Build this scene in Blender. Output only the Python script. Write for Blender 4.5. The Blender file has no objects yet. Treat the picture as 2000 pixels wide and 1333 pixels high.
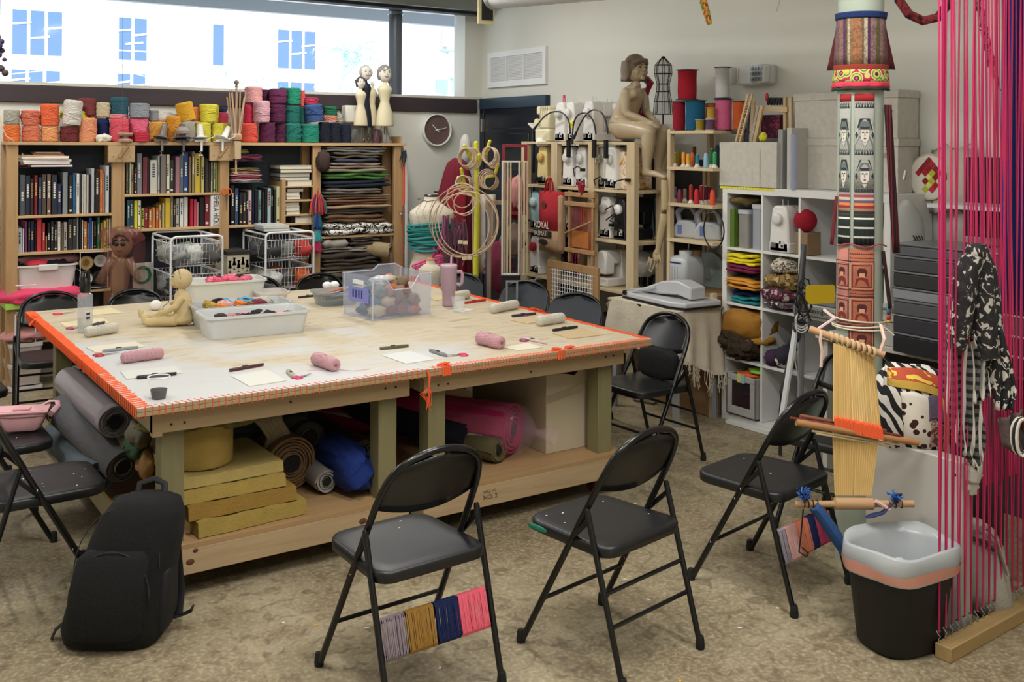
import bpy,math,random
from math import sin,cos,tan,pi,radians as rad,atan2,hypot,sqrt
from mathutils import Vector,Matrix,noise
# camera, world, light
SC=bpy.context.scene
COL=SC.collection
F,YAW,ROLL,CY,H=1997.,.59,.0056,277.,1.77
_r0=Vector((cos(YAW),-sin(YAW),0));_w=Vector((sin(YAW),cos(YAW),0))
_r=cos(ROLL)*_r0+Vector((0,0,sin(ROLL)));_u=_r.cross(_w)
cam=bpy.data.cameras.new('camera');camo=bpy.data.objects.new('camera',cam);COL.objects.link(camo)
cam.sensor_width=36;cam.lens=F/2000*36;cam.shift_y=-(666.5-CY)/2000
cam.clip_start=.05;cam.clip_end=300
camo.matrix_world=Matrix.Translation((0,0,H))@Matrix((_r,_u,-_w)).transposed().to_4x4()
SC.camera=camo
SC.view_settings.view_transform='Standard';SC.view_settings.look='None'
SC.view_settings.exposure=0.0;SC.view_settings.gamma=1
SC.view_settings.use_curve_mapping=False
SC.cycles.max_bounces=7;SC.cycles.diffuse_bounces=3;SC.cycles.glossy_bounces=3
SC.cycles.transmission_bounces=5;SC.cycles.transparent_max_bounces=10
SC.cycles.caustics_reflective=False;SC.cycles.caustics_refractive=False
SC.cycles.sample_clamp_indirect=4
SC.cycles.use_denoising=True
SC.render.film_transparent=False
W=bpy.data.worlds.new('world');SC.world=W;W.use_nodes=True
_bg=W.node_tree.nodes['Background'];_bg.inputs[0].default_value=(.80,.90,1,1);_bg.inputs[1].default_value=1.6
def light(name,kind,loc,power,color=(1,1,1),size=None,rot=(0,0,0),**k):
 d=bpy.data.lights.new(name,kind);d.energy=power;d.color=color
 if kind=='AREA':
  d.shape='RECTANGLE';d.size,d.size_y=size
 for a,b in k.items():setattr(d,a,b)
 o=bpy.data.objects.new(name,d);COL.objects.link(o);o.location=loc;o.rotation_euler=rot
 return o
 # sun behind the camera, lights the building across the street
light('sun','SUN',(0,0,10),5.0,(1,.97,.92),rot=(rad(48),0,rad(-25)),angle=.01)
WARM=(1,.985,.945)
LAMPS=[(.6,7.0,3.25,34),(3.3,6.9,3.25,40),(1.0,2.5,3.25,44),(2.5,1.9,3.25,46),(-1.0,4.7,3.25,40),(2.6,4.6,3.3,22),(1.6,.2,3.25,40)]
for i,(x,y,z,e) in enumerate(LAMPS):
 light('ceiling_lamp_light','AREA',(x,y,z),e,WARM,(1.25,.18),rot=(0,0,rad(90)))
 # pixel to place (a ray from the camera met with a real plane)
def ray(x,y):return _w+_r*((x-1000)/F)+_u*((CY-y)/F)
def P(x,y,**k):
 d=ray(x,y)
 if 'Z' in k:t=(k['Z']-H)/d.z
 elif 'X' in k:t=k['X']/d.x
 elif 'Y' in k:t=k['Y']/d.y
 else:t=k['D']
 return Vector((0,0,H))+d*t
def dep(v):return(Vector(v)-Vector((0,0,H))).dot(_w)
# materials
def lin(h,g=1.0):
 h=h.lstrip('#');o=[]
 for i in(0,2,4):
  c=int(h[i:i+2],16)/255
  c=c/12.92 if c<=.04045 else((c+.055)/1.055)**2.4
  o.append(min(.92,c*g))
 return(*o,1)
_mc={}
GAIN=1.15
class NT:
 def __init__(s,name):
  s.m=bpy.data.materials.new(name);s.m.use_nodes=True;s.t=s.m.node_tree;s.n=s.t.nodes
  s.b=s.n['Principled BSDF']
 def N(s,ty,**k):
  n=s.n.new('ShaderNode'+ty)
  for a,b in k.items():
   if a[0]=='_':n.inputs[int(a[1:])].default_value=b
   else:setattr(n,a,b)
  return n
 def L(s,a,b):s.t.links.new(a,b)
 def co(s,scale=(1,1,1),rot=(0,0,0)):
  t=s.N('TexCoord');m=s.N('Mapping');m.inputs['Scale'].default_value=scale;m.inputs['Rotation'].default_value=rot
  s.L(t.outputs['Object'],m.inputs[0]);return m.outputs[0]
 def noise(s,vec,sc,det=3,dist=0):
  n=s.N('TexNoise');n.inputs['Scale'].default_value=sc;n.inputs['Detail'].default_value=det;n.inputs['Distortion'].default_value=dist
  if vec:s.L(vec,n.inputs['Vector'])
  return n.outputs['Fac']
 def ramp(s,fac,stops):
  r=s.N('ValToRGB');e=r.color_ramp.elements
  while len(e)<len(stops):e.new(.5)
  for i,(p,c) in enumerate(stops):e[i].position=p;e[i].color=c
  s.L(fac,r.inputs[0]);return r.outputs[0]
 def mix(s,fac,a,b,mode='MIX'):
  m=s.N('Mix',data_type='RGBA',blend_type=mode)
  for i,v in((0,fac),(6,a),(7,b)):
   if isinstance(v,(int,float,tuple)):m.inputs[i].default_value=v
   else:s.L(v,m.inputs[i])
  return m.outputs[2]
 def bump(s,h,st=.3,d=.01):
  b=s.N('Bump');b.inputs['Strength'].default_value=st;b.inputs['Distance'].default_value=d
  s.L(h,b.inputs['Height']);s.L(b.outputs[0],s.b.inputs['Normal'])
 def set(s,col=None,rough=None,metal=None,**k):
  for key,v in(('Base Color',col),('Roughness',rough),('Metallic',metal)):
   if v is None:continue
   if isinstance(v,(int,float,tuple)):s.b.inputs[key].default_value=v
   else:s.L(v,s.b.inputs[key])
  for a,b in k.items():s.b.inputs[a.replace('_',' ')].default_value=b
def dk(c,f):return(c[0]*f,c[1]*f,c[2]*f,1)
def mt(hexc,kind='p',**k):
 key=(hexc,kind,tuple(sorted(k.items())))
 if key in _mc:return _mc[key]
 n=NT({'p':'plastic','m':'matte','f':'fabric','y':'yarn','w':'wood','k':'gloss_paint','c':'metal','t':'clear_plastic','g':'glass','n':'patterned_fabric','u':'fur','s':'striped_cloth','e':'lit'}[kind]+'_'+hexc.strip('#'))
 c=lin(hexc,k.get('gain',GAIN))
 if kind=='p':n.set(c,k.get('r',.42))
 elif kind=='m':n.set(c,k.get('r',.75))
 elif kind=='k':n.set(c,k.get('r',.3));n.set(Coat_Weight=k.get('coat',0.))
 elif kind=='c':n.set(c,k.get('r',.3),1.0)
 elif kind=='f':
  v=n.co();f=n.noise(v,k.get('s',14),4);n.set(n.mix(f,dk(c,.8),dk(c,1.15)),.9)
  n.bump(n.noise(v,k.get('b',60),3),.5,.006)
 elif kind=='y':
  v=n.co((1,1,1),(.25,.15,0));w=n.N('TexWave',wave_type='BANDS',bands_direction='Z')
  w.inputs['Scale'].default_value=k.get('s',38);w.inputs['Distortion'].default_value=3.5;w.inputs['Detail'].default_value=2
  w.inputs['Detail Scale'].default_value=.7;n.L(v,w.inputs[0])
  n.set(n.mix(w.outputs['Fac'],dk(c,.72),dk(c,1.12)),.9);n.bump(w.outputs['Fac'],.7,.004)
 elif kind=='w':
  ax=k.get('ax','X');sc={'X':(1.2,14,14),'Y':(14,1.2,14),'Z':(14,14,1.2)}[ax]
  v=n.co(sc);a=n.noise(v,k.get('s',2.2),5,.8);bb=n.noise(v,14,3)
  n.set(n.mix(bb,n.ramp(a,[(.3,dk(c,.72)),(.5,c),(.7,dk(c,1.12))]),dk(c,.85)),.6);n.bump(a,.15,.003)
 elif kind=='t':
  n.set(c,k.get('r',.3));tr=n.N('BsdfTransparent');ms=n.N('MixShader',_0=k.get('a',.5))
  out=n.n['Material Output'];n.L(tr.outputs[0],ms.inputs[1]);n.L(n.b.outputs[0],ms.inputs[2]);n.L(ms.outputs[0],out.inputs[0])
 elif kind=='g':n.set(c,.02);n.set(Transmission_Weight=1.,IOR=k.get('ior',1.45))
 elif kind=='n':
  v=n.co();f=n.noise(v,k.get('s',30),2,1.0);c2=lin(k.get('c2','#222222'),GAIN);c3=lin(k.get('c3',k.get('c2','#222222')),GAIN)
  r_=n.ramp(f,[(.0,c),(.47,c2),(.58,c3)]);n.n[-1].color_ramp.interpolation='CONSTANT' if k.get('hard',1) else 'LINEAR'
  for q in n.n:
   if q.type=='VALTORGB':q.color_ramp.interpolation='CONSTANT'
  n.set(r_,.85);n.bump(n.noise(v,50,3),.3,.005)
 elif kind=='u':
  v=n.co((1,1,.3));f=n.noise(v,45,5,2);n.set(n.mix(f,dk(c,.35),dk(c,1.5)),.95);n.bump(f,1.,.03)
 elif kind=='s':
  v=n.co();sp=n.N('SeparateXYZ');n.L(v,sp.inputs[0]);mm=n.N('Math',operation='MULTIPLY');mm.inputs[1].default_value=k.get('fr',20)
  n.L(sp.outputs['XYZ'.index(k.get('ax','Z'))],mm.inputs[0]);fr=n.N('Math',operation='FRACT');n.L(mm.outputs[0],fr.inputs[0])
  cs=[hexc]+list(k['cs']);r_=n.ramp(fr.outputs[0],[(i/len(cs),lin(h_,GAIN)) for i,h_ in enumerate(cs)])
  for q in n.n:
   if q.type=='VALTORGB':q.color_ramp.interpolation='CONSTANT'
  n.set(r_,.85);n.bump(n.noise(v,120,2),.3,.003)
 _mc[key]=n.m
 return n.m
 # mesh building
class MB:
 def __init__(s,M=None):s.v=[];s.f=[];s.mi=[];s.mats=[];s.M=M or Matrix()
 def _m(s,m):
  if m is None:return 0
  if m not in s.mats:s.mats.append(m)
  return s.mats.index(m)
 def add(s,vs,fs,m=None,T=None):
  b=len(s.v);T=s.M@T if T is not None else s.M;i=s._m(m)
  s.v+=[T@Vector(p) for p in vs];s.f+=[[b+q for q in f] for f in fs];s.mi+=[i]*len(fs);return s
 def box(s,c,z,m=None,rz=0,R=None):
  x,y,w=z[0]/2,z[1]/2,z[2]/2
  T=Matrix.Translation(c)@(R.to_4x4() if R is not None else Matrix.Rotation(rz,4,'Z'))
  vs=[(a*x,b*y,d*w) for a in(-1,1) for b in(-1,1) for d in(-1,1)]
  return s.add(vs,[(0,1,3,2),(4,6,7,5),(0,4,5,1),(2,3,7,6),(0,2,6,4),(1,5,7,3)],m,T)
 def bb(s,a,b,m=None):
  return s.box([(a[i]+b[i])/2 for i in range(3)],[abs(b[i]-a[i]) for i in range(3)],m)
 def bar(s,a,b,wd,ht,m=None,up=(0,0,1)):
  a=Vector(a);b=Vector(b);d=(b-a);L=d.length;d.normalize();x=d.cross(Vector(up))
  if x.length<1e-4:x=Vector((1,0,0))
  x.normalize();z=x.cross(d);R=Matrix((x,d,z)).transposed()
  return s.box((a+b)/2,(wd,L,ht),m,R=R)
 def tube(s,pts,r,m=None,n=8,closed=False,cap=True,T=None,flat=1):
  pts=[Vector(p) for p in pts];k=len(pts);rs=r if isinstance(r,(list,tuple)) else[r]*k
  tg=[]
  for i in range(k):
   a=pts[(i-1)%k] if(closed or i>0) else pts[i];b=pts[(i+1)%k] if(closed or i<k-1) else pts[i]
   t=(b-a);tg.append(t.normalized() if t.length>1e-9 else Vector((0,0,1)))
  x=tg[0].cross(Vector((0,0,1)));
  if x.length<.05:x=tg[0].cross(Vector((0,1,0)))
  x.normalize();vs=[];fs=[]
  for i in range(k):
   x=x-tg[i]*x.dot(tg[i]);x.normalize();y=tg[i].cross(x)
   for j in range(n):
    a=2*pi*j/n;vs.append(pts[i]+x*(cos(a)*rs[i])+y*(sin(a)*rs[i]*flat))
  for i in range(k if closed else k-1):
   for j in range(n):
    q=(i+1)%k;fs.append((i*n+j,i*n+(j+1)%n,q*n+(j+1)%n,q*n+j))
  if cap and not closed:fs+=[tuple(range(n))[::-1],tuple((k-1)*n+j for j in range(n))]
  return s.add(vs,fs,m,T)
 def rod(s,a,b,r,m=None,n=10,r2=None):return s.tube([a,b],[r,r2 if r2 is not None else r],m,n)
 def lathe(s,prof,m=None,n=20,c=(0,0,0),T=None,sq=(1,1)):
  vs=[];fs=[];k=len(prof)
  for(r,z) in prof:
   for j in range(n):
    a=2*pi*j/n;vs.append((cos(a)*r*sq[0],sin(a)*r*sq[1],z))
  for i in range(k-1):
   for j in range(n):fs.append((i*n+j,i*n+(j+1)%n,(i+1)*n+(j+1)%n,(i+1)*n+j))
  if prof[0][0]>1e-5:fs.append(tuple(range(n))[::-1])
  if prof[-1][0]>1e-5:fs.append(tuple((k-1)*n+j for j in range(n)))
  return s.add(vs,fs,m,Matrix.Translation(c)@(T or Matrix()))
 def prism(s,poly,z0,z1,m=None,T=None):
  n=len(poly);vs=[(p[0],p[1],z0) for p in poly]+[(p[0],p[1],z1) for p in poly]
  return s.add(vs,[tuple(range(n))[::-1],tuple(range(n,2*n))]+[(i,(i+1)%n,n+(i+1)%n,n+i) for i in range(n)],m,T)
 def loft(s,rings,m=None,cap=True,T=None):
  n=len(rings[0]);vs=[p for r_ in rings for p in r_];fs=[]
  for i in range(len(rings)-1):
   for j in range(n):fs.append((i*n+j,i*n+(j+1)%n,(i+1)*n+(j+1)%n,(i+1)*n+j))
  if cap:fs+=[tuple(range(n))[::-1],tuple((len(rings)-1)*n+j for j in range(n))]
  return s.add(vs,fs,m,T)
 def ell(s,c,r,m=None,n=14,k=9,T=None,e=1.,amp=0.,seed=0,fq=3.):
  if isinstance(r,(int,float)):r=(r,r,r)
  def pw(v):return math.copysign(abs(v)**e,v)
  rings=[]
  for i in range(k+1):
   ph=-pi/2+pi*i/k;ring=[]
   for j in range(n):
    a=2*pi*j/n;p=Vector((pw(cos(ph))*pw(cos(a)),pw(cos(ph))*pw(sin(a)),pw(sin(ph))))
    if amp:p=p*(1+amp*noise.noise(p*fq+Vector((seed*7.3,seed*1.7,seed))))
    ring.append((p.x*r[0],p.y*r[1],p.z*r[2]))
   rings.append(ring)
  TT=Matrix.Translation(c)@(T or Matrix())
  return s.loft(rings,m,True,TT)
 def grid(s,fn,nu,nv,m=None,T=None):
  vs=[fn(i/nu,j/nv) for i in range(nu+1) for j in range(nv+1)]
  return s.add(vs,[(i*(nv+1)+j,(i+1)*(nv+1)+j,(i+1)*(nv+1)+j+1,i*(nv+1)+j+1) for i in range(nu) for j in range(nv)],m,T)
def rrect(w,d,r,n=4):
 o=[]
 for cx,cy,a0 in((w/2-r,d/2-r,0),(-w/2+r,d/2-r,90),(-w/2+r,-d/2+r,180),(w/2-r,-d/2+r,270)):
  for i in range(n+1):
   a=rad(a0+90*i/n);o.append((cx+r*cos(a),cy+r*sin(a)))
 return o
def obj(name,mb,parent=None,sharp=40,bevel=0,solid=0,sub=0,mat=None):
 me=bpy.data.meshes.new(name);me.from_pydata([tuple(v) for v in mb.v],[],mb.f);me.update()
 if mat:me.materials.append(mat)
 else:
  for m in mb.mats:me.materials.append(m)
  if len(mb.mats)>1:me.polygons.foreach_set('material_index',mb.mi)
 me.shade_smooth()
 if sharp<180:me.set_sharp_from_angle(angle=rad(sharp))
 o=bpy.data.objects.new(name,me);COL.objects.link(o)
 if parent is not None:o.parent=parent
 if solid:
  q=o.modifiers.new('solid','SOLIDIFY');q.thickness=solid;q.offset=0
 if bevel:
  q=o.modifiers.new('bevel','BEVEL');q.width=bevel;q.segments=2;q.limit_method='ANGLE';q.angle_limit=rad(35)
 if sub:
  q=o.modifiers.new('sub','SUBSURF');q.levels=sub;q.render_levels=sub
 return o
def tag(o,label,cat,group=None):
 o['label']=label;o['category']=cat
 if group:o['group']=group
 return o
def struct(name,mb,**k):
 o=obj(name,mb,**k);o['kind']='structure';return o
def thing(name,label,cat,loc=(0,0,0),rz=0,group=None,R=None):
 o=bpy.data.objects.new(name,None);COL.objects.link(o);o.location=loc;o.rotation_euler=(0,0,rz)
 if R is not None:o.rotation_euler=R.to_euler()
 o.empty_display_size=.05
 return tag(o,label,cat,group)
def solo(name,mb,label,cat,group=None,loc=None,rz=0,R=None,**k):
 o=obj(name,mb,**k)
 if loc is not None:o.location=loc
 if rz:o.rotation_euler=(0,0,rz)
 if R is not None:o.rotation_euler=R.to_euler()
 return tag(o,label,cat,group)
def kids(o):return[c for c in bpy.data.objects if c.parent==o]
_kc={}
def dup(root,loc,rz=None,label=None,group=None,mats=None,R=None):
 """a copy of a thing with copies of its parts and sub-parts; mats swaps materials (object-linked slots)"""
 def cp(o,par):
  c=o.copy();COL.objects.link(c)
  if par is not None:c.parent=par
  if mats and o.type=='MESH':
   for i,sl in enumerate(c.material_slots):
    if sl.material in mats:sl.link='OBJECT';sl.material=mats[o.material_slots[i].material]
  for ch in _kc.setdefault(o.name,kids(o)):cp(ch,c)
  return c
 r_=cp(root,None);r_.location=loc
 if rz is not None:r_.rotation_euler=(0,0,rz)
 if R is not None:r_.rotation_euler=R.to_euler()
 if label:r_['label']=label
 if group:r_['group']=group
 return r_
def RZ(a):return Matrix.Rotation(a,4,'Z')
def RX(a):return Matrix.Rotation(a,4,'X')
def RY(a):return Matrix.Rotation(a,4,'Y')
def TL(*p):return Matrix.Translation(p if len(p)==3 else p[0])
ORD='first second third fourth fifth sixth seventh eighth ninth tenth eleventh twelfth thirteenth fourteenth fifteenth sixteenth seventeenth eighteenth nineteenth twentieth'.split()
def ordn(i):
 if i<20:return ORD[i]
 t,u_=divmod(i+1,10);tn={2:'twenty',3:'thirty',4:'forty'}[t]
 return(tn+'-'+ORD[u_-1]) if u_ else{3:'thirtieth',4:'fortieth'}[t]
WHITE=mt('#f2f2ee');BLACK=mt('#0b0b0c');PINE=mt('#c9ab83','w');PINEX=mt('#c9ab83','w');PINEY=mt('#c9ab83','w',ax='Y');PINEZ=mt('#c9ab83','w',ax='Z')
# the room
XW,YW,ZC=5.18,8.25,3.5
def concrete():
 n=NT('concrete');v=n.co()
 a=n.noise(v,.9,6,.5);b=n.noise(v,4.5,8,.3);c=n.noise(v,60,4)
 base=n.ramp(a,[(.3,lin('#73684f',GAIN)),(.48,lin('#8c8066',GAIN)),(.66,lin('#9f9379',GAIN))])
 base=n.mix(n.ramp(b,[(.42,(0,0,0,1)),(.62,(.75,.75,.75,1))]),base,lin('#7a6a52',GAIN))
 base=n.mix(n.ramp(c,[(.45,(0,0,0,1)),(.7,(.5,.5,.5,1))]),base,lin('#bdb295',GAIN));e=n.noise(v,17,9,1.2);base=n.mix(n.ramp(e,[(.5,(0,0,0,1)),(.68,(.7,.7,.7,1))]),base,lin('#5f5340',GAIN))
 vor=n.N('TexVoronoi');vor.inputs['Scale'].default_value=3.1;n.L(v,vor.inputs[0])
 sp=n.ramp(vor.outputs['Distance'],[(.0,(1,1,1,1)),(.045,(0,0,0,1))])
 base=n.mix(sp,base,lin('#cfcabd',GAIN))
 n.set(base,n.ramp(b,[(.3,(.38,.38,.38,1)),(.7,(.6,.6,.6,1))]));n.bump(c,.12,.004)
 return n.m
def paint(hexc,g=GAIN):
 n=NT('wall_paint');v=n.co();f=n.noise(v,1.2,4);c=lin(hexc,g)
 n.set(n.mix(f,dk(c,.95),dk(c,1.03)),.7);n.bump(n.noise(v,90,2),.08,.003);return n.m
CONC=concrete();WPAINT=paint('#dcdcd3');CEILP=paint('#cfcdc6')
XL,YB=-2.6,-1.6
struct('floor',MB().bb((XL-.2,YB-.2,-.12),(XW+.2,YW+.3,0),CONC))
struct('ceiling',MB().bb((XL-.2,YB-.2,ZC),(XW+.2,YW+.3,ZC+.15),CEILP))
struct('wall_right',MB().bb((XW,YB-.2,0),(XW+.15,YW+.3,ZC),WPAINT))
struct('wall_left',MB().bb((XL-.15,YB-.2,0),(XL,YW+.3,ZC),WPAINT))
struct('wall_back',MB().bb((XL,YB-.15,0),(XW,YB,ZC),WPAINT))
# window wall: wall below the sill, a pier at the right, header above
WS=P(772,187,Y=YW).z;WT=3.02;WR=P(908,120,Y=YW).x
b=MB();b.bb((XL,YW,0),(XW,YW+.2,WS),WPAINT);b.bb((WR,YW,WS),(XW,YW+.2,ZC),WPAINT);b.bb((XL,YW,WT),(WR,YW+.2,ZC),WPAINT)
struct('wall_window_side',b)
DARKBR=mt('#3a2f33','w',s=1.2)
t=P(932,195,Y=YW-.03);t2=P(932,221,Y=YW-.03)
struct('trim_1',MB().bb((XL,YW-.03,t2.z),(t.x,YW,t.z),DARKBR),bevel=.006)
struct('trim_2',MB().bb((XL,YW-.012,t.z+.004),(XW,YW+.2,WS+.012),mt('#c9c6bd','m')))
# window: frame, mullions far left, glass
b=MB();st=mt('#8d9296','c',r=.35)
b.bb((XL,YW+.02,WT-.05),(WR,YW+.18,WT),st)
wf=struct('window_1',MB().bb((XL,YW+.16,WS+.012),(WR,YW+.165,WT-.05),mt('#eef4f6','t',a=.05,r=.05)))
fr=obj('window_frame',b,wf)
# the steel post in the window and the steel channel over it
p1=P(772,120,Y=YW+.07)
b=MB();b.lathe([(.062,WS+.013),(.062,WT)],mt('#4c535c','k',r=.35),20,(p1.x,YW+.07,0));b.lathe([(.07,WT-.10),(.07,WT-.075)],mt('#9aa0a4','c'),20,(p1.x,YW+.07,0))
solo('steel_post',b,'dark grey round steel post standing in front of the window strip','post',sharp=30)
b=MB();cm=mt('#8f9393','c',r=.4)
za=P(850,14,Y=YW-.2).z
b.bb((XL,YW-.3,za-.015),(WR+.12,YW-.02,za+.0),cm);b.bb((XL,YW-.3,za),(WR+.12,YW-.285,za+.12),cm);b.bb((XL,YW-.035,za),(WR+.12,YW-.02,za+.12),cm)
b.bb((XL,YW-.22,za-.04),(WR+.05,YW-.1,za-.015),mt('#26282a','m'))
solo('steel_channel',b,'grey steel channel running along the ceiling over the window','channel')
# outside: soffit, building across the street, palms
b=MB();b.bb((XL-14,YW+.25,3.32),(XW+8,YW+2.7,3.45),mt('#8f969c','m'));b.bb((XL-14,YW+2.6,3.185),(XW+8,YW+2.7,3.34),mt('#9aa1a7','m'))
struct('exterior_soffit',b)
YB2=34.
fac=mt('#f4f6f8','m');glz=mt('#5b7fa8','k',r=.25,gain=1.);  # pane blue stands in for the sky mirrored in the glass
bl=thing('office_building','white office building with windows coloured reflected-sky blue across the street','building',(0,0,0))
xx0=P(-250,100,Y=YB2).x;xx1=P(800,100,Y=YB2).x
obj('facade',MB().bb((xx0,YB2,-8),(xx1,YB2+8,16),fac),bl)
FRW=mt('#fbfcff','m')
def owin(x0,y0,x1,y1,n,par,Y=YB2,tr=None):
 a=P(x0,y0,Y=Y-.05);c=P(x1,y1,Y=Y-.05)
 f=obj('window',MB().bb((a.x-.15,Y-.12,c.z-.15),(c.x+.15,Y-.02,a.z+.15),FRW),par)
 g=MB();wd=(c.x-a.x)/n
 for i in range(n):
  z0=c.z
  if tr:
   g.bb((a.x+i*wd+.05,Y-.14,c.z),(a.x+(i+1)*wd-.05,Y-.11,c.z+(a.z-c.z)*.2),glz);z0=c.z+(a.z-c.z)*.24
  g.bb((a.x+i*wd+.05,Y-.14,z0),(a.x+(i+1)*wd-.05,Y-.11,a.z),glz)
 obj('pane',g,f)
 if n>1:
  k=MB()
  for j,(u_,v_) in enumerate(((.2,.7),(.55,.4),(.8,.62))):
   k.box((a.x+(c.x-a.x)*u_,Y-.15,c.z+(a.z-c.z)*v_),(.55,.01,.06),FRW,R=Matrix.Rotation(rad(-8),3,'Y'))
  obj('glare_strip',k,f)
for w_ in((20,18,123,110,3,None),(18,136,119,200,3,None),(228,34,288,119,2,1),(226,144,285,200,2,None),(412,48,438,128,1,None),(539,58,616,136,3,None),(538,160,615,215,3,None)):
 owin(*w_[:5],bl,tr=w_[5])
b2=thing('corner_building','pale building with a blue door seen past the steel post','building',(0,0,0))
Y3=44.
a=P(866,60,Y=Y3);c=P(1000,300,Y=Y3)
obj('wall_block',MB().bb((a.x,Y3,-8),(c.x+6,Y3+5,a.z),fac),b2)
for(x0,y0,x1,y1,hx) in((862,56,874,92,'#b9a9a4'),(862,96,906,103,'#93a6bd'),(852,156,874,183,'#8fb0da'),(884,154,893,180,'#9fd3e6'),(876,102,886,152,'#cfe9f2')):
 a=P(x0,y0,Y=Y3-.1);c=P(x1,y1,Y=Y3-.1);obj('panel',MB().bb((a.x,Y3-.15,c.z),(c.x,Y3-.02,a.z),mt(hx,'m')),b2)
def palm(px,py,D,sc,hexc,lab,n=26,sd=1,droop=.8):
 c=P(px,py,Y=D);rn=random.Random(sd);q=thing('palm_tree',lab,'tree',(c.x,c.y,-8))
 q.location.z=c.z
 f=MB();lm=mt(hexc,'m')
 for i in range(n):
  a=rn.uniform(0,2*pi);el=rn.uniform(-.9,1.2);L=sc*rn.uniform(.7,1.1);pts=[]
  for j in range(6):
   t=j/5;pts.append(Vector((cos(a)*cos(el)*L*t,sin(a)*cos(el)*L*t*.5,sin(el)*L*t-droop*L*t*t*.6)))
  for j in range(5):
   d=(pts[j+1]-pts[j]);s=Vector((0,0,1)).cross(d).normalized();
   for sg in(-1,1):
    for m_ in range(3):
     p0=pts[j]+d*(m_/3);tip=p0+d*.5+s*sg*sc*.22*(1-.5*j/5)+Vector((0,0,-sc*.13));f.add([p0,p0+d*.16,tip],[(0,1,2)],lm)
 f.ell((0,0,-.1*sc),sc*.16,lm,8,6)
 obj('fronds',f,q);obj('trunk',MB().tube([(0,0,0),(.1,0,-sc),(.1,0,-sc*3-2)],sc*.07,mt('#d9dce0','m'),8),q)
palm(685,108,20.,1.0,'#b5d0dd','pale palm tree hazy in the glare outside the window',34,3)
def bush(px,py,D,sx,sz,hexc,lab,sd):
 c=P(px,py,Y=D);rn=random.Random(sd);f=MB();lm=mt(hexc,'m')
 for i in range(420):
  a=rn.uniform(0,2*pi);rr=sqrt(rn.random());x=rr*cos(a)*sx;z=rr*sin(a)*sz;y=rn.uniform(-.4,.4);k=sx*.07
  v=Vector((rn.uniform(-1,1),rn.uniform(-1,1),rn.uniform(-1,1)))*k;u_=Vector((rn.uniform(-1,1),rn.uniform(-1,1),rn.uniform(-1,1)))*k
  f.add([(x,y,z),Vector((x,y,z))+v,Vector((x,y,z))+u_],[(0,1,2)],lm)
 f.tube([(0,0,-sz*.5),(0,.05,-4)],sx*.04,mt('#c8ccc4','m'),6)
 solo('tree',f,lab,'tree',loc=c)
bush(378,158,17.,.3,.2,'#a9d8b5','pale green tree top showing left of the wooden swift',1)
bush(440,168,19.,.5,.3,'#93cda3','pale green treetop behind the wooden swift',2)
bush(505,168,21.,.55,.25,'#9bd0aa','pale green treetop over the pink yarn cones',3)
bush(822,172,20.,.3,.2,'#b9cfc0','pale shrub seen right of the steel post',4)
b=MB();prev=None
pts=[P(x,y,Y=14.) for x,y in((-30,150),(70,140),(140,130),(225,134),(300,154),(400,168),(520,175))]
b.tube(pts,.008,mt('#c3c8cc','m'),5);solo('overhead_cable',b,'thin grey cable sagging across the view outside the window','cable')
# corner door in the right wall
YD0=P(942,200,X=XW-.02).y;YD1=P(1071,190,X=XW-.02).y;ZD=P(942,193,X=XW-.02).z
dm=mt('#141a24','k',r=.25)
dr=MB();xd=XW-.012;dr.bb((xd-.03,YD1+.06,0),(XW,YD0-.06,ZD-.1),dm)
door=struct('door_1',dr)
f=MB();f.bb((XW-.05,YD0-.07,0),(XW,YD0,ZD),dm);f.bb((XW-.05,YD1,0),(XW,YD1+.07,ZD),dm);f.bb((XW-.055,YD1,ZD-.1),(XW,YD0,ZD),mt('#2c3d4c','k',r=.3));obj('door_frame',f,door,bevel=.004)
pn=MB();yy0,yy1=YD1+.18,YD0-.2
for z0,z1 in((1.5,ZD-.28),(.85,1.38),(.12,.75)):
 pn.bb((xd-.045,yy0,z0),(xd-.03,yy1,z1),dm);pn.bb((xd-.055,yy0+.05,z0+.05),(xd-.04,yy1-.05,z1-.05),dm)
obj('door_panel',pn,door,bevel=.008)
h=MB();z=P(949,245,X=XW-.05).z;h.bb((XW-.075,YD0-.085,z-.06),(XW-.045,YD0-.06,z+.06),mt('#c8c8c4','c'));obj('hinge',h,door)
# louvred vent grille over the door
a=P(952,104,X=XW-.03);c=P(1065,165,X=XW-.03)
y0,y1,z0,z1=c.y,a.y,P(952,172,X=XW-.03).z,a.z
vt=thing('vent_grille','white louvred vent grille on the wall over the dark door','vent',(XW,y0,z0))
f=MB();wv=y1-y0;hv=z1-z0;fw=.05
for q in(((-.03,0,0),(0,fw,hv)),((-.03,wv-fw,0),(0,wv,hv)),((-.03,fw,0),(0,wv-fw,fw)),((-.03,fw,hv-fw),(0,wv-fw,hv))):f.bb(*q,mt('#e6edf0'))
f.bb((-.03,wv*.36,fw),(-.004,wv*.36+.012,hv-fw),mt('#dfe6e8'));f.bb((-.03,wv*.66,fw),(-.004,wv*.66+.012,hv-fw),mt('#dfe6e8'))
obj('frame',f,vt)
f=MB();k=17
for i in range(k):
 z=fw+(hv-2*fw)*(i+.5)/k;f.box((-.014,wv/2,z),(.020,wv-2*fw,.003),mt('#f2f6f8'),R=Matrix.Rotation(rad(-52),3,'Y'))
sl=obj('slat',f,vt);obj('backing',MB().bb((-.003,fw,fw),(0,wv-fw,hv-fw),mt('#9aa3ab','m')),vt)
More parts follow.
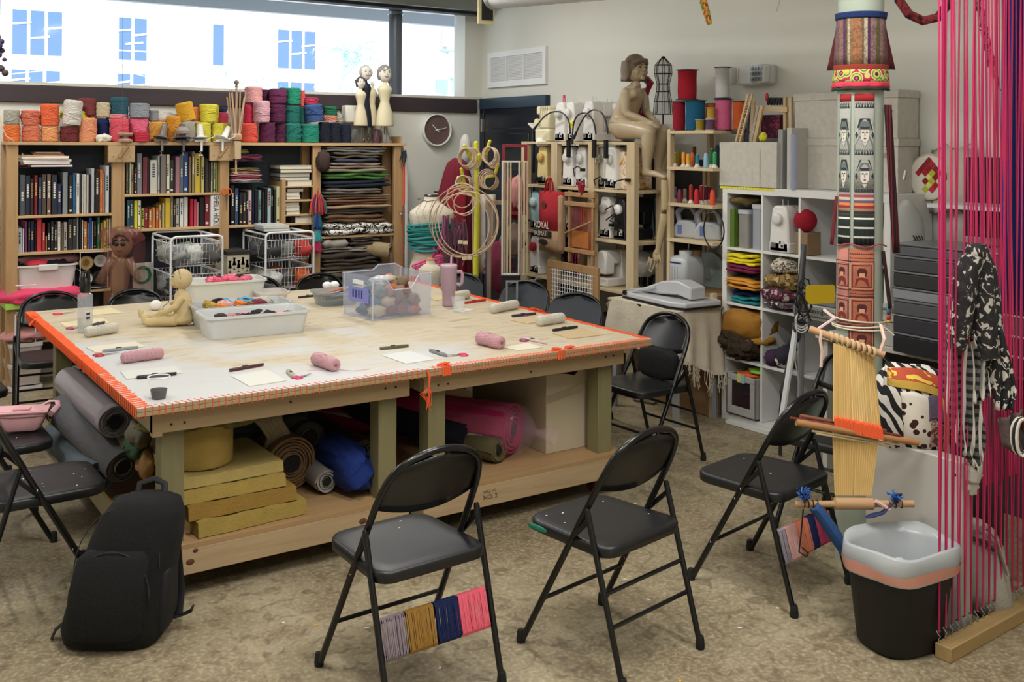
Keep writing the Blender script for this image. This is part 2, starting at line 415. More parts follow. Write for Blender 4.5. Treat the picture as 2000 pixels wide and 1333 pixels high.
# wall clock
c=P(855,254,Y=YW-.05)
ck=thing('wall_clock','round wall clock with brown wooden face and white rim','clock',(c.x,YW,c.z),R=RX(rad(90)).to_3x3())
f=MB();f.lathe([(.142,0),(.15,.01),(.15,.052),(.143,.056),(.137,.052),(.137,.03),(0,.03)],mt('#e9e7e2'),48);obj('rim',f,ck)
obj('dial',MB().lathe([(.136,.03),(.136,.033),(0,.033)],mt('#6a5350','w',ax='Y',s=1.5),48),ck)
f=MB();f.bar((0.02,-.02,.04),(-.055,.05,.04),.007,.003,WHITE);obj('hour_hand',f,ck)
f=MB();f.bar((-.03,-.008,.044),(.095,.022,.044),.005,.003,WHITE);f.lathe([(.007,.03),(.007,.048)],WHITE,10);obj('minute_hand',f,ck)
# spiral duct
a=P(962,6,D=7.5);
dq=thing('spiral_duct','white spiral wound air duct entering at the top of the wall','duct',(0,0,0))
c0=P(968,-7,D=7.3);c1=P(1200,-30,D=6.2)
f=MB();d=c1-c0;nn=60
pts=[c0+d*(i/nn*2.0) for i in range(nn+1)];rr=[.088+.0025*(i%3==0) for i in range(nn+1)]
f.tube(pts,rr,mt('#c9cccf','k',r=.35),24);obj('duct_body',f,dq,sharp=60)
f=MB();e=d.normalized();f.tube([c0-e*.04,c0-e*.02,c0+e*.02],[.06,.098,.098],mt('#b9bdc0','c',r=.4),24);obj('duct_collar',f,dq)
# framed dark panel hanging by the duct (only its lower corner is in the picture)
a=P(938,-60,D=8.6);c=P(973,47,D=8.6)
f=MB();f.bb((a.x-.02,a.y-.01,c.z),(c.x+.01,a.y+.01,a.z),mt('#e6d9a8','w'));f.bb((a.x+.01,a.y-.02,c.z+.035),(c.x-.01,a.y+.012,a.z-.03),mt('#15161a'))
solo('hanging_picture',f,'black panel in a pale wooden frame hanging at the top beside the duct','frame')
# hanging scraps near the ceiling
a=P(1374,-20,D=5.2)
f=MB()
pts=[P(1376,-30,D=5.2),P(1374,5,D=5.2),P(1380,25,D=5.2),P(1386,48,D=5.2)]
f.tube(pts,[.006,.02,.018,.014],mt('#c98a2b','n',c2='#7c2f1f',c3='#3c7a3a',s=60),8);solo('fabric_pendant',f,'small orange patterned cloth pendant hanging from the ceiling','ornament')
f=MB();f.tube([P(1520,-20,D=5),P(1523,0,D=5),P(1517,22,D=5)],.002,mt('#8a8a86'),5);solo('hanging_wire',f,'thin bent wire hanging at the top of the wall','wire')
# work table: two plywood-topped benches pushed together
TX,TY,TZ,TS=.951,3.889,.78,2.509
def ply(edge=False):
 n=NT('plywood');v=n.co((.8,5,3));a=n.noise(v,1.4,5,3.5)
 c0,c1,c2=lin('#cbbb9c',.92),lin('#d8cbb0',.92),lin('#b8a383',.92)
 w=n.ramp(a,[(.35,c2),(.45,c1),(.6,c0),(.7,c1)])
 tc=n.N('NewGeometry');of=n.N('VectorMath',operation='SUBTRACT');of.inputs[1].default_value=(TX,TY,0);n.L(tc.outputs['Position'],of.inputs[0]);sp=n.N('SeparateXYZ');n.L(of.outputs[0],sp.inputs[0])
 # old white paint on the near part of the left sheet, thinning out towards the middle
 v2=n.co((1.4,1.8,1));nz=n.noise(v2,1.8,6,.5);gx=n.N('Math',operation='MULTIPLY');gx.inputs[1].default_value=.22;n.L(sp.outputs[0],gx.inputs[0])
 ad=n.N('Math',operation='ADD');n.L(gx.outputs[0],ad.inputs[0])
 gy=n.N('Math',operation='MULTIPLY');gy.inputs[1].default_value=.27;n.L(sp.outputs[1],gy.inputs[0]);n.L(gy.outputs[0],ad.inputs[1])
 su=n.N('Math',operation='SUBTRACT');n.L(nz,su.inputs[0]);n.L(ad.outputs[0],su.inputs[1])
 f=n.ramp(su.outputs[0],[(.02,(0,0,0,1)),(.22,(.88,.88,.88,1))])
 n.set(n.mix(f,w,lin('#d2d4d5',.92)),.5);n.bump(a,.06,.003)
 return n.m
PLY=ply();PLYE=mt('#a98f6c','w',ax='X');LUM=mt('#b39a77','w',ax='X',s=1.6);LUMY=mt('#b0a184','w',ax='Y',s=1.6)
GRN=mt('#7f7855','w',ax='Z',s=2.0);SHB=mt('#a5845c','w',ax='X');ORG=mt('#ff5a2a','m',gain=1.2)
def bench(x0,x1,lab,knots=(),z0=0,first=True):
 w=x1-x0;t=thing('work_table',lab,'table',(x0,TY,0),0,None)
 top=MB();top.bb((0,0,TZ-.034),(w,TS,TZ-.018),PLYE);top.bb((0,0,TZ-.017),(w,TS,TZ-.003),PLYE);top.bb((0,0,TZ-.003),(w,TS,TZ),PLY)
 obj('tabletop',top,t,bevel=.0015)
 ins=.075;xa=ins if first else .02;xb=w-(.05 if first else .12)
 f=MB();zt=TZ-.035;zb=zt-.092
 f.bb((xa,ins,zb),(xb,ins+.038,zt),LUM);f.bb((xa,TS-ins-.038,zb),(xb,TS-ins,zt),LUM)
 f.bb((xa,ins+.038,zb),(xa+.038,TS-ins-.038,zt),LUMY);f.bb((xb-.038,ins+.038,zb),(xb,TS-ins-.038,zt),LUMY)
 f.bb((xa,ins-.001,zb-.012),(xa+.038,ins+.037,zt),LUM) if first else None
 obj('apron',f,t,bevel=.003)
 bo=MB()
 for xx in(xa+.07,xa+.12,xb-.12,xb-.07,(xa+xb)/2):bo.rod((xx,ins-.004,zb+.03+.02*(xx>w/2)),(xx,ins+.004,zb+.03+.02*(xx>w/2)),.0045,mt('#2b2320','m'),8)
 obj('screw',bo,t)
 sh=.21
 for lx in(xa+.045,xb-.13):
  for ly in(ins+.042,TS-ins-.042-.09):
   obj('leg',MB().bb((lx,ly,.13),(lx+.088,ly+.088,zt),GRN),t,bevel=.004)
 s_=MB();s_.bb((xa,ins,.192),(xb,TS-ins,.21),SHB);obj('lower_shelf',s_,t)
 e=MB()
 e.bb((xa,ins,.092),(xb,ins+.038,.192),LUM);e.bb((xa,TS-ins-.038,.09),(xb,TS-ins,.192),LUM)
 e.bb((xa,ins+.038,.09),(xa+.038,TS-ins-.038,.192),LUMY);e.bb((xb-.038,ins+.038,.09),(xb,TS-ins-.038,.192),LUMY)
 obj('shelf_rail',e,t,bevel=.003)
 kn=MB()
 for(kx,kz,kr) in knots:kn.lathe([(kr,0),(kr*.8,.0015),(0,.002)],mt('#5a3520','m'),14,(kx,ins,kz),RX(rad(90))@Matrix.Diagonal((1.4,1,1,1)))
 if knots:obj('knot',kn,t)
 for cx in(xa+.1,xb-.1):
  for cy in(ins+.12,TS-ins-.12):
   c=MB();c.tube([(cx-.016,cy,.035),(cx+.016,cy,.035)],.035,mt('#6f2a20'),16);c.box((cx,cy,.08),(.05,.06,.02),mt('#222222'))
   c.box((cx-.024,cy,.06),(.004,.05,.05),mt('#222222'));c.box((cx+.024,cy,.06),(.004,.05,.05),mt('#222222'));obj('caster',c,t)
   # whipped orange cord
 s=MB();r0=.0022
 def loop(cx,cy,dx,dy,ln,g=r0,ang=0):
  i=Vector((cx-dx*ln,cy-dy*ln,TZ+.001));o=Vector((cx+dx*.002,cy+dy*.002,TZ+.001));tx=Vector((-dy,dx,0))*ang
  s.tube([i+tx,o,Vector((o.x,o.y,TZ-.037)),Vector((cx-dx*.03,cy-dy*.03,TZ-.037))-tx*.3],g,ORG,4,cap=False)
 rn=random.Random(int(x0*10))
 if first:
  y=.012
  while y<TS-.01:
   fr=y/TS;loop(0,y,-1,0,.045-.012*fr+rn.uniform(-.003,.003),.0042 if fr<.6 else .0052,rn.uniform(-.006,.006));y+=(.031 if fr<.25 else .024 if fr<.45 else .017 if fr<.6 else .0098)+rn.uniform(-.002,.002)
  s.box((.016,TS-.13,TZ+.0005),(.05,.22,.006),ORG);s.tube([(.02,TS-.25,TZ+.004),(-.02,TS-.24,TZ+.012),(.0,TS-.29,TZ),(-.03,TS-.3,TZ-.03)],.008,ORG,6)
  x=.03
  while x<w-.02:loop(x,0,0,-1,.028+rn.uniform(-.004,.004),.0016,-.012);x+=.0255+rn.uniform(-.003,.003)
  x=.05
  while x<w:loop(x,TS,0,1,.015,.0016);x+=.06
  s.tube([(w-.01,-.004,TZ),(w+.0,-.01,TZ-.03),(w-.004,-.012,TZ-.08)],[.004,.007,.003],ORG,6)
  for k in range(9):s.tube([(w-.004,-.012,TZ-.08),(w-.02+rn.uniform(-.03,.03),-.014,TZ-.1),(w+rn.uniform(-.02,.02),-.012,TZ-.15-rn.random()*.03)],.0017,ORG,4)
 else:
  x=.03
  while x<w-.03:loop(x,0,0,-1,.035+rn.uniform(-.005,.005),.0016,-.012);x+=.0165+rn.uniform(-.002,.002)
  for kx in(.075,.085,.095,.105,.70,.715,.73):loop(kx,0,0,-1,.04,.0045,-.01)
  for kx in(.09,.70,.78):
   for k in range(14):s.tube([(kx,.012,TZ+.004),(kx+rn.uniform(-.02,.02),.012+rn.uniform(-.01,.02),TZ+.014),(kx+rn.uniform(-.035,.035),.012+rn.uniform(-.02,.03),TZ+.008)],.0022,ORG,4)
  y=.02
  while y<TS-.02:loop(w,y,1,0,.04+rn.uniform(-.006,.006),.0021,rn.uniform(0,.012));y+=.0155+rn.uniform(-.002,.002)
  for k in range(22):s.tube([(w-.012,TS*.37+k*.006,TZ+.004),(w-.02+rn.uniform(-.02,.02),TS*.37+k*.006,TZ+.014),(w+.005,TS*.37+k*.006+rn.uniform(-.02,.02),TZ+.003)],.0022,ORG,4)
 obj('cord_stitching',s,t)['kind']='stuff'
 return t
XM=P(834,720,Z=TZ).x
bench(TX,XM-.001,'wooden work table with bright orange stitched left edge and patchy white painted top',knots=((.22,.14,.012),(.24,.18,.008),(.95,.15,.013)))
tb2=bench(XM+.001,TX+TS,'wooden work table carrying a tall cream box and pink roll on its lower shelf',first=False)
def text(body,size,parent,loc,R,hexc,name='lettering',ext=.0005,al='LEFT',sx=1):
 fc=bpy.data.curves.new(name,'FONT');fc.body=body;fc.size=size;fc.extrude=ext;fc.align_x=al;fc.materials.append(mt(hexc,'m'))
 tmp=bpy.data.objects.new(name,fc);COL.objects.link(tmp);bpy.context.view_layer.update();me=bpy.data.meshes.new_from_object(tmp);bpy.data.objects.remove(tmp);o=bpy.data.objects.new(name,me);COL.objects.link(o);o.parent=parent;o.location=loc;o.rotation_euler=R.to_euler() if hasattr(R,'to_euler') else R;o.scale.x=sx
 return o
text('NO. 2',.03,tb2,(.33,.0738,.125),RX(rad(90)).to_3x3(),'#5b4a3c');text('WILL 101',.018,tb2,(.33,.0738,.155),RX(rad(90)).to_3x3(),'#6b5a4a')
# steel folding chairs (local: +y is where the sitter looks)
CHM=mt('#141416','k',r=.28,gain=.55);SEATM=mt('#1f2023','k',r=.40,gain=.75)
def make_chair(label,vinyl=False,group=None):
 t=thing('folding_chair',label,'chair')
 def fp(s,z):
  k=z/.614;return Vector((s*(.216-.025*k),.21-.328*k,z))
 ps=[fp(-1,.02),fp(-1,.3),fp(-1,.614)]
 top=[]
 for i in range(9):
  a=pi-pi*i/8;zz=.66+.135*sin(a)**.8 if 0<i<8 else .66
  k=zz/.614;top.append(Vector((cos(a)*.185,.21-.328*k+.01*(sin(a)),zz)))
 ps+=top+[fp(1,.614),fp(1,.3),fp(1,.02)]
 # smooth the hoop
 def chaik(p,n=2):
  for _ in range(n):
   q=[p[0]]
   for i in range(len(p)-1):q+=[p[i]*.75+p[i+1]*.25,p[i]*.25+p[i+1]*.75]
   p=q+[p[-1]]
  return p
 obj('main_frame',MB().tube(chaik(ps),.0115,CHM,10),t)
 for s in(-1,1):
  a=Vector((s*.209,-.25,.02));b_=Vector((s*.212,-.099,.538));o=MB().tube([a,b_,b_+Vector((0,.004,.012))],[.0105,.0105,.007],CHM,10)
  obj('leg',o,t)
  obj('hinge_link',MB().bar(b_+Vector((0,0,-.03)),fp(s,.43)+Vector((s*.006,0,0)),.007,.016,CHM),t)
 for s in(-1,1):
  for q in(tuple(fp(s,0))[:2]+(0,),(s*.209,-.252,0)):obj('rubber_foot',MB().lathe([(.015,0),(.0165,.012),(.0135,.04),(.0115,.045)],mt('#0d0d0e','m'),12,q),t)
 a=fp(-1,.297*.614);b_=fp(1,.297*.614);obj('crossbar',MB().rod(a,b_,.0075,CHM,8),t)
 for k in(.343,.532):obj('crossbar',MB().rod((-.209-.003*k,-.25+.151*k,.538*k),(.209+.003*k,-.25+.151*k,.538*k),.0075,CHM,8),t)
 # backrest: a pressed sheet filling the hoop, concave to the sitter
 B=MB();nz,nx=7,12
 def bp(u,v):
  z=.6+v*.178;e=1 if v<.35 else sqrt(max(0,1-((v-.35)/.66)**2.6));x=(u*2-1)*.186*e
  z2=z-.02*(1-(u*2-1)**2)*(1-v)+.012*(abs(u*2-1)**2)*(1-v)
  k=z2/.614;dish=-.028*(1-(abs(u*2-1))**2)*(1-.35*v)
  return(x,.21-.328*k+dish+.006,z2)
 B.grid(bp,nx,nz,mt('#2c323b','k',r=.5,gain=.7) if vinyl else CHM)
 if vinyl:
  obj('backrest',B,t,solid=.026,bevel=.006,sub=1)
 else:obj('backrest',B,t,solid=.004,sharp=70)
 # seat pan with rolled skirt
 def outline(g):
  pts=[];cs=[(-.205-g,-.185-g,.055),(.205+g,-.185-g,.055),(.195+g,.222+g,.075),(-.195-g,.222+g,.075)]
  ctr=[(-.205-g+.055,-.185-g+.055,180),(.205+g-.055,-.185-g+.055,270),(.195+g-.075,.222+g-.075,0),(-.195-g+.075,.222+g-.075,90)]
  for(cx,cy,a0),rr in zip(ctr,(.055,.055,.075,.075)):
   for i in range(6):a=rad(a0+90*i/5);pts.append((cx+rr*cos(a),cy+rr*sin(a)))
  return pts
 S=MB();rings=[]
 for g,z in((-.004,.398),(-.001,.400),(0,.428),(-.003,.434),(-.01,.437),(-.05,.436),(-.12,.432)):rings.append([(x,y,z) for x,y in outline(g)])
 if vinyl:rings=rings[:2]+[[(x,y,z) for x,y in outline(g)] for g,z in((.002,.43),(.0,.447),(-.012,.456),(-.06,.459))]
 S.loft(rings,SEATM);obj('seat',S,t,sharp=60)
 return t
def chips(t,seed,n=14):
 rn=random.Random(seed);m=MB()
 for i in range(n):
  s=rn.choice((-1,1));z=rn.uniform(.05,.6);k=z/.614;p=Vector((s*(.216-.025*k),.21-.328*k,z));d=Vector((rn.uniform(-1,1),rn.uniform(-1,0),.2)).normalized()
  m.ell(p+d*.0095,(.004,.003,.003+rn.random()*.006),mt('#b9b2a8','m'),6,4)
 for i in range(n//3):m.ell((rn.uniform(-.15,.15),rn.uniform(-.1,.2),.4372),(rn.uniform(.002,.007),.003,.001),mt('#c9c4ba','m'),6,4)
 o=obj('paint_chip',m,t);return o
ch0=make_chair('black folding chair with mauve, mustard, navy and pink yarn wrapped between its rear bars')
ch0.location=(1.611,3.02,0);ch0.rotation_euler.z=.05
ch2=dup(ch0,(2.295,2.812,0),.173,'black folding chair with green paint on its seat edge, facing the right table half')
ch3=dup(ch0,(3.166,2.866,0),.184,'black folding chair beside the hanging loom, dusty pink and orange yarn under its seat')
ch4=dup(ch0,(3.80,4.33,0),1.62,'shiny black folding chair facing the table corner in front of the ironing press')
chips(ch0,1,8);chips(ch2,2,16);chips(ch3,3,8)
obj('paint_smear',MB().ell((-.198,.15,.415),(.004,.05,.012),mt('#1f6b55','m'),10,6),ch2)
m=MB();m.ell((0,0,0),(.15,.035,.085),mt('#0b0c0f','f',gain=.6),20,14,e=.5,amp=.1,seed=2);solo('black_bag',m,'black bag standing on the seat of the shiny black chair','bag',loc=(3.90,4.33,.525),rz=1.62,sharp=180)
# left side chairs (facing the table's left edge)
chA=dup(ch0,(.69,4.345,0),-1.571,'black folding chair with a glossy seat behind the black backpack');chips(chA,5,30)
chB=dup(ch0,(.62,5.06,0),-1.55,'black folding chair carrying the pink handbag');chips(chB,6,12)
chL=dup(ch0,(.58,6.16,0),-1.5,'black folding chair cut off by the frame edge, behind the handbag chair')
# far side of the table
chC=dup(ch0,(1.17,6.84,0),3.05,'black folding chair behind the far left table corner');
chD=dup(ch0,(1.67,6.68,0),3.2,'black folding chair behind the cloth doll on the table')
chE=dup(ch0,(2.54,6.88,0),3.14,'black folding chair tucked behind the white tub of pink yarn')
chF=dup(ch0,(2.98,6.8,0),3.1,'black folding chair tucked behind the small clear caddy')
# vinyl padded chairs on the table's right side
vc=make_chair('padded black folding chair behind the mauve tumbler',True)
def hoopat(px,py,rz):c=P(px,py,Z=.79);return(c.x-sin(rz)*.2,c.y+cos(rz)*.2,0)
vc.location=hoopat(906,536,2.1);vc.rotation_euler.z=2.1
dup(vc,hoopat(1030,551,2.1),2.1,'padded black folding chair in front of the wire grid frame, farther of two')
dup(vc,hoopat(1129,575,2.1),2.1,'padded black folding chair nearest the ironing press')
# chair behind the loom, facing the desk
_h=P(1684,690,D=4.85);dup(ch0,(_h.x-.2,_h.y-.04,0),1.77,'dark folding chair standing behind the hanging loom with red yarn on its leg')
# yarn wrapped between the rear bars
def wraps(t,bands,lab,grp=None,c=(0,0),seed=0):
 rn=random.Random(seed);q=thing('yarn_wrapping',lab,'yarn wrapping',tuple(t.location),t.rotation_euler.z,grp)
 k1,k2=.343,.532
 for(x0,x1,hx,dens) in bands:
  m=MB();x=x0;mm=mt(hx,'m')
  z1,y1=.538*k1,-.25+.151*k1;z2,y2=.538*k2,-.25+.151*k2
  while x<x1:
   j=rn.uniform(-.003,.003);g=.0019
   m.tube([(x,y2+.01,z2+.006),(x,y2-.008,z2+.009),(x+j*.5,y2-.013,z2-.002),(x+j,(y1+y2)/2-.012,(z1+z2)/2),(x+j*.3,y1-.013,z1+.002),(x,y1-.008,z1-.009),(x,y1+.01,z1-.006),(x-j,(y1+y2)/2+.008,(z1+z2)/2),(x,y2+.01,z2+.006)],g,mm,5,cap=False);x+=dens
  obj('yarn_band',m,q)
 return q
wraps(ch0,((-.2,-.115,'#8d8089',.0054),(-.11,-.01,'#9c7433',.0042),(-.005,.08,'#0e1d4e',.0038),(.085,.195,'#f2667c',.0038)),'mauve, mustard, navy and pink yarn wrapped between the rear bars of a chair',seed=1)
wraps(ch3,((-.2,-.155,'#8f8792',.006),(-.15,-.08,'#c79a95',.0046),(-.075,.01,'#c9785c',.0042),(.015,.06,'#0f1f55',.004),(.065,.16,'#c94a72',.004)),'dusty pink, orange and magenta yarn wrapped on the chair beside the loom',seed=2)
# backpack
bp=thing('backpack','black backpack slumped on the floor against the table leg','backpack',tuple(P(230,1247,Z=0)),rad(-33))
bp.location.z=0
BKF=mt('#0c0d10','f',gain=.55,b=300);BK2=mt('#131418','m',gain=.6)
def bpring(z,w,d,oy,ox=0,n=24,e=.62):
 return[(ox+math.copysign(abs(cos(2*pi*i/n))**e,cos(2*pi*i/n))*w,oy+math.copysign(abs(sin(2*pi*i/n))**e,sin(2*pi*i/n))*d,z) for i in range(n)]
m=MB();m.loft([bpring(z,w,d,oy,ox) for z,w,d,oy,ox in((.0,.14,.09,0,-.01),(.012,.165,.11,0,-.01),(.06,.178,.12,.0,-.006),(.16,.173,.115,.01,.012),(.26,.165,.105,.02,.034),(.36,.155,.098,.035,.058),(.43,.14,.088,.045,.074),(.475,.115,.07,.052,.084),(.492,.07,.045,.058,.088))],BKF)
obj('bag_body',m,bp,sharp=70)
m=MB();m.loft([bpring(z,w,d,oy,ox) for z,w,d,oy,ox in((.05,.11,.03,-.105,-.01),(.07,.13,.04,-.105,-.01),(.2,.132,.036,-.09,-.004),(.31,.125,.03,-.074,.01),(.335,.10,.02,-.062,.014))],BKF);obj('front_pocket',m,bp,sharp=70)
m=MB();m.loft([bpring(z,w,d,oy,ox) for z,w,d,oy,ox in((.05,.02,.06,.0,.165),(.1,.028,.068,.0,.17),(.25,.024,.066,.01,.175),(.262,.02,.06,.012,.175))],BK2);obj('side_pocket',m,bp,sharp=70)
m=MB();m.tube([(.04,.07,.47),(.04,.10,.515),(.09,.11,.53),(.13,.10,.515),(.14,.07,.46)],.012,BK2,8,flat=.5);obj('grab_handle',m,bp)
m=MB();m.tube([(-.02,.09,.47),(-.04,.15,.45),(-.06,.17,.3),(-.1,.16,.12),(-.14,.10,.03)],.03,BK2,8,flat=.35);m.tube([(.10,.09,.47),(.13,.14,.45),(.15,.16,.3),(.18,.12,.12),(.19,.06,.05)],.03,BK2,8,flat=.35);obj('shoulder_strap',m,bp)
m=MB();m.tube([(-.15,.02,.05),(-.19,.0,.055),(-.215,-.01,.035),(-.225,-.02,.006)],.014,BK2,8,flat=.3);m.tube([(.18,.05,.05),(.22,.06,.06),(.245,.05,.075),(.25,.045,.09)],.013,BK2,8,flat=.35);obj('webbing_strap',m,bp)
m=MB();m.tube([(cos(a)*.135+.01,-.104+.016*sin(a),.19+sin(a)*.15) for a in[pi*i/14 for i in range(15)]],.0022,mt('#22242a','m'),5);m.tube([(cos(a)*.148+.02,-.07+.06*sin(a),.28+sin(a)*.185) for a in[pi*i/14 for i in range(15)]],.0022,mt('#22242a','m'),5);obj('zipper',m,bp)
# pink handbag on chair B
q=P(45,838,Z=.445);hb=thing('handbag','small pink leather handbag on a chair seat','handbag',q,rad(-20))
PK=mt('#d9a4aa','k',r=.45);m=MB()
m.loft([[(x,y,z) for x,y in rrect(w,d,.02)] for z,w,d in((0,.14,.085),(.01,.155,.095),(.06,.20,.10),(.085,.215,.09))],PK);obj('bag_body',m,hb,sharp=50)
m=MB();m.prism([(-.115,-.06),(.115,-.058),(.11,.055),(-.11,.055)],.086,.094,PK,RX(rad(4)));m.box((0,-.02,.098),(.07,.05,.008),PK);m.loft([[(x*.9,-.052-o,z) for x,o in((-.11,0),(-.04,.006),(.05,.006),(.11,0),(.11,-.004),(-.11,-.004))] for z,o in((.094,0),(.066,.002))],PK);obj('flap',m,hb,bevel=.002)
m=MB();m.tube([(.06,.03,.09),(.10,.05,.11),(.14,.03,.112),(.15,-.01,.10),(.13,-.03,.08),(.115,-.02,.06)],.012,PK,8,flat=.2);obj('strap',m,hb)
m=MB();m.tube([(.118+cos(a)*.008,-.02,.05+sin(a)*.01) for a in[2*pi*i/10 for i in range(10)]],.002,mt('#c2a878','c'),6,closed=True);m.box((.118,-.02,.028),(.008,.004,.028),mt('#c2a878','c'));obj('clasp',m,hb)
# wooden shelving along the window wall
YF=7.92;YBk=8.2;ZT=P(300,278,Y=YF).z
PAL={'black':'#151517','charcoal':'#3a3a3c','grey':'#808488','silver grey':'#b4b7ba','white':'#e2e0da','cream':'#d8d0b0','navy':'#1c2644','blue':'#2a4f90','pale blue':'#9db6c6','slate blue':'#506072','teal':'#1f6a66','green':'#2f7a4e','olive':'#8e8c3c','lime':'#b8c83c','yellow':'#cdb63c','mustard':'#c1903a','orange':'#d2713a','peach':'#e8a47c','coral':'#e06a58','red':'#b52c38','dark red':'#741f2a','maroon':'#5a1c34','plum':'#62264e','mauve':'#8d6a78','pink':'#e07a92','pale pink':'#dba8ae','tan':'#b09470','brown':'#6a4c36','dark brown':'#42352c','taupe':'#807468'}
def cname(h):
 h=h.lstrip('#');v=[int(h[i:i+2],16) for i in(0,2,4)];best=None
 for n_,c in PAL.items():
  c=c.lstrip('#');w=[int(c[i:i+2],16) for i in(0,2,4)];d=sum((a-b)**2 for a,b in zip(v,w))
  if best is None or d<best[0]:best=(d,n_)
 return best[1]
PAGE=mt('#d9d2c0','m')
sh=thing('wooden_shelf','long pine shelving unit full of books and folded fabric under the window strip','shelf',(0,0,0))
XS=lambda x,Y=YF:P(x,300,Y=Y).x
PZ=mt('#b99468','w',ax='Z',s=1.4);PX_=mt('#c9a77a','w',ax='X')
posts=[(13,36),(220,244),(430,448),(612,627),(771,788)]
for a,c in posts:
 for y0,y1 in((YF,YF+.04),(YBk-.04,YBk)):
  obj('post',MB().bb((XS(a),y0,0),(XS(c),y1,ZT-.02),PZ),sh,bevel=.003)
obj('side_frame',MB().bb((XS(791),YF+.1,1.0),(XS(791)+.018,YBk,ZT+.06),PZ),sh)
XA,XB=XS(13),XS(788)
obj('top_board',MB().bb((XA,YF-.02,ZT-.022),(XS(121),YBk,ZT),PX_).bb((XS(121.5),YF-.02,ZT-.022),(XB+.02,YBk,ZT),PX_),sh)
obj('back_panel',MB().bb((XA,YBk,.1),(XS(612),YBk+.02,ZT-.02),mt('#333b45','m')).bb((XS(612),YBk,.1),(XB,YBk+.02,ZT-.02),mt('#2b2c2e','m')),sh)
def board(x0,x1,ypx,Y=YF):
 z=P((x0+x1)/2,ypx,Y=Y).z;obj('shelf_board',MB().bb((XS(x0),Y+.002,z-.018),(XS(x1),YBk,z),PX_),sh,bevel=.002);return z
zA=board(36,220,419.5);zB=board(34,220,490.5);zBin=board(34,220,570)
zC=board(244,430,378.3);zD=board(244,430,445.5);zE=board(448,612,438)
zG=board(627,771,459.5);board(36,220,660);board(627,771,560);board(244,771,640)
zt0=ZT-.02
for x0,x1,y1 in((210,262,317),(407.5,453,314)):
 z=P(x0,y1,Y=YF-.03).z;q=obj('gusset_plate',MB().bb((XS(x0),YF-.03,z),(XS(x1),YF-.004,ZT-.024),mt('#bd9f78','w')),sh,bevel=.002)
 m=MB();xc=(XS(x0)+XS(x1))/2;m.rod((xc-.02,YF-.045,z+.03),(xc+.04,YF-.045,ZT-.03),.012,mt('#a07b52','w'));obj('peg',m,q)
 for dx in(.03,-.03):obj('screw',MB().ell((xc+dx*2,YF-.033,z+.04),(.004,.003,.004),mt('#4a3a2c','m'),8,5),q)
def book(x0,x1,z0,z1,hx,i,row,Yf=YF,d=.19,tilt=0):
 rn=random.Random(i*31+int(x0*1000));w=max(.006,x1-x0-.0015);h=z1-z0;m=MB();c=mt(hx,'k',r=.45)
 y=Yf+.035+rn.uniform(0,.03)
 m.bb((0,0,0),(w,.003,h),c);m.bb((0,0,0),(.002,d,h),c);m.bb((w-.002,0,0),(w,d,h),c);m.bb((.002,.003,.004),(w-.002,d-.004,h-.004),PAGE)
 if w>.014 and rn.random()<.75:
  v=[int(hx.lstrip('#')[k:k+2],16) for k in(0,2,4)];tc=mt(rn.choice(['#d9d6cc','#e0dccf','#c9a86a']) if sum(v)<380 else rn.choice(['#26262a','#7a2a2a','#2a3560']),'m')
  a=rn.uniform(.35,.5)*h;L=rn.uniform(.2,.42)*h;k=0
  while k<L:
   dd=rn.uniform(.008,.022);m.bb((w*.32,-.0006,a+k),(w*.68,.001,a+k+dd*.7),tc);k+=dd
  if rn.random()<.4:m.bb((w*.2,-.0006,h*.06),(w*.8,.001,h*.06+w*.5),tc)
 sz='tall' if h>.30 else 'short' if h<.20 else('thick' if w>.045 else 'slim' if w<.018 else 'mid-height')
 lab=f'{sz} {cname(hx)} book, {ordn(i)} from the left in the {row}'
 return solo('book',m,lab,'book','books in the '+row,loc=(x0,y,z0),R=Matrix.Rotation(rad(tilt),3,'Y'))
def brow(data,ox,oy,sc,z,row,Yf=YF):
 L=[]
 for k,it in enumerate(data.split()):
  a,c,t,hx=it.split(',');xa,xc=ox+float(a)/sc,ox+float(c)/sc;tp=oy+float(t)/sc
  Y=Yf+.05;pa=P(xa,tp,Y=Y);pc=P(xc,tp,Y=Y)
  L.append(book(pa.x,pc.x,z+.0008,pa.z,'#'+hx,k,row,Yf))
 return L
S3=3.702
brow('122,140,300,3c4656 140,182,303,4a4f55 183,220,308,1b2236 221,248,330,3a3230 248,273,306,7a1f2c 275,302,320,2a3550 303,336,300,4b4238 339,370,297,7a5a4e 371,414,303,1e2433 415,449,368,1f2d56 455,496,285,8f9698 497,526,305,141517 527,549,300,2f6fa8 550,575,293,d5d3cc 576,592,297,3a3c40 593,606,300,cfcac0 607,622,298,d9d6cf 623,642,302,b9b4aa 643,657,300,0c0c0d 658,684,256,b9bfc4 686,718,280,151517 719,745,264,c56a35 746,760,288,e5b493 761,790,236,c9d3da 791,811,242,1a1b20 812,823,230,8a97a6 824,836,226,1d2740',0,260,S3,zA,"left bay's upper row")
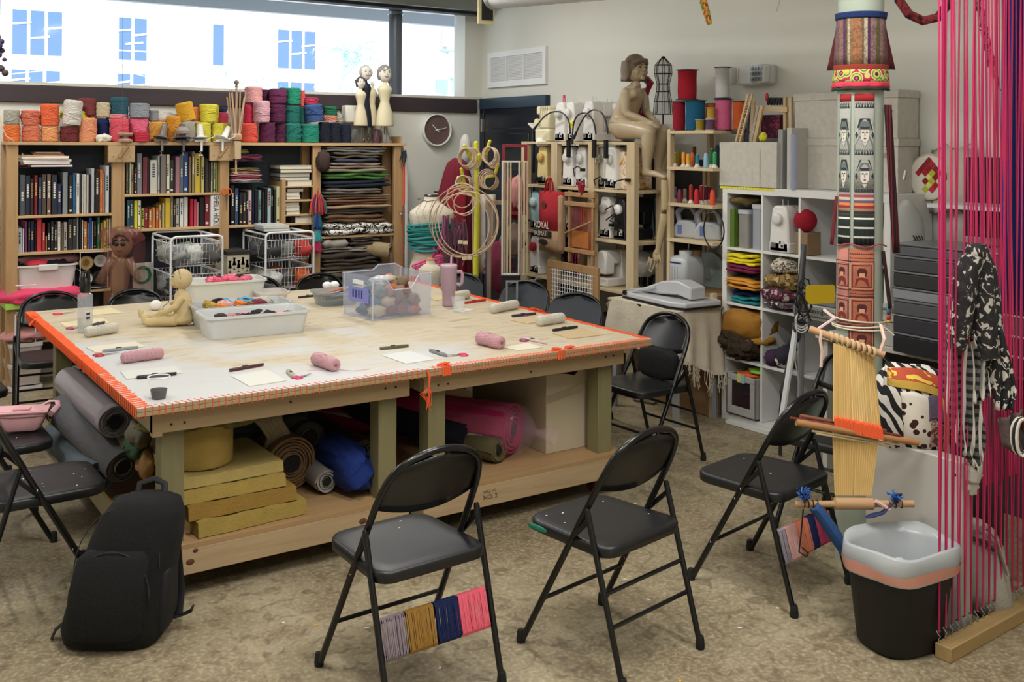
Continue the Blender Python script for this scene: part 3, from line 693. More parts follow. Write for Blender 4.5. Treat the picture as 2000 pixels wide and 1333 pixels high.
brow('106,122,672,8e3a52 123,160,688,b9bcbf 161,178,692,c9ccd0 181,201,640,8d3c6e 203,221,640,1a1f3c 222,250,638,1d2544 251,265,652,171a2c 266,303,612,c2383c 304,326,650,b53040 327,341,745,c98b4b 342,365,650,161616 366,390,640,1f1f22 391,413,660,2a2a2c 415,439,640,d9d5cb 441,461,650,5c4b3c 463,490,645,e0ddd5 491,523,622,2a2b2e 524,556,620,313338 557,573,612,c3c7c8 574,589,614,222326 591,603,630,cfd0cc 604,630,640,c47a3c 631,641,650,e1dccb 642,665,613,22489a 667,680,640,e8e6df 681,700,640,15181c 702,722,605,2f6a4b 725,745,650,b98a55 746,769,632,c8b552 770,785,620,d2c060 786,800,620,e6e3d6 801,815,640,d6cfae 816,829,650,454545',0,260,S3,zB,"left bay's lower row")
brow('915,935,217,6a6a5c 937,951,215,d7dcc8 952,971,225,c3b982 972,989,250,4d2c3c 990,1028,148,777d82 1033,1070,175,6e2f3b 1071,1083,182,2a2430 1085,1138,195,c4c1b2 1140,1158,165,b8b9bb 1159,1200,155,77706c 1203,1230,155,d9d6b8 1232,1262,195,2a3038 1270,1302,170,9a6f77 1303,1330,158,50606e 1331,1365,140,27407d 1366,1389,170,7d6a52 1390,1411,135,8b7a60 1412,1455,148,c9b23a 1456,1480,170,c8bd7a 1481,1505,185,3a3430 1507,1524,215,2c2a2a 1526,1542,210,bdb59b 1544,1560,212,c9cf9f 1561,1578,212,93a03c 1579,1590,214,c9bfa8',0,260,S3,zC,"second bay's upper row")
brow('915,940,485,2a5a6e 941,966,485,2d4f74 968,995,488,c9c23f 996,1018,487,e8e6c8 1020,1046,545,a8a838 1047,1075,545,8e2a38 1076,1100,550,b26a3a 1101,1125,540,c1803c 1126,1150,545,a9542f 1151,1170,520,c9a45c 1171,1190,508,c9b48c 1191,1229,470,c7a92c 1231,1255,458,7e7a66 1256,1274,480,2a2a28 1275,1300,475,b7b7ae 1301,1330,475,d8d8d2 1331,1362,465,cfcfc9 1375,1402,478,b42035 1403,1425,480,c7465e 1426,1439,500,d9a7ac 1440,1475,465,16171a 1478,1513,450,7c1f2b',0,260,S3,zD,"second bay's lower row")
# wide white monograph with vertical title
pa=P(411,382,Y=YF+.02);pc=P(428.5,382,Y=YF+.02)
m=MB();w=pc.x-pa.x;hh=pa.z-zD;m.bb((0,0,0),(w,.24,hh),mt('#dcdad6','k',r=.4));
bk=solo('book',m,'wide white book whose spine reads SHEILA HICKS','book',"books in the second bay's lower row",loc=(pa.x,YF+.005,zD))
bk.data.materials
text('SHEILA HICKS',.062,bk,(w*.28,-.001,hh*.98),(rad(90),rad(90),0),'#141414','spine_lettering',sx=.62)
brow('187,214,378,15161a 215,244,400,2e4868 246,274,430,1c1f26 276,299,430,38342f 300,317,425,1a1a1a 318,345,414,d9b9b9 346,359,418,1c2b52 361,389,420,14161a 391,415,415,7a9a98 416,434,425,2a2a2c 435,451,400,1d1e22 452,480,400,9fb8bd 481,499,390,101114 500,514,410,22252c 515,541,385,c3c79a 545,559,420,d9d3b8',400,260,S3,zE,"third bay's row")
# small divider with shelves of stacked books at the right of the third bay
xd0,xd1=XS(551),XS(558.5);ztop=P(555,351,Y=YF).z
obj('divider',MB().bb((xd0,YF,zE),(xd1,YBk,ztop),PZ),sh)
for yp in(363.5,391,419):
 z=P(580,yp,Y=YF).z;obj('small_board',MB().bb((xd1,YF+.002,z-.012),(XS(612),YBk,z),PX_),sh)
def stack(items,ox,oy,sc,row,Yf=YF,d=.22,nm='book',cat='book'):
 """books lying flat, given by pixel boxes; each rests on the one below"""
 n=len(items);zc=None
 for k,(a,c,t,b_,hx) in enumerate(items):
  Y=Yf+.01;p=P(ox+a/sc,oy+t/sc,Y=Y);q=P(ox+c/sc,oy+b_/sc,Y=Y)
  z0=q.z if zc is None else zc;z1=max(z0+.008,p.z);zc=z1+.0006
  m=MB();cc=mt('#'+hx,'k',r=.45);w=q.x-p.x;h=z1-z0
  m.bb((0,0,0),(w,d,.0025),cc);m.bb((0,0,h-.0025),(w,d,h),cc);m.bb((0,0,0),(.0025,d,h),cc);m.bb((.0025,.004,.0025),(w-.003,d-.003,h-.0025),PAGE)
  solo(nm,m,f'{cname(hx)} {nm.replace("_", " ")} lying flat, {ordn(n-1-k)} from the top of {row}',cat,f'{nm.replace("_", " ")}s lying on {row}',loc=(p.x,Yf+.012+.006*(k%3),z0))
stack([(590,690,565,590,'2f6a40'),(590,690,535,562,'d6d2c6'),(590,690,505,533,'cfcabc')],400,260,S3,"the divider's lower shelf")
stack([(592,694,455,478,'cfcbc4'),(592,690,430,453,'c8c6c2'),(600,720,402,428,'3a3a3c')],400,260,S3,"the divider's middle shelf")
stack([(600,775,345,383,'c9c2b2'),(548,760,320,335,'6a625a'),(548,765,290,318,'8f9294'),(546,775,262,286,'4a4440'),(546,775,236,260,'d3cbb8')],400,260,S3,"the third bay's stack of papers")
stack([(655,775,612,650,'a89c84'),(655,775,600,611,'c9bfa8')],400,260,S3,"the divider's bottom shelf")
m=MB();c=P(575,430,Y=YF+.04)
for k in range(6):m.tube([(c.x-.035+k*.014+cos(a)*.004,YF+.02,c.z+sin(a)*.05) for a in[2*pi*i/12 for i in range(12)]],.0022,mt('#1c1c1e'),5,closed=True)
m.box((c.x,YF+.08,c.z-.0),(.07,.1,.08),mt('#2a2a2a','m'));solo('notebook',m,'spiral-bound black notebook on the little shelf beside the basket drawers','notebook')
# folded textiles on a hanging wire shelf in the third bay
wr=mt('#3c3c40','c',r=.4)
def wireshelf(x0,x1,ypx,lab,drop=.12):
 z=P((x0+x1)/2,ypx,Y=YF).z;t=thing('hanging_wire_shelf',lab,'wire shelf',(XS(x0),YF+.02,z));w=XS(x1)-XS(x0);f=MB()
 f.tube([(0,0,0),(w,0,0),(w,.22,0),(0,.22,0)],.003,wr,6,closed=True)
 obj('rim',f,t);g=MB()
 for i in range(1,12):g.rod((w*i/12,0,0),(w*i/12,.22,0),.0015,wr,5)
 obj('wire_grid',g,t);g=MB()
 for sx in(0,w):
  for sy in(.02,.2):g.rod((sx,sy,0),(sx,sy,zt0-z),.002,wr,5)
 obj('hanger',g,t);return z
def folded(x,y,z,w,d,h,hx,lab,kind='f',seed=0,grp=None,lay=3,mat=None,nm='folded_fabric',cat='fabric',rz=0,sag=0.,loc=True):
 """a folded cloth: stacked rounded leaves joined at the fold, softly uneven; origin at its front left bottom"""
 rn=random.Random(seed*13+5);m=MB();mm=mat or mt(hx,kind);hl=h/lay
 for k in range(lay):
  rings=[];nn=14;zc=hl*(k+.5);dx0=rn.uniform(0,.02)*w/.3;dx1=rn.uniform(0,.03)*w/.3
  for i in range(nn+1):
   u=i/nn;X=dx0+(w-dx0-dx1)*u;zz=zc+sag*sin(pi*u)+.3*h*noise.noise(Vector((u*3+seed,k*.4,0)))
   th=hl*.56*(1 if 0<i<nn else .35);ring=[]
   yo=.022*noise.noise(Vector((u*4+seed*3,k*2.3,1)))-rn.uniform(0,.002)
   for j in range(10):
    a=2*pi*j/10+pi/10;ca,sa=cos(a),sin(a)
    ring.append((X,yo+d/2-math.copysign(abs(ca)**.35,ca)*d/2,zz+math.copysign(abs(sa)**.8,sa)*th))
   rings.append(ring)
  m.loft(rings,mm)
 return solo(nm,m,lab,cat,grp,loc=(x,y,z),rz=rz,sharp=80)
zw=wireshelf(450,517,357,'black wire shelf holding pink folded textiles in the third bay')
zz=zw+.004
for k,(h,hx,w) in enumerate(((.022,'#b9a9a4',1),(.024,'#8e3a50',1),(.02,'#c9a0a4',1),(.022,'#a87a6a',.98),(.018,'#9a8c5a',.95))):
 folded(XS(452),YF+.03,zz,(XS(516)-XS(452))*w,.19,h,hx,f'{cname(hx)} folded textile, {ordn(4-k)} from the top on the hanging wire shelf',seed=k,grp='textiles on the wire shelf',lay=2,kind='f');zz+=h+.001
zw=wireshelf(452,517,315,'upper black wire shelf with a yellow-green round cloth in the third bay');zz=zw+.004
for k,(h,hx) in enumerate(((.018,'#6a2a42'),(.016,'#a85a70'),(.012,'#7a4a58'))):
 folded(XS(453),YF+.03,zz,.27,.19,h,hx,f'{cname(hx)} folded cloth, {ordn(2-k)} from the top on the upper wire shelf',seed=k+9,grp='cloths on the upper wire shelf',lay=2);zz+=h+.001
m=MB();m.ell((0,0,.016),(.09,.08,.016),mt('#b9b56a','f'),16,6);m.ell((.01,0,.034),(.07,.06,.012),mt('#9aa060','f'),16,6);solo('round_cushion',m,'small yellow-green round cushion on the upper wire shelf','cushion',loc=(XS(475),YF+.12,zz))
# papers hanging shelf upper left
zw=wireshelf(36,122,327,'wire shelf holding loose papers at the top of the left bay');zz=zw+.003
for k,(x0,w,h,hx) in enumerate(((62,.27,.012,'#dfdcd6'),(42,.34,.006,'#8a3a34'),(48,.30,.014,'#e6dcdc'),(46,.32,.016,'#e8e4de'),(46,.30,.006,'#d9b7a8'),(44,.31,.016,'#e6e2da'),(44,.28,.008,'#c9a06a'),(66,.20,.01,'#7a5a50'),(70,.17,.008,'#a88a6a'))):
 m=MB();m.bb((0,0,0),(w,.2,h),mt(hx,'m'));solo('paper_pad',m,f'{cname(hx)} pad of papers, {ordn(8-k)} from the top of the pile in the left bay','papers','papers in the top left bay',loc=(XS(x0),YF+.01+.004*(k%2),zz),rz=rad((-2,3,0,1,-2,1,2,0,1)[k]));zz+=h+.0012
m=MB();m.tube([(-.08,0,0),(.0,0,0)],.022,mt('#1a1d26','m'),14);m.tube([(0,0,0),(.035,0,0)],[.022,.03],WHITE,14);m.tube([(-.085,0,0),(-.08,0,0)],.024,WHITE,14)
solo('tape_roll',m,'black and white cylinder lying on the papers in the left bay','roll',loc=(XS(72),YF+.08,zz-.018+.005-.018+.0),rz=0)
# wire basket drawer units standing in front
WT_=mt('#dfe0e2','k',r=.35)
def basket_unit(x0,x1,Yf,ztop,lab,nb,colors,seed):
 a=P(x0,500,Y=Yf).x;c=P(x1,500,Y=Yf).x;w=c-a;d=.5;t=thing('basket_drawer_unit',lab,'basket drawers',(a,Yf,0));r_=.009
 for y in(0,d):
  m=MB();m.tube([(0,y,.02),(0,y,ztop-.03),(.012,y,ztop-.008),(.035,y,ztop),(w-.035,y,ztop),(w-.012,y,ztop-.008),(w,y,ztop-.03),(w,y,.02)],r_,WT_,10);obj('frame',m,t)
 rn=random.Random(seed);hb=.19;wir=mt('#e4e5e7','k',r=.4)
 m=MB()
 for k in range(nb):
  z=ztop-.05-k*(hb+.03)
  for x in(0,w):m.rod((x,0,z),(x,d,z),.005,WT_,6)
 obj('runner',m,t)
 for x in(0,w):obj('top_rail',MB().rod((x,0,ztop-.012),(x,d,ztop-.012),.008,WT_,8),t)
 for k in range(nb):
  z1=ztop-.055-k*(hb+.03);z0=z1-hb+.03;g=MB();i=.015;x0_,x1_=i,w-i;y0_,y1_=-.01,d-.02
  g.tube([(x0_,y0_,z1),(x1_,y0_,z1),(x1_,y1_,z1),(x0_,y1_,z1)],.004,wir,6,closed=True)
  g.tube([(x0_+.02,y0_+.015,z0+.02),(x1_-.02,y0_+.015,z0+.02),(x1_-.02,y1_-.02,z0+.02),(x0_+.02,y1_-.02,z0+.02)],.003,wir,5,closed=True)
  n1=int(w/.028)
  for j in range(1,n1):
   x=x0_+(x1_-x0_)*j/n1;g.tube([(x,y0_,z1),(x,y0_+.012,z0+.01),(x,y0_+.03,z0),(x,y1_-.02,z0),(x,y1_,z1)],.0017,wir,4,cap=False)
  n2=int(d/.03)
  for j in range(1,n2):
   y=y0_+(y1_-y0_)*j/n2;g.tube([(x0_,y,z1),(x0_+.015,y,z0+.01),(x0_+.03,y,z0),(x1_-.03,y,z0),(x1_-.015,y,z0+.01),(x1_,y,z1)],.0017,wir,4,cap=False)
  for zz in(z0+.05,z0+.1):g.tube([(x0_+.008,y0_+.006,zz),(x1_-.008,y0_+.006,zz),(x1_-.008,y1_-.01,zz),(x0_+.008,y1_-.01,zz)],.0015,wir,4,closed=True)
  obj('wire_basket',g,t)
  for q in range(5):
   hx=colors[(k*5+q)%len(colors)];mm=MB();x=x0_+.05+(w-.13)*(q%3)/2;y=.08+.2*(q//3)+.04*(q%2)
   mm.ell((0,0,0),(w*.19,.1,.055+.015*rn.random()),mt(hx,'k' if q%2 else 'f',**({'r':.3} if q%2 else{})),14,9,amp=.5,seed=seed+k*5+q,fq=2.2,e=.8)
   solo('supply_bundle',mm,f'{cname(hx)} bundle in the {("top", "middle", "bottom")[k]} basket of the {"left" if seed < 50 else "right"} unit, {ordn(q)} from the front left','bundle','bundles in the wire baskets',loc=(a+x,Yf+y,z0+.075),sharp=180)
 return t
z1u=P(330,463,Y=7.45).z;basket_unit(334,434,7.45,P(380,462,Y=7.45).z,'white basket drawer unit beside the brown gauze doll',3,['#8b8d8c','#c9c9c4','#5a5a58','#a9aaa6','#6e7a6a','#3a3c40','#b5b1a8','#4a4f50'],11)
basket_unit(519,612,7.5,P(560,454,Y=7.5).z,'white basket drawer unit with a book on top, beside the fabric bay',2,['#3a3b3c','#8b8d8c','#b03a34','#55585a','#7a7c7a','#c9c9c4','#5a5a58','#d0602a','#cfd0cc','#c2561f'],77)
q=P(518,452,Y=7.5)
for k,(h,hx,dx) in enumerate(((.02,'#9fb0bd',0),(.022,'#c9ccd0',-.006))):
 m=MB();m.bb((0,0,0),(.2,.28,h),mt(hx,'k'));m.bb((.004,-.001,.004),(.196,.01,h-.004),PAGE);solo('book',m,f'{cname(hx)} book lying on the white basket drawers, {("lower", "upper")[k]} of two','book',loc=(q.x+.0+dx,7.52,P(560,454,Y=7.5).z+.01+k*.022),rz=rad(-5))
 # lower left: white bin, pink cloth, green folder, storage boxes
def bin_(t,w,d,h,m_,tap=.02,wall=.004,rim=.012,r_=.04,name='bin_body',lipz=.012):
 ro=[];f=MB()
 for z,g in((0,0),(.004,.0),(h-lipz,tap),(h-lipz,tap+rim),(h,tap+rim),(h,tap),(h-.01,tap-wall),(.006,-wall),(.006,-wall-.02)):
  ro.append([(x,y,z) for x,y in rrect(w-2*tap+2*g,d-2*tap+2*g,max(.008,r_+g*.5),5)])
 f.loft(ro,m_,True);return obj(name,f,t,sharp=50)
a=P(28,567,Y=YF-.02);c=P(150,567,Y=YF-.02)
WB=mt('#d6d5d1','k',r=.4)
t=thing('plastic_bin','white plastic bin on the lowest shelf at the left','bin',((a.x+c.x)/2+.01,YF+.16,zBin+.028));w=c.x-a.x
hB=P(60,520,Y=YF-.02).z-zBin-.028
bin_(t,w,.32,hB,WB,.025);m=MB();m.bb((-.06,-.185,hB-.04),(.07,-.172,hB+.005),WB);obj('bin_handle',m,t,bevel=.008)
m=MB();m.bb((XS(30),YF-.03,zBin),(XS(139),YF+.26,zBin+.026),mt('#b59872','w'));solo('thin_wood',m,'thin wooden board under the white plastic bin','board')
for k,(px,hx,r_,lab) in enumerate(((100,'#b98a90',(.2,.1,.035),'dusty pink cloth heaped on the white bin'),(72,'#f0475a',(.075,.07,.03),'coral red cloth on the white bin'),(108,'#1c1c20',(.08,.06,.03),'black cloth on the white bin'))):
 p=P(px,514-6*(k==0),Y=YF+.1);m=MB();m.ell((0,0,0),r_,mt(hx,'f'),16,9,amp=.35,seed=k+3,e=.85);solo('crumpled_cloth',m,lab,'cloth',loc=(p.x,YF+.1+.08*(k==0),p.z),sharp=180)
p=P(90,580,Y=YF-.08);m=MB();m.ell((0,0,0),(.30,.2,.05),mt('#e0446c','f'),26,10,amp=.3,seed=8,e=.7,fq=2);solo('pink_cloth',m,'hot pink folded cloth bulging below the white bin','cloth',loc=(p.x,YF+.1,p.z),sharp=180)
p=P(48,598,Y=YF-.05);m=MB();m.bb((-.12,0,-.02),(.12,.3,.02),mt('#a3cf58','m'));solo('green_folder',m,'lime green folder under the hot pink cloth','folder',loc=p)
p=P(50,607,Y=YF-.05);t=thing('wire_rack','thin white wire rack at the bottom left of the shelves','rack',(XS(30),YF-.04,0));m=MB();zr=P(50,606,Y=YF-.05).z
for x in(.0,.13):m.tube([(x,0,.03),(x,0,zr-.03),(x,.3,zr-.03),(x,.3,.03)],.004,WT_,6)
obj('frame',m,t);m=MB();[m.rod((0,0,z),(.13,0,z),.004,WT_,6) for z in(zr-.03,.74,.55)];obj('rung',m,t)
for k,(y0,y1) in enumerate(((672,712),(713,755),(757,800))):
 z0=P(50,y1,Y=YF-.1).z;z1=P(50,y0,Y=YF-.1).z;x0=P(20,700,Y=YF-.1).x;x1=P(84,700,Y=YF-.1).x
 t=thing('storage_box',f'translucent storage box with pink contents, {ordn(k)} from the top of the floor stack','box',((x0+x1)/2,YF+.1,z0+.002),group='translucent boxes stacked at the left')
 m=MB();m.loft([[(x,y,z) for x,y in rrect(x1-x0-g,.36-g,.02)] for z,g in((0,.03),(z1-z0-.03,0))],mt('#b5a9a6','k'));obj('box_body',m,t,sharp=50)
 m=MB();m.loft([[(x,y,z) for x,y in rrect(x1-x0+.01,.37,.02)] for z in(z1-z0-.028,z1-z0-.004)],mt('#c5bfbc','k'));obj('box_lid',m,t,sharp=50)
 if k==0:
  m=MB();m.tube([(cos(a)*.04+.03,-.19,-.02+sin(a)*.05+z1-z0-.04) for a in[pi+pi*i/8 for i in range(9)]],.005,WHITE,6);obj('box_handle',m,t)
  m=MB();m.ell((0,0,0),(.17,.14,.045),mt('#b57f7c','f'),18,9,amp=.4,seed=4);solo('pink_fleece',m,'dusty pink fluffy cloth on top of the translucent boxes','cloth',loc=((x0+x1)/2,YF+.06,z1+.035),sharp=180)
  # under the second bay: tape rolls, wreath panel
m=MB();a=P(260,515,Y=YF-.08);c=P(298,566,Y=YF-.08);z0=a.z
wp=thing('wreath_panel','white panel with a dark green ring wreath beside the gauze doll','panel',(a.x,YF-.08,c.z));w,h=c.x-a.x,a.z-c.z
obj('board',MB().bb((0,0,0),(w,.012,h),mt('#c4b9b5','m')),wp);m=MB()
for k in range(6):m.tube([(w*.45+cos(b_)*(.055+.006*sin(b_*5+k)),-.01-.004*(k%3),h*.58+sin(b_)*(.058+.006*cos(b_*4+k*2))) for b_ in[2*pi*i/28 for i in range(28)]],.005,mt('#1f6a40','m'),6,closed=True)
obj('wreath',m,wp)
m=MB();p=P(176,535,Y=YF-.02);t=thing('supply_rack','small wire rack with tape rolls on the low shelf behind the bottle','rack',(XS(158),YF,P(170,563,Y=YF).z));m=MB();hh=.26;ww=XS(212)-XS(158)
m.tube([(0,0,0),(0,0,hh),(ww,0,hh),(ww,0,0)],.003,WT_,6,closed=True);m.tube([(0,.2,0),(0,.2,hh),(ww,.2,hh),(ww,.2,0)],.003,WT_,6,closed=True);[m.rod((x,0,z),(x,.2,z),.003,WT_,6) for x in(0,ww) for z in(0,hh,hh/2)];obj('frame',m,t)
obj('tray',MB().bb((0,0,0),(ww,.2,.006),mt('#2b2c30')),t)
for k,(dx,dz,r_,hx) in enumerate(((.06,.05,.045,'#d9d6cf'),(.15,.055,.05,'#2a2a2c'),(.06,.17,.05,'#bfa36a'),(.16,.18,.045,'#dcdad6'))):
 m=MB();m.lathe([(r_*.55,-.02),(r_,-.02),(r_,.02),(r_*.55,.02),(r_*.55,-.02)],mt(hx,'k'),20,T=RY(rad(90)));solo('tape_roll',m,f'{cname(hx)} roll of tape in the small wire rack behind the bottle, {("lower left", "lower right", "upper left", "upper right")[k]}','tape',loc=(XS(158)+dx,YF+.09,P(170,563,Y=YF).z+.006+dz),rz=rad(70))
 # storage case printed with dress forms
a=P(444,494,Y=7.7);c=P(488,538,Y=7.7);w,h=c.x-a.x,a.z-c.z
t=thing('pattern_case','cream case printed with dress forms between the two basket units','case',(a.x,7.7,c.z));obj('case_body',MB().bb((0,0,0),(w,.3,h),mt('#c8bfa6','m')),t,bevel=.004)
obj('case_lid',MB().bb((-.004,-.004,h-.02),(w+.004,.3,h+.006),mt('#2c2826','m')),t);m=MB();pm=mt('#3a2a26','m')
for k in range(5):
 x=w*(.12+.19*k);z=h*(.62 if k%2 else .5);m.prism([(x-.012,z+.03),(x+.012,z+.03),(x+.006,z+.01),(x+.016,z-.03),(x-.016,z-.03),(x-.006,z+.01)],-.001,0,mt('#5a2a28','m') if k==3 else pm,RX(rad(90)));m.bb((x-.001,-.001,z-.06),(x+.001,0,z-.03),pm)
 m.prism([(x-.012,z-.062),(x+.012,z-.062),(x,z-.05)],-.001,0,pm,RX(rad(90)))
m.bb((0,-.001,.01),(w,0,.016),pm);obj('case_print',m,t)
# fabric bay: folded lengths piled on two shelves
F4=[(627,775,648,715,'bw'),(632,760,585,648,'#6b4f38'),(628,772,545,585,'#564d44'),(628,770,518,545,'#a08468'),(628,768,480,518,'#6e4c3a'),(630,765,440,480,'#7a6450'),(632,752,396,440,'#6b655c'),(630,771,335,396,'#182131'),(630,766,285,335,'#4d7d3c'),(634,758,258,286,'#7f8468'),(640,752,236,258,'#8a6a62'),(645,748,212,236,'#bdb6ac'),(650,745,185,212,'#3a3f4a'),(645,748,140,185,'#5a5248'),(634,760,98,138,'#8f8c86')]
zz=zG+.002;n=len(F4)
for k,(x0,x1,t,b_,hx) in enumerate(F4):
 z1=P(700,260+t/S3,Y=YF+.02).z;h=max(.012,z1-zz)
 nm='black and white patterned' if hx=='bw' else cname(hx)
 mm=mt('#e4e2dc','n',c2='#131313',c3='#e4e2dc',s=26) if hx=='bw' else None
 folded(XS(x0),YF-.015+.01*(k%3),zz,XS(x1)-XS(x0),.24,h,'#555555' if hx=='bw' else hx,f'{nm} folded fabric, {ordn(n-1-k)} from the top of the tall fabric pile',seed=k+20,grp='fabric in the tall pile',lay=2 if h>.036 else 1,mat=mm,sag=.0)
 zz+=h+.0015
F5=[(628,770,1010,1045,'#5c564d'),(628,768,985,1010,'#77705f'),(628,766,950,985,'#6a6256'),(628,750,905,950,'#453c34'),(628,748,858,905,'#3f3730'),(630,740,822,858,'#8c877e'),(632,684,762,822,'#a19c95')]
zz=P(700,260+1045/S3,Y=YF).z;n=len(F5)
for k,(x0,x1,t,b_,hx) in enumerate(F5):
 z1=P(700,260+t/S3,Y=YF+.02).z;h=z1-zz
 folded(XS(x0),YF-.01+.008*(k%3),zz,XS(x1)-XS(x0),.24,h,hx,f'{cname(hx)} folded fabric, {ordn(n-1-k)} from the top of the low fabric pile',seed=k+50,grp='fabric in the low pile',lay=1+(k%2));zz+=h+.0015
folded(XS(686),YF,zz-.06,XS(748)-XS(686),.24,.075,'#4a423a','dark brown folded fabric beside the tan carpet roll',seed=70,lay=3)
def rollend(m,c,ax,L,R,r0,turns,mats_,thick=.006,n=26):
 """a roll of cloth: spiral wound sheet, axis ax from centre c"""
 ax=Vector(ax).normalized();x=ax.cross(Vector((0,0,1))).normalized();y=ax.cross(x);c=Vector(c);N=int(turns*n);vs=[];fs=[]
 for i in range(N+1):
  a=2*pi*i/n;r_=r0+(R-r0)*i/N*(1+.03*sin(a*2.3+1));r2=r_+thick;o=.006*sin(a*1.7)
  for rr in(r_,r2):
   p=c+x*cos(a)*rr+y*sin(a)*rr;vs+=[p-ax*o,p+ax*L]
 for i in range(N):
  b_=i*4;d=b_+4;fs+=[(b_,d,d+1,b_+1),(b_+2,b_+3,d+3,d+2),(b_,b_+2,d+2,d),(b_+1,d+1,d+3,b_+3)]
 m.add(vs,fs,mats_)
m=MB();p=P(762,490,Y=YF-.06);rollend(m,p,(-.75,.65,.12),.3,.062,.03,2.6,mt('#a08c6c','f'),.009);solo('carpet_roll',m,'tan rolled carpet sample sticking out of the low fabric pile','roll',sharp=60)
m=MB();p=P(631,316,Y=YF-.03);m.ell(p,(.055,.05,.085),mt('#3c2c28','f'),16,10,amp=.3,seed=5,e=.75);solo('rolled_scarf',m,'dark brown rolled scarf bulging from the top left of the fabric bay','scarf',sharp=180)
# coloured tassel hanging on the post
c=P(621,385,Y=YF-.05);t=thing('tassel_ornament','multicoloured yarn tassel hanging on the shelf post in front of the fabric bay','ornament',c);rn=random.Random(4)
for nm,z,cols,L,sp in(('tassel_head',.02,['#c0402c','#d98a2a','#1a8a8a','#7a2a6a','#c92c3c'],.17,.085),('tassel_middle',-.13,['#25407f','#2a3f8f','#1f6a7a'],.14,.04),('tassel_tail',-.27,['#2f8a9a','#3aa0a0'],.1,.035),('tassel_tip',-.36,['#b8284a','#a82a52'],.1,.035)):
 m=MB()
 for k in range(60):
  a=rn.uniform(0,2*pi);r_=sqrt(rn.random());x,y=cos(a)*r_,sin(a)*r_;f=.35;m.tube([(x*sp*f,y*sp*f*.6,z),(x*sp*.8,y*sp*.4,z-L*.4),(x*sp,y*sp*.5,z-L*rn.uniform(.8,1))],.004,mt(rn.choice(cols),'m'),4)
 obj(nm,m,t)
obj('loop',MB().tube([(0,0,.02),(-.01,-.005,.07),(.008,0,.075),(0,0,.02)],.003,mt('#b8442c','m'),5),t)
# tools and ribbons on the end of the shelf
rn=random.Random(8);xe=XB+.012
for k,(px,y0,y1,hx,lab) in enumerate(((789,312,400,'#e05a3c','orange ribbon hanging on the end of the shelf'),(793,306,560,'#cfd2d4','long perforated metal strip hanging at the end of the shelf'),(787,402,540,'#a85a3c','rust coloured cord hanging under the orange ribbon'))):
 a=P(px,y0,Y=YF-.03);c=P(px,y1,Y=YF-.03);m=MB()
 w=(.012,.014,.006)[k];m.tube([a,(a+c)/2+Vector((.004,0,0)),c],w,mt(hx,'k'),6,flat=.25);solo(('ribbon','metal_strip','cord_hank')[k],m,lab,('ribbon','strip','cord')[k])
a=P(789,292,Y=YF-.03);
for k in range(6):
 m=MB();q=a+Vector((rn.uniform(-.03,.03),-.006*k,rn.uniform(-.02,.01)));e=q+Vector((rn.uniform(-.04,.03),-.01,-rn.uniform(.07,.13)));m.tube([q,(q+e)/2+Vector((.01,0,0)),e],[.012,.01,.005],mt('#22262c','k'),6,flat=.5);solo('pliers',m,f'dark hand tool hanging at the top corner of the shelf end, {ordn(k)} in','tool','dark tools on the shelf end')
a=P(785,420,Y=YF-.03);t=thing('scissors','steel scissors hanging on the right-hand shelf post','scissors',a);m=MB()
for s in(-1,1):m.tube([(s*.015+cos(b_)*.012,0,.02+sin(b_)*.017) for b_ in[2*pi*i/10 for i in range(10)]],.003,mt('#b9bcbf','c'),5,closed=True)
obj('finger_ring',m,t);obj('blade',MB().prism([(-.006,.005),(.006,.005),(.002,-.08),(-.001,-.08)],-.002,.002,mt('#b9bcbf','c'),RX(rad(90))),t)
a=P(443,375,Y=YF-.02);t=thing('scissors','orange handled scissors hanging on the second shelf post','scissors',a);m=MB()
for s in(-1,1):m.tube([(s*.02+cos(b_)*.018,0,.0+sin(b_)*.024) for b_ in[2*pi*i/12 for i in range(12)]],.005,mt('#d9641f','k'),6,closed=True)
obj('finger_ring',m,t);obj('blade',MB().prism([(-.008,-.02),(.008,-.02),(.002,-.15),(-.001,-.15)],-.002,.002,mt('#8b8e90','c'),RX(rad(90))),t)
# yarn cones and makers' tools on top of the long shelf
YY=8.02
def cone_mesh(w,h,hx,seed,lean=False):
 m=MB();rn=random.Random(seed);r_=w/2;mm=mt(hx,'y');pr=[(r_*.3,0),(r_*.92,0),(r_*.99,h*.05)]
 for i in range(9):u=.08+.84*i/8;pr.append((r_*(1+.035*sin(i*2.1+seed)),h*u))
 pr+=[(r_*.97,h*.95),(r_*.8,h*.995),(r_*.25,h*1.0)]
 m.lathe(pr,mm,22)
 mm2=mm
 for k in range(5):
  a0=rn.uniform(0,6.28);da=rn.uniform(.8,2.2);z0,z1=h*rn.uniform(.08,.9),h*rn.uniform(.08,.9)
  m.tube([(cos(a0+da*i/6)*r_*1.02,sin(a0+da*i/6)*r_*1.02,z0+(z1-z0)*i/6) for i in range(7)],.0035,mm2,5)
 return m
def yarn(x0,x1,yt,yb,hx,lab,s,ox=0,oy=0,sc=4,Y=YY,rot=0,onb=False):
 a=P(ox+x0/sc,oy+yt/sc,Y=Y);c=P(ox+x1/sc,oy+yb/sc,Y=Y);w=c.x-a.x;z0=ZT+.001 if onb else c.z;h=a.z-z0
 if rot:R=Matrix.Rotation(rad(rot),3,'Y')
 o=solo('yarn_cone',cone_mesh(w,h,'#'+hx,s),lab,'yarn','yarn cones along the shelf top',loc=((a.x+c.x)/2,Y,z0),sharp=60)
 if rot:o.rotation_euler=(0,rad(rot),0);o.location.x-=sin(rad(rot))*h/2;o.location.z+=.01
 return o
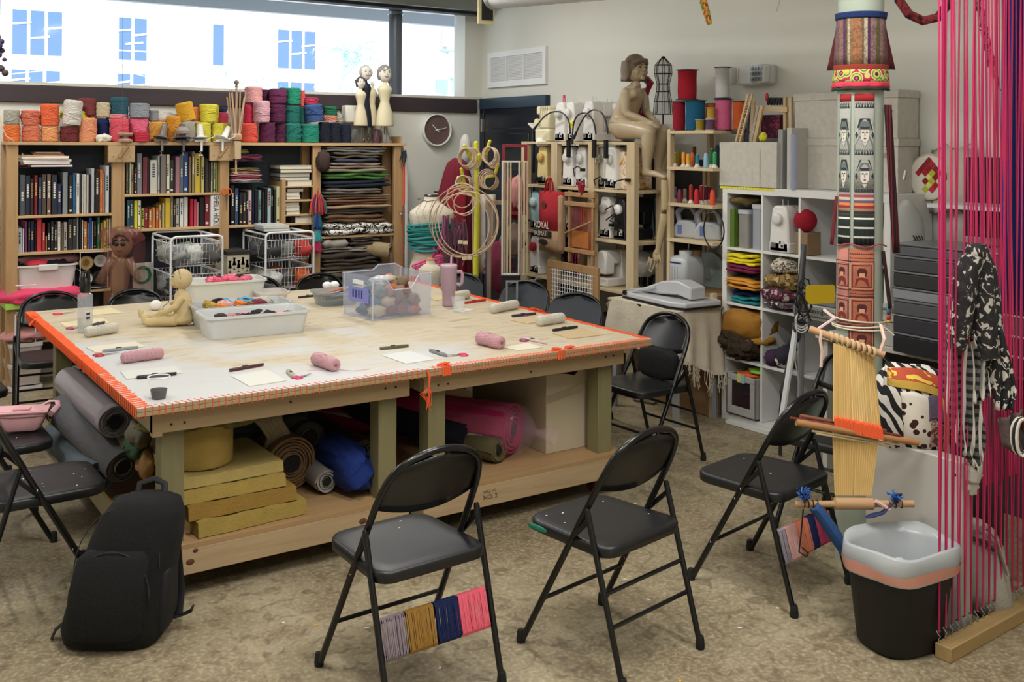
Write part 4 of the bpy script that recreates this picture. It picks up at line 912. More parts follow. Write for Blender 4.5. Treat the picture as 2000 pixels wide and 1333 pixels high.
Z1=[(25,158,975,'e8793a','bright orange yarn cone at the left end of the bottom row',1,0),(172,310,980,'d97a5c','terracotta yarn cone under another terracotta cone',1,0),(320,457,985,'e6a06a','light apricot yarn cone under the tall orange cone',1,0),(470,610,985,'6e2c2e','dark maroon yarn cone in the bottom row under the tall off-white skein',1,0),(610,755,920,'f09a72','tall peach yarn cone standing in the bottom row',1,0),(756,850,925,'1c2a66','navy blue yarn cone above the white fluff',1,.06),(862,1003,930,'e2586a','coral pink yarn cone behind the wooden spool base',1,.0),(1003,1160,920,'ef6f8c','bubblegum pink yarn cone in the front row',1,.05),(1042,1163,1030,'c53248','small crimson yarn ball in front of the bubblegum pink cone',1,-.09),(1168,1300,950,'d9a04a','ochre yarn cone behind the grey ball winder',1,.0),(1300,1420,905,'d9952f','golden orange yarn cone between two ball winders',1,0),(1525,1645,955,'d9cf4a','yellow yarn cone behind the upright white ball winder',1,0),(1652,1790,960,'e0d548','yellow yarn cone behind the tilted white ball winder',1,0),(1885,2010,965,'e2574a','red coral yarn cone at the foot of the wooden swift',1,0)]
for k,(x0,x1,yt,hx,lab,_,dy) in enumerate(Z1):yarn(x0,x1,yt,1105,hx,lab,k,Y=YY+dy,onb=True)
Z2=[(28,155,855,975,'b5b0a3','beige grey yarn cone stacked on the bright orange cone',0,0),(165,310,860,980,'d7785e','terracotta yarn cone stacked on another terracotta cone',0,0),(315,462,810,985,'ea6a42','tall vivid orange yarn cone on the apricot cone',0,0),(492,640,790,988,'d8d2c8','tall off-white yarn cone leaning on the maroon one',5,-.02),(605,750,765,905,'7e3a3c','brick red yarn cone high in the back row',0,.08),(470,692,865,930,'dbe04a','neon yellow yarn peeping out behind the off-white cone',0,.1),(750,862,800,918,'cfc1a2','cream yarn cone between the brick red and teal cones',0,.05),(862,1000,758,922,'2c5a6a','dark teal yarn cone, tallest in the back row',0,.05),(1012,1163,805,925,'9aa0aa','pale grey yarn cone right of the teal one',0,.03),(1160,1238,860,945,'8c8f96','small mid-grey yarn ball beside the pale grey cone',0,.03),(835,1000,890,932,'e79aa0','pale pink yarn under the dark teal cone',0,.06),(692,758,892,925,'b09080','small taupe yarn ball under the brick red cone',0,.08),(1490,1560,835,950,'f08a5a','small orange yarn ball behind the leaning golden cone',0,.06),(1560,1703,812,958,'e0d648','lemon yellow yarn cone stacked above the white ball winders',0,.02),(1678,1780,880,960,'d4486a','raspberry yarn ball beside the lemon yellow cone',0,.04),(1705,1770,835,880,'2a3550','dark blue yarn ball behind the raspberry one',0,.1),(1903,1985,810,965,'b8304e','deep rose yarn cone just right of the swift',0,.05)]
for k,(x0,x1,yt,yb,hx,lab,rot,dy) in enumerate(Z2):yarn(x0,x1,yt,yb,hx,lab,k+40,rot=rot,Y=YY+dy)
yarn(1384,1515,805,955,'e0a92e','leaning golden yellow yarn cone above the ball winders',61,rot=-14)
a=P(294,225,Y=YY+.03);c=P(347,205,Y=YY+.03)
o=solo('yarn_cone',cone_mesh(.085,c.x-a.x,'#d2cbc4',71),'off-white yarn cone lying on its side behind the golden one','yarn','yarn cones along the shelf top',loc=(a.x,YY+.05,a.z-.01));o.rotation_euler=(0,rad(95),0)
m=MB();p=P(202,269,Y=YY-.06);m.ell((0,0,0),(.055,.04,.032),mt('#e2ddd0','f'),18,10,amp=.6,seed=3,fq=3);solo('wool_fluff',m,'small heap of white wool fluff on the shelf top','wool',loc=(p.x,YY-.06,ZT+.028),sharp=180)
Z3=[(118,245,675,805,'dca0a0','pale pink yarn cone at the top beside the swift',.04),(182,303,785,957,'dba9b4','dusty lilac pink yarn cone in the second row',-.02),(110,182,825,965,'c0284a','magenta red yarn cone partly behind the swift',.03),(240,303,700,785,'4a1a38','dark plum yarn cone behind the top row',.1),(306,433,692,815,'6a2a52','plum yarn cone on the top row',.02),(303,428,815,958,'5a1e46','plum yarn cone in the middle row',.02),(384,436,685,745,'1f5a4a','dark green yarn ball behind the top row',.1),(437,545,685,818,'1f8a6a','emerald yarn cone on the top row',.02),(430,538,825,965,'1a6a60','teal green yarn cone in the middle row',.02),(538,598,835,965,'17564e','dark green yarn cone in the middle row',.05),(547,580,705,830,'e05a52','narrow coral yarn cone beside the emerald one',.05),(572,684,762,822,'c03a58','rose yarn ball lying above the blue cone',.04),(695,731,822,945,'1b2733','narrow black yarn cone behind the blue one',.06),(736,830,832,902,'1f6a4a','small bright green yarn ball over the salmon one',.03),(727,828,903,950,'e08a78','small salmon yarn ball on the black pile',.03),(824,880,890,955,'b0a896','small beige yarn ball beside the salmon one',.03)]
for k,(x0,x1,yt,yb,hx,lab,dy) in enumerate(Z3):yarn(x0,x1,yt,yb,hx,lab,k+80,ox=450,Y=YY+dy)
yarn(583,716,822,962,'3a5688','denim blue yarn cone leaning in the middle row',99,ox=450,rot=-7)
Z4=[(228,345,958,'5a1f46','dark plum yarn cone in the bottom row beside the coral one',0),(347,430,962,'501b40','narrow plum yarn cone in the bottom row',.02),(432,548,965,'1b7468','teal yarn cone in the bottom row',0),(552,687,970,'1e8672','sea green yarn cone in the bottom row',0),(690,775,952,'121a2a','black yarn cone next to the sea green one',0),(777,858,955,'141b2b','black yarn cone, second right of the sea green one',0),(860,938,968,'182238','midnight blue yarn cone beside the doll stand',.02)]
for k,(x0,x1,yt,hx,lab,dy) in enumerate(Z4):yarn(x0,x1,yt,1105,hx,lab,k+120,ox=450,Y=YY+dy,onb=True)
a=P(676,207,Y=8.12);m=MB();m.bb((-.07,0,0),(.06,.1,.15),mt('#d3cec2','m'));solo('cream_box',m,'small cream box behind the dress form dolls','box',loc=(P(688,240,Y=8.12).x,8.1,P(688,240,Y=8.12).z),bevel=.012)
# ball winders clamped along the edge
def winder(px,hx,lab,tilt,k):
 x=XS(px,YF-.04);t=thing('ball_winder',lab,'yarn winder',(x,YF-.02,ZT));cm=mt(hx,'k')
 m=MB();m.box((0,.02,.008),(.10,.09,.012),cm);m.lathe([(.05,.014),(.046,.02),(.02,.028)],cm,20,(0,.01,0));obj('base',m,t,bevel=.003)
 m=MB();T=RX(rad(-8))@RY(rad(tilt));m.lathe([(.062,.03),(.066,.034),(.03,.05),(.026,.052),(.021,.14),(.017,.142),(0,.142)],cm,24,(0,.0,.0),T);obj('cone',m,t)
 m=MB();m.bar((.03,-.03,.02),(.09,-.05,.045),.012,.006,cm);m.rod((.09,-.05,.045),(.09,-.05,.07),.005,cm);obj('crank',m,t)
 m=MB();m.box((0,-.028,-.03),(.016,.008,.09),cm);m.box((0,-.012,-.072),(.016,.04,.006),cm);m.rod((0,-.01,-.1),(0,-.01,-.05),.004,mt('#b5b8ba','c'));m.box((0,-.01,-.098),(.03,.004,.012),cm);obj('clamp',m,t)
winder(316,'#77706c','grey yarn ball winder clamped to the shelf, farthest left of four',14,0)
winder(358,'#5b5560','ball winder wound with pale yarn, second from the left of four',0,1);
m=MB();m.lathe([(.02,0),(.045,.005),(.05,.03),(.03,.055),(.02,.06)],mt('#a89a92','y'),20);solo('yarn_ball',m,'grey beige yarn wound onto a ball winder','yarn',loc=(XS(358,YF-.04),YF-.02,ZT+.062))
winder(393,'#dddbd8','white upright yarn ball winder clamped to the shelf',0,2)
winder(434,'#e2e0dd','white yarn ball winder with tilted cone nearest the wooden swift',28,3)
# wooden yarn swift
x=XS(462,YF-.04);t=thing('yarn_swift','folded wooden umbrella swift standing up at the shelf edge','yarn swift',(x,YF-.03,ZT));wd=mt('#c2a182','w',ax='Z')
zc0=.05;zt_=P(462,168,Y=YF-.03).z-ZT
obj('spindle',MB().rod((0,0,-.12),(0,0,zt_),.009,wd,10),t)
for k in range(14):
 a=2*pi*k/14;s_=1 if k%2 else-1;m=MB();m.bar((cos(a)*.03,sin(a)*.025,.05),(cos(a+s_*.5)*.075,sin(a+s_*.5)*.05,zt_-.03-.03*(k%3)),.011,.005,wd,up=(cos(a),sin(a),0));obj('swift_arm',m,t)
obj('hub',MB().lathe([(.04,.02),(.045,.03),(.045,.06),(.03,.07)],wd,16),t)
obj('knob',MB().lathe([(.01,zt_-.01),(.012,zt_),(.006,zt_+.008),(.02,zt_+.02),(.02,zt_+.035),(.008,zt_+.045)],mt('#7a6a60','w'),12),t)
m=MB();m.box((.0,-.02,-.06),(.05,.05,.14),mt('#c9b08c','w',ax='Z'));obj('clamp_block',m,t,bevel=.004);obj('clamp_screw',MB().rod((0,0,-.24),(0,0,-.12),.008,wd).lathe([(.02,-.25),(.02,-.235)],wd,12),t)
# round wooden spool base
m=MB();x=XS(243,YY-.08);m.lathe([(.052,0),(.055,.012),(.05,.02),(.02,.03),(.02,.042),(.05,.05),(.056,.06),(.053,.07),(0,.072)],mt('#b08f7e','w'),26);solo('wooden_spool',m,'turned wooden spool standing in front of the coral pink cone','spool',loc=(x,YY-.1,ZT))
# loose cord hoop at the left end
m=MB();m.tube([(XS(3)+cos(a)*.0,0,0) for a in(0,)]+[P(2,235,Y=YF-.04),P(8,262,Y=YF-.05),P(26,275,Y=YF-.05)],.004,mt('#d9b39a','m'),6) if 0 else m.tube([P(0,226,Y=YF-.04),P(3,245,Y=YF-.045),P(12,266,Y=YF-.05),P(28,276,Y=YF-.05)],.004,mt('#d9b39a','m'),6);solo('cord_loop',m,'pale pink cord loop bending over the left end of the shelf top','cord')
# hanging bits at the left frame edge
m=MB();rn=random.Random(3)
t=thing('hanging_ornament','dark beaded ornament hanging at the left frame edge against the window','ornament',P(0,20,Y=YF-.3))
obj('cord',MB().tube([(0,0,.2),(0,0,-.35)],.002,mt('#2a2430'),4),t)
for k in range(9):
 m=MB();m.ell((rn.uniform(-.03,.05),rn.uniform(-.02,.02),-.18-.03*k),rn.uniform(.014,.026),mt(rn.choice(['#2a2430','#3b2e52','#4a3c40']),'m'),10,7);obj('bead',m,t)
 # dress form dolls on scroll stands
def doll(px,ytop,yneck,yhem,Y,hw,hx,lab,hair,seed,face='#d9d2c8',arms=False):
 base=P(px,273,Y=Y);z0=ZT;xx=base.x;t=thing('dress_form_doll',lab,'doll',(xx,Y,z0));zh=P(px,yhem,Y=Y).z-z0;zn=P(px,yneck,Y=Y).z-z0;zt_=P(px,ytop,Y=Y).z-z0
 B=zn-zh;m=MB();c=mt(hx,'m',r=.6)
 pr=[(.95,0),(1.,.015),(1.0,.05),(.93,.2),(.78,.38),(.52,.56),(.5,.6),(.62,.72),(.78,.83),(.82,.88),(.6,.95),(.25,.985),(.2,1.05)]
 m.lathe([(hw*a,zh+B*b_) for a,b_ in pr],c,26,sq=(1,.72));obj('torso',m,t,sharp=70)
 hh=(zt_-zn-B*.05);hr=hh*.55;m=MB();m.ell((0,0,zn+B*.04+hh*.5),(hr*.78,hr*.55,hh*.52),mt(face,'m'),20,14);hd=obj('head',m,t)
 yf=-hr*.54;zc=zn+B*.04+hh*.5;g=mt('#4a4242','m');m=MB()
 for s in(-1,1):
  m.ell((s*hr*.28,yf*.93,zc+hh*.1),(hr*.11,hr*.05,hh*.028),g,8,5);m.tube([(s*hr*.16,yf*.96,zc+hh*.17),(s*hr*.3,yf*.93,zc+hh*.2),(s*hr*.44,yf*.82,zc+hh*.16)],hr*.022,g,4)
 m.tube([(0,yf*1.02,zc+hh*.08),(hr*.05,yf*1.12,zc-hh*.04),(-.0,yf*1.05,zc-hh*.06)],hr*.03,mt('#a89c94','m'),4)
 m.tube([(-hr*.24,yf*.93,zc-hh*.14),(-hr*.1,yf,zc-hh*.19),(hr*.1,yf,zc-hh*.19),(hr*.24,yf*.93,zc-hh*.14)],hr*.035,mt('#6a4a4a','m'),5);obj('face_print',m,hd)
 m=MB();hm=mt(hair,'f')
 if hair!='#b9b1a8':m.ell((0,hr*.12,zc+hh*.1),(hr*.88,hr*.6,hh*.5),hm,16,10,amp=.2,seed=seed);m.ell((hr*.55,hr*.1,zc-hh*.2),(hr*.3,hr*.4,hh*.35),hm,12,8,amp=.3,seed=seed);m.ell((-hr*.6,hr*.12,zc-hh*.1),(hr*.2,hr*.4,hh*.3),hm,12,8,amp=.3,seed=seed)
 else:
  for s in(-1,1):m.ell((s*hr*.75,.0,zc+hh*.05),(hr*.12,hr*.4,hh*.26),hm,10,7)
  m.ell((0,hr*.1,zc+hh*.12),(hr*.8,hr*.5,hh*.45),hm,12,8)
 obj('hair',m,hd,sharp=180)
 wi=mt('#6e6660','c',r=.5);m=MB()
 for a in(.3,2.84,1.57,-1.57):
  ca,sa=cos(a),sin(a);pts=[(ca*hw*.3,sa*hw*.3,zh),(ca*hw*.45,sa*hw*.4,zh*.6),(ca*hw*.75,sa*hw*.5,zh*.3),(ca*hw*.9,sa*hw*.5,.012)]+[(ca*(hw*.78+.02*cos(b_)),sa*hw*.5,.02+.02*sin(b_)) for b_ in[-1.2+i*.7 for i in range(7)]]
  m.tube(pts,.0035,wi,5)
 m.rod((0,0,zh*.5),(0,0,zh+.01),.005,wi);obj('scroll_stand',m,t)
doll(751,128,164,247,7.99,.083,'#d3c8a8','cream dress form doll with laughing face, tallest in front of the post','#8c8480',3)
doll(704,151,176,246,7.97,.063,'#cfc4a6','small cream dress form doll with bobbed hair in front','#4f4644',5)
doll(714,128,160,249,8.09,.06,'#171c2b','dress form doll with dark blue body behind the small cream one','#b9b1a8',7)
doll(727,160,172,246,8.10,.05,'#cbbd9a','plain cream dress form doll hidden between the tall and the blue one','#b9b1a8',9)
m=MB();p=P(703,262,Y=8.08);m.lathe([(.05,0),(.055,.02),(.055,.1),(.045,.12),(0,.12)],mt('#8a9092','k'),20);solo('grey_jar',m,'grey jar standing behind the small doll stand','jar',loc=(p.x,8.12,ZT))
m=MB();p=P(741,262,Y=8.08);m.lathe([(.045,0),(.05,.02),(.05,.1),(.04,.12),(0,.12)],mt('#6a4a5c','k'),20);solo('mauve_jar',m,'mauve jar behind the tall doll stand','jar',loc=(p.x,8.14,ZT))
# corner: dress forms, yellow coat stand with embroidery hoops, frames
def organic(name,mb,parent=None,vox=.006,smooth=6,mat=None):
 o=obj(name,mb,parent,sharp=180,mat=mat)
 q=o.modifiers.new('remesh','REMESH');q.mode='VOXEL';q.voxel_size=vox;q.use_smooth_shade=True
 if smooth:s=o.modifiers.new('smooth','SMOOTH');s.iterations=smooth;s.factor=.5
 return o
 # dress forms
def dress_form(px,ytop,D,lab,hx,sc=1.,neck='#3a2c28',H0=None,nm='dress_form'):
 c=P(px,ytop,D=D);t=thing(nm,lab,'dress form',(c.x,c.y,0),YAW*-1);zt=c.z;m=MB();k=sc
 pr=[(.10,-.62),(.155,-.60),(.17,-.52),(.165,-.42),(.125,-.30),(.13,-.22),(.16,-.10),(.175,-.03),(.165,.0),(.10,.05),(.062,.075),(.055,.12)]
 m.lathe([(r_*k,zt-.12*k+z*k) for r_,z in pr],mt(hx,'f'),28,sq=(1,.68));obj('torso',m,t,sharp=70)
 obj('neck_cap',MB().lathe([(.056*k,zt-.006),(.058*k,zt+.006),(.05*k,zt+.012),(0,zt+.013)],mt(neck,'k'),20,sq=(1,.7)),t)
 obj('stand',MB().rod((0,0,.03),(0,0,zt-.7*k),.014,mt('#4a4440','c'),10).lathe([(.16,0),(.16,.012),(.03,.03),(.02,.05)],mt('#3a3432','k'),20),t)
 return t,zt
d1,z1=dress_form(843,383,8.0,'white dress form wrapped with teal, pink and red yarn in the corner','#cfc6b4',1.02)
def wrapyarn(t,z0,z1,r_,hx,n,seed,nm='yarn_wrap'):
 m=MB();rn=random.Random(seed)
 for k in range(n):
  z=z0+(z1-z0)*k/max(1,n-1);pts=[]
  for i in range(20):
   a=2*pi*i/20;rr=r_(z)*(1+.03*sin(a*3+k));pts.append((cos(a)*rr,sin(a)*rr*.72,z+.012*sin(a*2+k*1.3+seed)))
  m.tube(pts,(z1-z0)/n*.8,mt(hx,'m'),5,closed=True)
 return obj(nm,m,t)
rr=lambda z:.178
wrapyarn(d1,z1-.36,z1-.22,rr,'#1f7a78',8,1);wrapyarn(d1,z1-.41,z1-.365,lambda z:.165,'#3f9aa0',3,2)
m=MB();rn=random.Random(5)
for k in range(10):
 a0=-1.9+.1*k;m.tube([(cos(a)*.17,sin(a)*.13-.02,z1-.5-.008*k+.05*sin((a-a0)*1.4)) for a in[a0-.6+.2*i for i in range(9)]],.012,mt(('#e2507c','#d97a9c','#b64a8a','#e8607a')[k%4],'m'),6)
obj('pink_yarn_hank',m,d1)
m=MB()
for k in range(46):
 a=rn.uniform(-2.9,-.1);z=z1-.62;rr2=.16;L=rn.uniform(.22,.42);m.tube([(cos(a)*rr2,sin(a)*rr2*.8,z),(cos(a)*rr2*1.1,sin(a)*rr2*.9,z-L*.5),(cos(a+.1)*rr2*1.12,sin(a+.1)*rr2*.9,z-L)],.008,mt(('#d8324a','#c2283c','#e8506a','#d8a23a')[(k%11==0)*3 or k%3],'m'),5)
obj('red_fringe',m,d1)
m=MB();m.tube([(-.1,-.1,z1-.02),(-.02,-.14,z1-.035),(.1,-.09,z1-.02),(.08,.08,z1-.02),(-.08,.08,z1-.02)],.003,mt('#6a5040','m'),5,closed=True);[m.tube([(-.1+.04*i,-.11,z1-.03),(-.16+.05*i,-.13,z1-.12),(-.12+.06*i,-.15,z1-.24)],.002,mt('#8a8a84','m'),4) for i in range(4)];obj('cord_necklace',m,d1)
d2,z2=dress_form(860,376,8.55,'cream dress form behind the yarn wrapped one in the corner','#c9c0ae',1.0)
# child's bust on the floor behind the table
b1,zb_=dress_form(841,508,7.2,'small grey bust with wooden neck just behind the table edge','#c4bba9',.5,neck='#b98a5a',nm='small_bust')
# dark red draped garment on a form behind
c=P(893,330,D=8.5);t=thing('red_garment','deep red draped coat hanging in the corner behind the hoops','coat',(c.x,c.y,0),-YAW);z0=c.z
m=MB();rn=random.Random(2)
rings=[]
for z,w,dd in((z0+.09,.03,.03),(z0+.05,.08,.06),(z0-.03,.11,.08),(z0-.2,.15,.1),(z0-.5,.17,.11),(z0-.8,.18,.12),(z0-1.15,.19,.13)):
 rings.append([(cos(2*pi*i/32)*w*(1+.07*sin(i*2.1+z*3)),sin(2*pi*i/32)*dd*(1+.16*sin(i*2.6)),z) for i in range(32)])
m.loft(rings,mt('#6a1226','f'));obj('coat_body',m,t,sharp=180);
m=MB();m.box((.0,-.1,z0-.6),(.16,.06,.9),mt('#8a1426','f'));obj('front_panel',m,t,bevel=.02)
obj('stand',MB().rod((0,0,0),(0,0,z0+.05),.015,mt('#3a2c28','m')).lathe([(.15,0),(.15,.02),(0,.025)],mt('#3a2c28','m')),t)
# grey head on the wall side
c=P(909,292,D=8.62);m=MB();m.ell(c,(.052,.055,.13),mt('#b9b7b3','m'),22,16);solo('display_head',m,'smooth grey faceless head form above the hoops','head form',sharp=180)
o=bpy.data.objects['display_head']
# multicoloured scraps on the form between
for k,(px,py,D,hx,lab,n) in enumerate(((866,478,7.9,'#a03a62','magenta ruffled yarn garland on the stand',10),(886,450,7.85,'#6a4658','mauve yarn fringe hanging below the small hoops',14))):
 m=MB();rn=random.Random(k);c=P(px,py,D=D)
 for i in range(n*3):
  q=c+Vector((rn.uniform(-.09,.09),rn.uniform(-.03,.03),rn.uniform(-.08,.12)));L=rn.uniform(.1,.28)
  m.tube([q,q+Vector((rn.uniform(-.03,.03),0,-L*.5)),q+Vector((rn.uniform(-.03,.03),0,-L))],.009,mt(hx if i%4 else('#d0607c','#8a4a6a')[k],'m'),5)
 solo('yarn_fringe',m,lab,'yarn')
 # yellow coat stand
c=P(933,560,D=7.75);YEL=mt('#d0cc3a','k',r=.35);t=thing('coat_stand','yellow tree-like coat stand loaded with embroidery hoops','coat stand',(c.x,c.y,0),-YAW);D0=7.75
def Lc(px,py,dy=0):
 w=P(px,py,D=D0);v=w-Vector((c.x,c.y,0));a=YAW;return Vector((v.x*cos(a)-v.y*sin(a),dy,v.z))
obj('pole',MB().tube([Lc(929,545),Lc(932,400),Lc(931,330),Lc(930,281)],[.022,.021,.018,.018],YEL,14).tube([(0.0,0,.02),Lc(931,545)],.022,YEL,14).ell(Lc(930,280),(.018,.018,.018),YEL,12,8).lathe([(.2,0),(.2,.02),(.03,.05)],YEL,24),t)
hooks=[((929,320),(915,300),(908,285),0),((934,320),(950,298),(957,276),0),((933,360),(950,345),(966,343),(973,320)),((930,385),(908,362),(902,330),0),((930,385),(905,365),(896,347),0),((932,330),(936,312),(936,303),0)]
for hk in hooks:
 pts=[Lc(*hk[0]),Lc(*hk[1],-.05),Lc(*hk[2],-.07)]+([Lc(*hk[3],-.08)] if hk[3] else[])
 m=MB();m.tube(pts,.013,YEL,10);m.ell(pts[-1],(.013,.013,.013),YEL,10,6);obj('hook',m,t)
BAM=['#cbb29a','#bfa389','#d2bfa6','#a98a70','#b89c82']
def hoop(px,py,rpx,D,lab,k,tilt=0,ell=.95,th=.0048,grp=None):
 q=P(px,py,D=D);r_=rpx*D/F;m=MB();n=40 if rpx>30 else 28
 pts=[(cos(2*pi*i/n)*r_*ell,sin(2*pi*i/n)*.03*0,sin(2*pi*i/n)*r_) for i in range(n)]
 m.tube(pts,th,mt(BAM[k%5],'m'),6,closed=True,flat=.6)
 return solo('embroidery_hoop',m,lab,'hoop',grp,loc=q,rz=-YAW+tilt,sharp=60)
cl=[(909,307,17,6,'upper left hook'),(954,303,16,5,'upper right hook'),(904,358,15,4,'middle left hook'),(954,350,19,5,'right hook')]
for j,(px,py,r0_,n,where) in enumerate(cl):
 for i in range(n):
  hoop(px+2.2*i-(3 if j==3 else 0),py+1.5*i*(1 if j else .5),r0_+(.9*i if j!=3 else-1.2*i),7.62+.016*i,f'small wooden embroidery hoop on the {where}, {ordn(i)} from the front',i+j,tilt=(.5,-.6,.3,.2)[j]-.06*i,grp='small hoops on the coat stand')
for i,(px,py,r_,lab) in enumerate(((907,399,22,'smallest hoop hanging inside the big rings on the coat stand'),(903,384,22,'thin small hoop just left inside the big rings'),(902,388,30,'medium hoop crossing the yellow pole low down'),(905,432,68,'large hoop carrying two paper tags at mid height'),(912,435,69,'large dark hoop, leftmost of the hanging rings'),(914,436,62,'large hoop hanging rightmost over the grey cloth'),(900,441,62,'large hoop with two paper tags at its lowest edge'))):
 hoop(px,py,r_,7.52-.015*i,lab,i,tilt=(-.1,.2,0,.05,.1,-.2,0)[i],th=.0042,ell=(.95,.9,1,.97,.9,.96,.9)[i])
for i,(px,py) in enumerate(((899,473),(909,474),(907,505),(917,504))):
 q=P(px,py,D=7.42);m=MB();m.box((0,0,0),(.034,.003,.026),mt('#d6c3a0','m'));solo('paper_tag',m,f'{("left", "right")[i%2]} tan paper tag on the {("upper", "lower")[i//2]} large hoop','tag','paper tags on the hoops',loc=q,rz=-YAW)
 # cloth and frames leaning right of the stand
c=P(945,470,D=8.0);m=MB();m.grid(lambda u,v:(u*.18-.09,.01*sin(u*20),v*-.62),16,6,mt('#b3aa9c','f'));solo('hanging_cloth',m,'grey linen cloth hanging behind the yellow pole','cloth',loc=(c.x,c.y,P(945,380,D=8.0).z),rz=-YAW,solid=.006)
def slat(px0,y0,px1,y1,wpx,D,hx,nm,lab,th=.02,cat='frame',axw=True):
 a=P(px0,y0,D=D);b_=P(px1,y1,D=D);m=MB();m.bar(a,b_,wpx*D/F,th,mt(hx,'w',ax='Z'),up=(_w.x,_w.y,0));return solo(nm,m,lab,cat)
def leanframe(x0,x1,y0,y1,D,wpx,hx,nm,lab,th=.025,inner=None,base=False):
 a=P(x0,y0,D=D);c=P(x1,y0,D=D);z1=a.z;z0=P(x0,y1,D=D).z if not base else 0.003;w=(c-a).length;t=thing(nm,lab,'frame',(a.x,a.y,z0),-YAW);b_=wpx*D/F;mm=mt(hx,'w',ax='Z');h=z1-z0
 m=MB()
 m.bb((0,0,0),(b_,th,h),mm);m.bb((w-b_,0,0),(w,th,h),mm);m.bb((b_,0,h-b_),(w-b_,th,h),mm);m.bb((b_,0,0),(w-b_,th,b_),mm)
 obj('frame_rail',m,t,bevel=.002)
 if inner:obj('canvas',MB().bb((b_*.5,th*.3,b_*.5),(w-b_*.5,th*.6,h-b_*.5),mt(inner,'m')),t)
 return t
leanframe(952,990,392,588,7.55,8,'#8f7a62','stretcher_frame','brown wooden stretcher frame standing right of the yellow pole',base=True)
slat(949,410,951,590,3,7.6,'#4a5a86','blue_bar','thin blue painted bar beside the brown stretcher frame',cat='bar')
for k,(px,hx) in enumerate(((980,'#dcd6cc'),(985,'#b39a78'),(990,'#ddd2bd'),(996,'#cbb892'))):
 leanframe(px,px+36,314,538,7.35+.07*k,3.4,hx,'stretcher_frame',f'tall pale stretcher frame leaning by the machine shelf, {ordn(k)} of four from the left',th=.02).location.z=.0+P(px,538,D=7.35+.07*k).z
m=MB();a=P(977,538,D=7.4);m.box((0,0,a.z/2-.003),(.13,.36,a.z-.006),mt('#17181b','m'));solo('black_crate',m,'black crate on the floor under the leaning frames','crate',loc=(P(996,560,D=7.55).x,P(996,560,D=7.55).y,.003),rz=-YAW)
leanframe(981,1030,282,420,7.9,6,'#8a1f30','red_picture_surround','dark red painted frame leaning behind the pale stretchers',inner=None)
leanframe(988,1012,549,600,7.1,4,'#8a8a86','grey_picture_surround','small grey frame behind the padded chairs')
# pink and red cloth heap seen between frames
for k,(px,py,D,hx,r_,lab) in enumerate(((1003,390,8.0,'#7a1a2c',(.09,.05,.16),'dark red cloth bunched between the frames'),(1010,375,7.8,'#c98a86',(.05,.04,.12),'pale pink cloth twist beside the machine shelf'),(975,520,8.0,'#7a2a44',(.12,.06,.2),'plum cloth behind the brown frame'),(1000,470,7.95,'#8a7468',(.09,.05,.12),'beige cloth behind the pale stretchers'))):
 m=MB();m.ell((0,0,0),r_,mt(hx,'f'),20,14,amp=.35,seed=k+8,fq=2.5);solo('bunched_cloth',m,lab,'cloth',loc=P(px,py,D=D),rz=-YAW,sharp=180)
 # brown gauze doll hanging in front of the shelves
D0=7.3;c=P(237,500,D=D0);t=thing('gauze_doll','brown gauze puppet with dark lined eyes hanging before the bookshelves','doll',c,-YAW)
GZ=mt('#8a6450','t',a=.5);GZ2=mt('#8a4a4a','t',a=.3);k=D0/F
def G(px,py,dy=0):return((px-237)*k,dy,(500-py)*k)
m=MB();m.loft([[(cos(2*pi*i/20)*w*k+G(px,py)[0],sin(2*pi*i/20)*.05,G(px,py)[2]) for i in range(20)] for px,py,w in((238,503,8),(236,512,16),(235,530,19),(234,555,17),(233,572,15))],GZ);obj('body',m,t,sharp=180)
m=MB();m.tube([G(222,506),G(206,530),G(194,552)],[.035,.034,.03],GZ,10);m.tube([G(250,506),G(262,530),G(272,548)],[.035,.03,.02],GZ,10);obj('sleeve',m,t,sharp=180)
m=MB();m.ell(G(238,478),(.075,.055,.095),mt('#8f6450','t',a=.85),20,12);m.ell(G(238,497),(.03,.03,.05),mt('#8f6450','t',a=.85),12,8);hd=obj('head',m,t)
m=MB()
for s in(-1,1):m.ell(G(239+s*6.5,476,-.055),(.02,.008,.014),mt('#1c1210','m'),12,6);m.tube([G(239+s*12,470,-.052),G(239+s*6,466,-.056),G(239+s*2,470,-.058)],.005,mt('#1c1210','m'),5)
m.tube([G(232,488,-.05),G(237,490,-.055),G(243,488,-.05)],.004,mt('#5a2420','m'),5)
m.tube([G(225,478,-.04),G(226,465,-.05),G(236,458,-.05),G(248,460,-.05),G(256,470,-.04)],.006,mt('#1c1210','m'),5);obj('face_lines',m,hd)
m=MB();m.ell(G(216,462),(.085,.06,.06),GZ2,14,9,amp=.5,seed=1);m.ell(G(258,462),(.08,.06,.06),GZ2,14,9,amp=.5,seed=2);m.ell(G(238,455),(.08,.05,.05),GZ,14,9,amp=.3,seed=3);obj('gauze_hair',m,t,sharp=180)
m=MB();m.grid(lambda u,v:((u-.5)*.3+.0,.06+.015*sin(u*16),.12-v*.55),14,8,GZ2);obj('gauze_veil',m,t)
obj('hanging_thread',MB().rod(G(238,452),(0,0,ZC-c.z),.0012,mt('#5a4a44','m')),t)
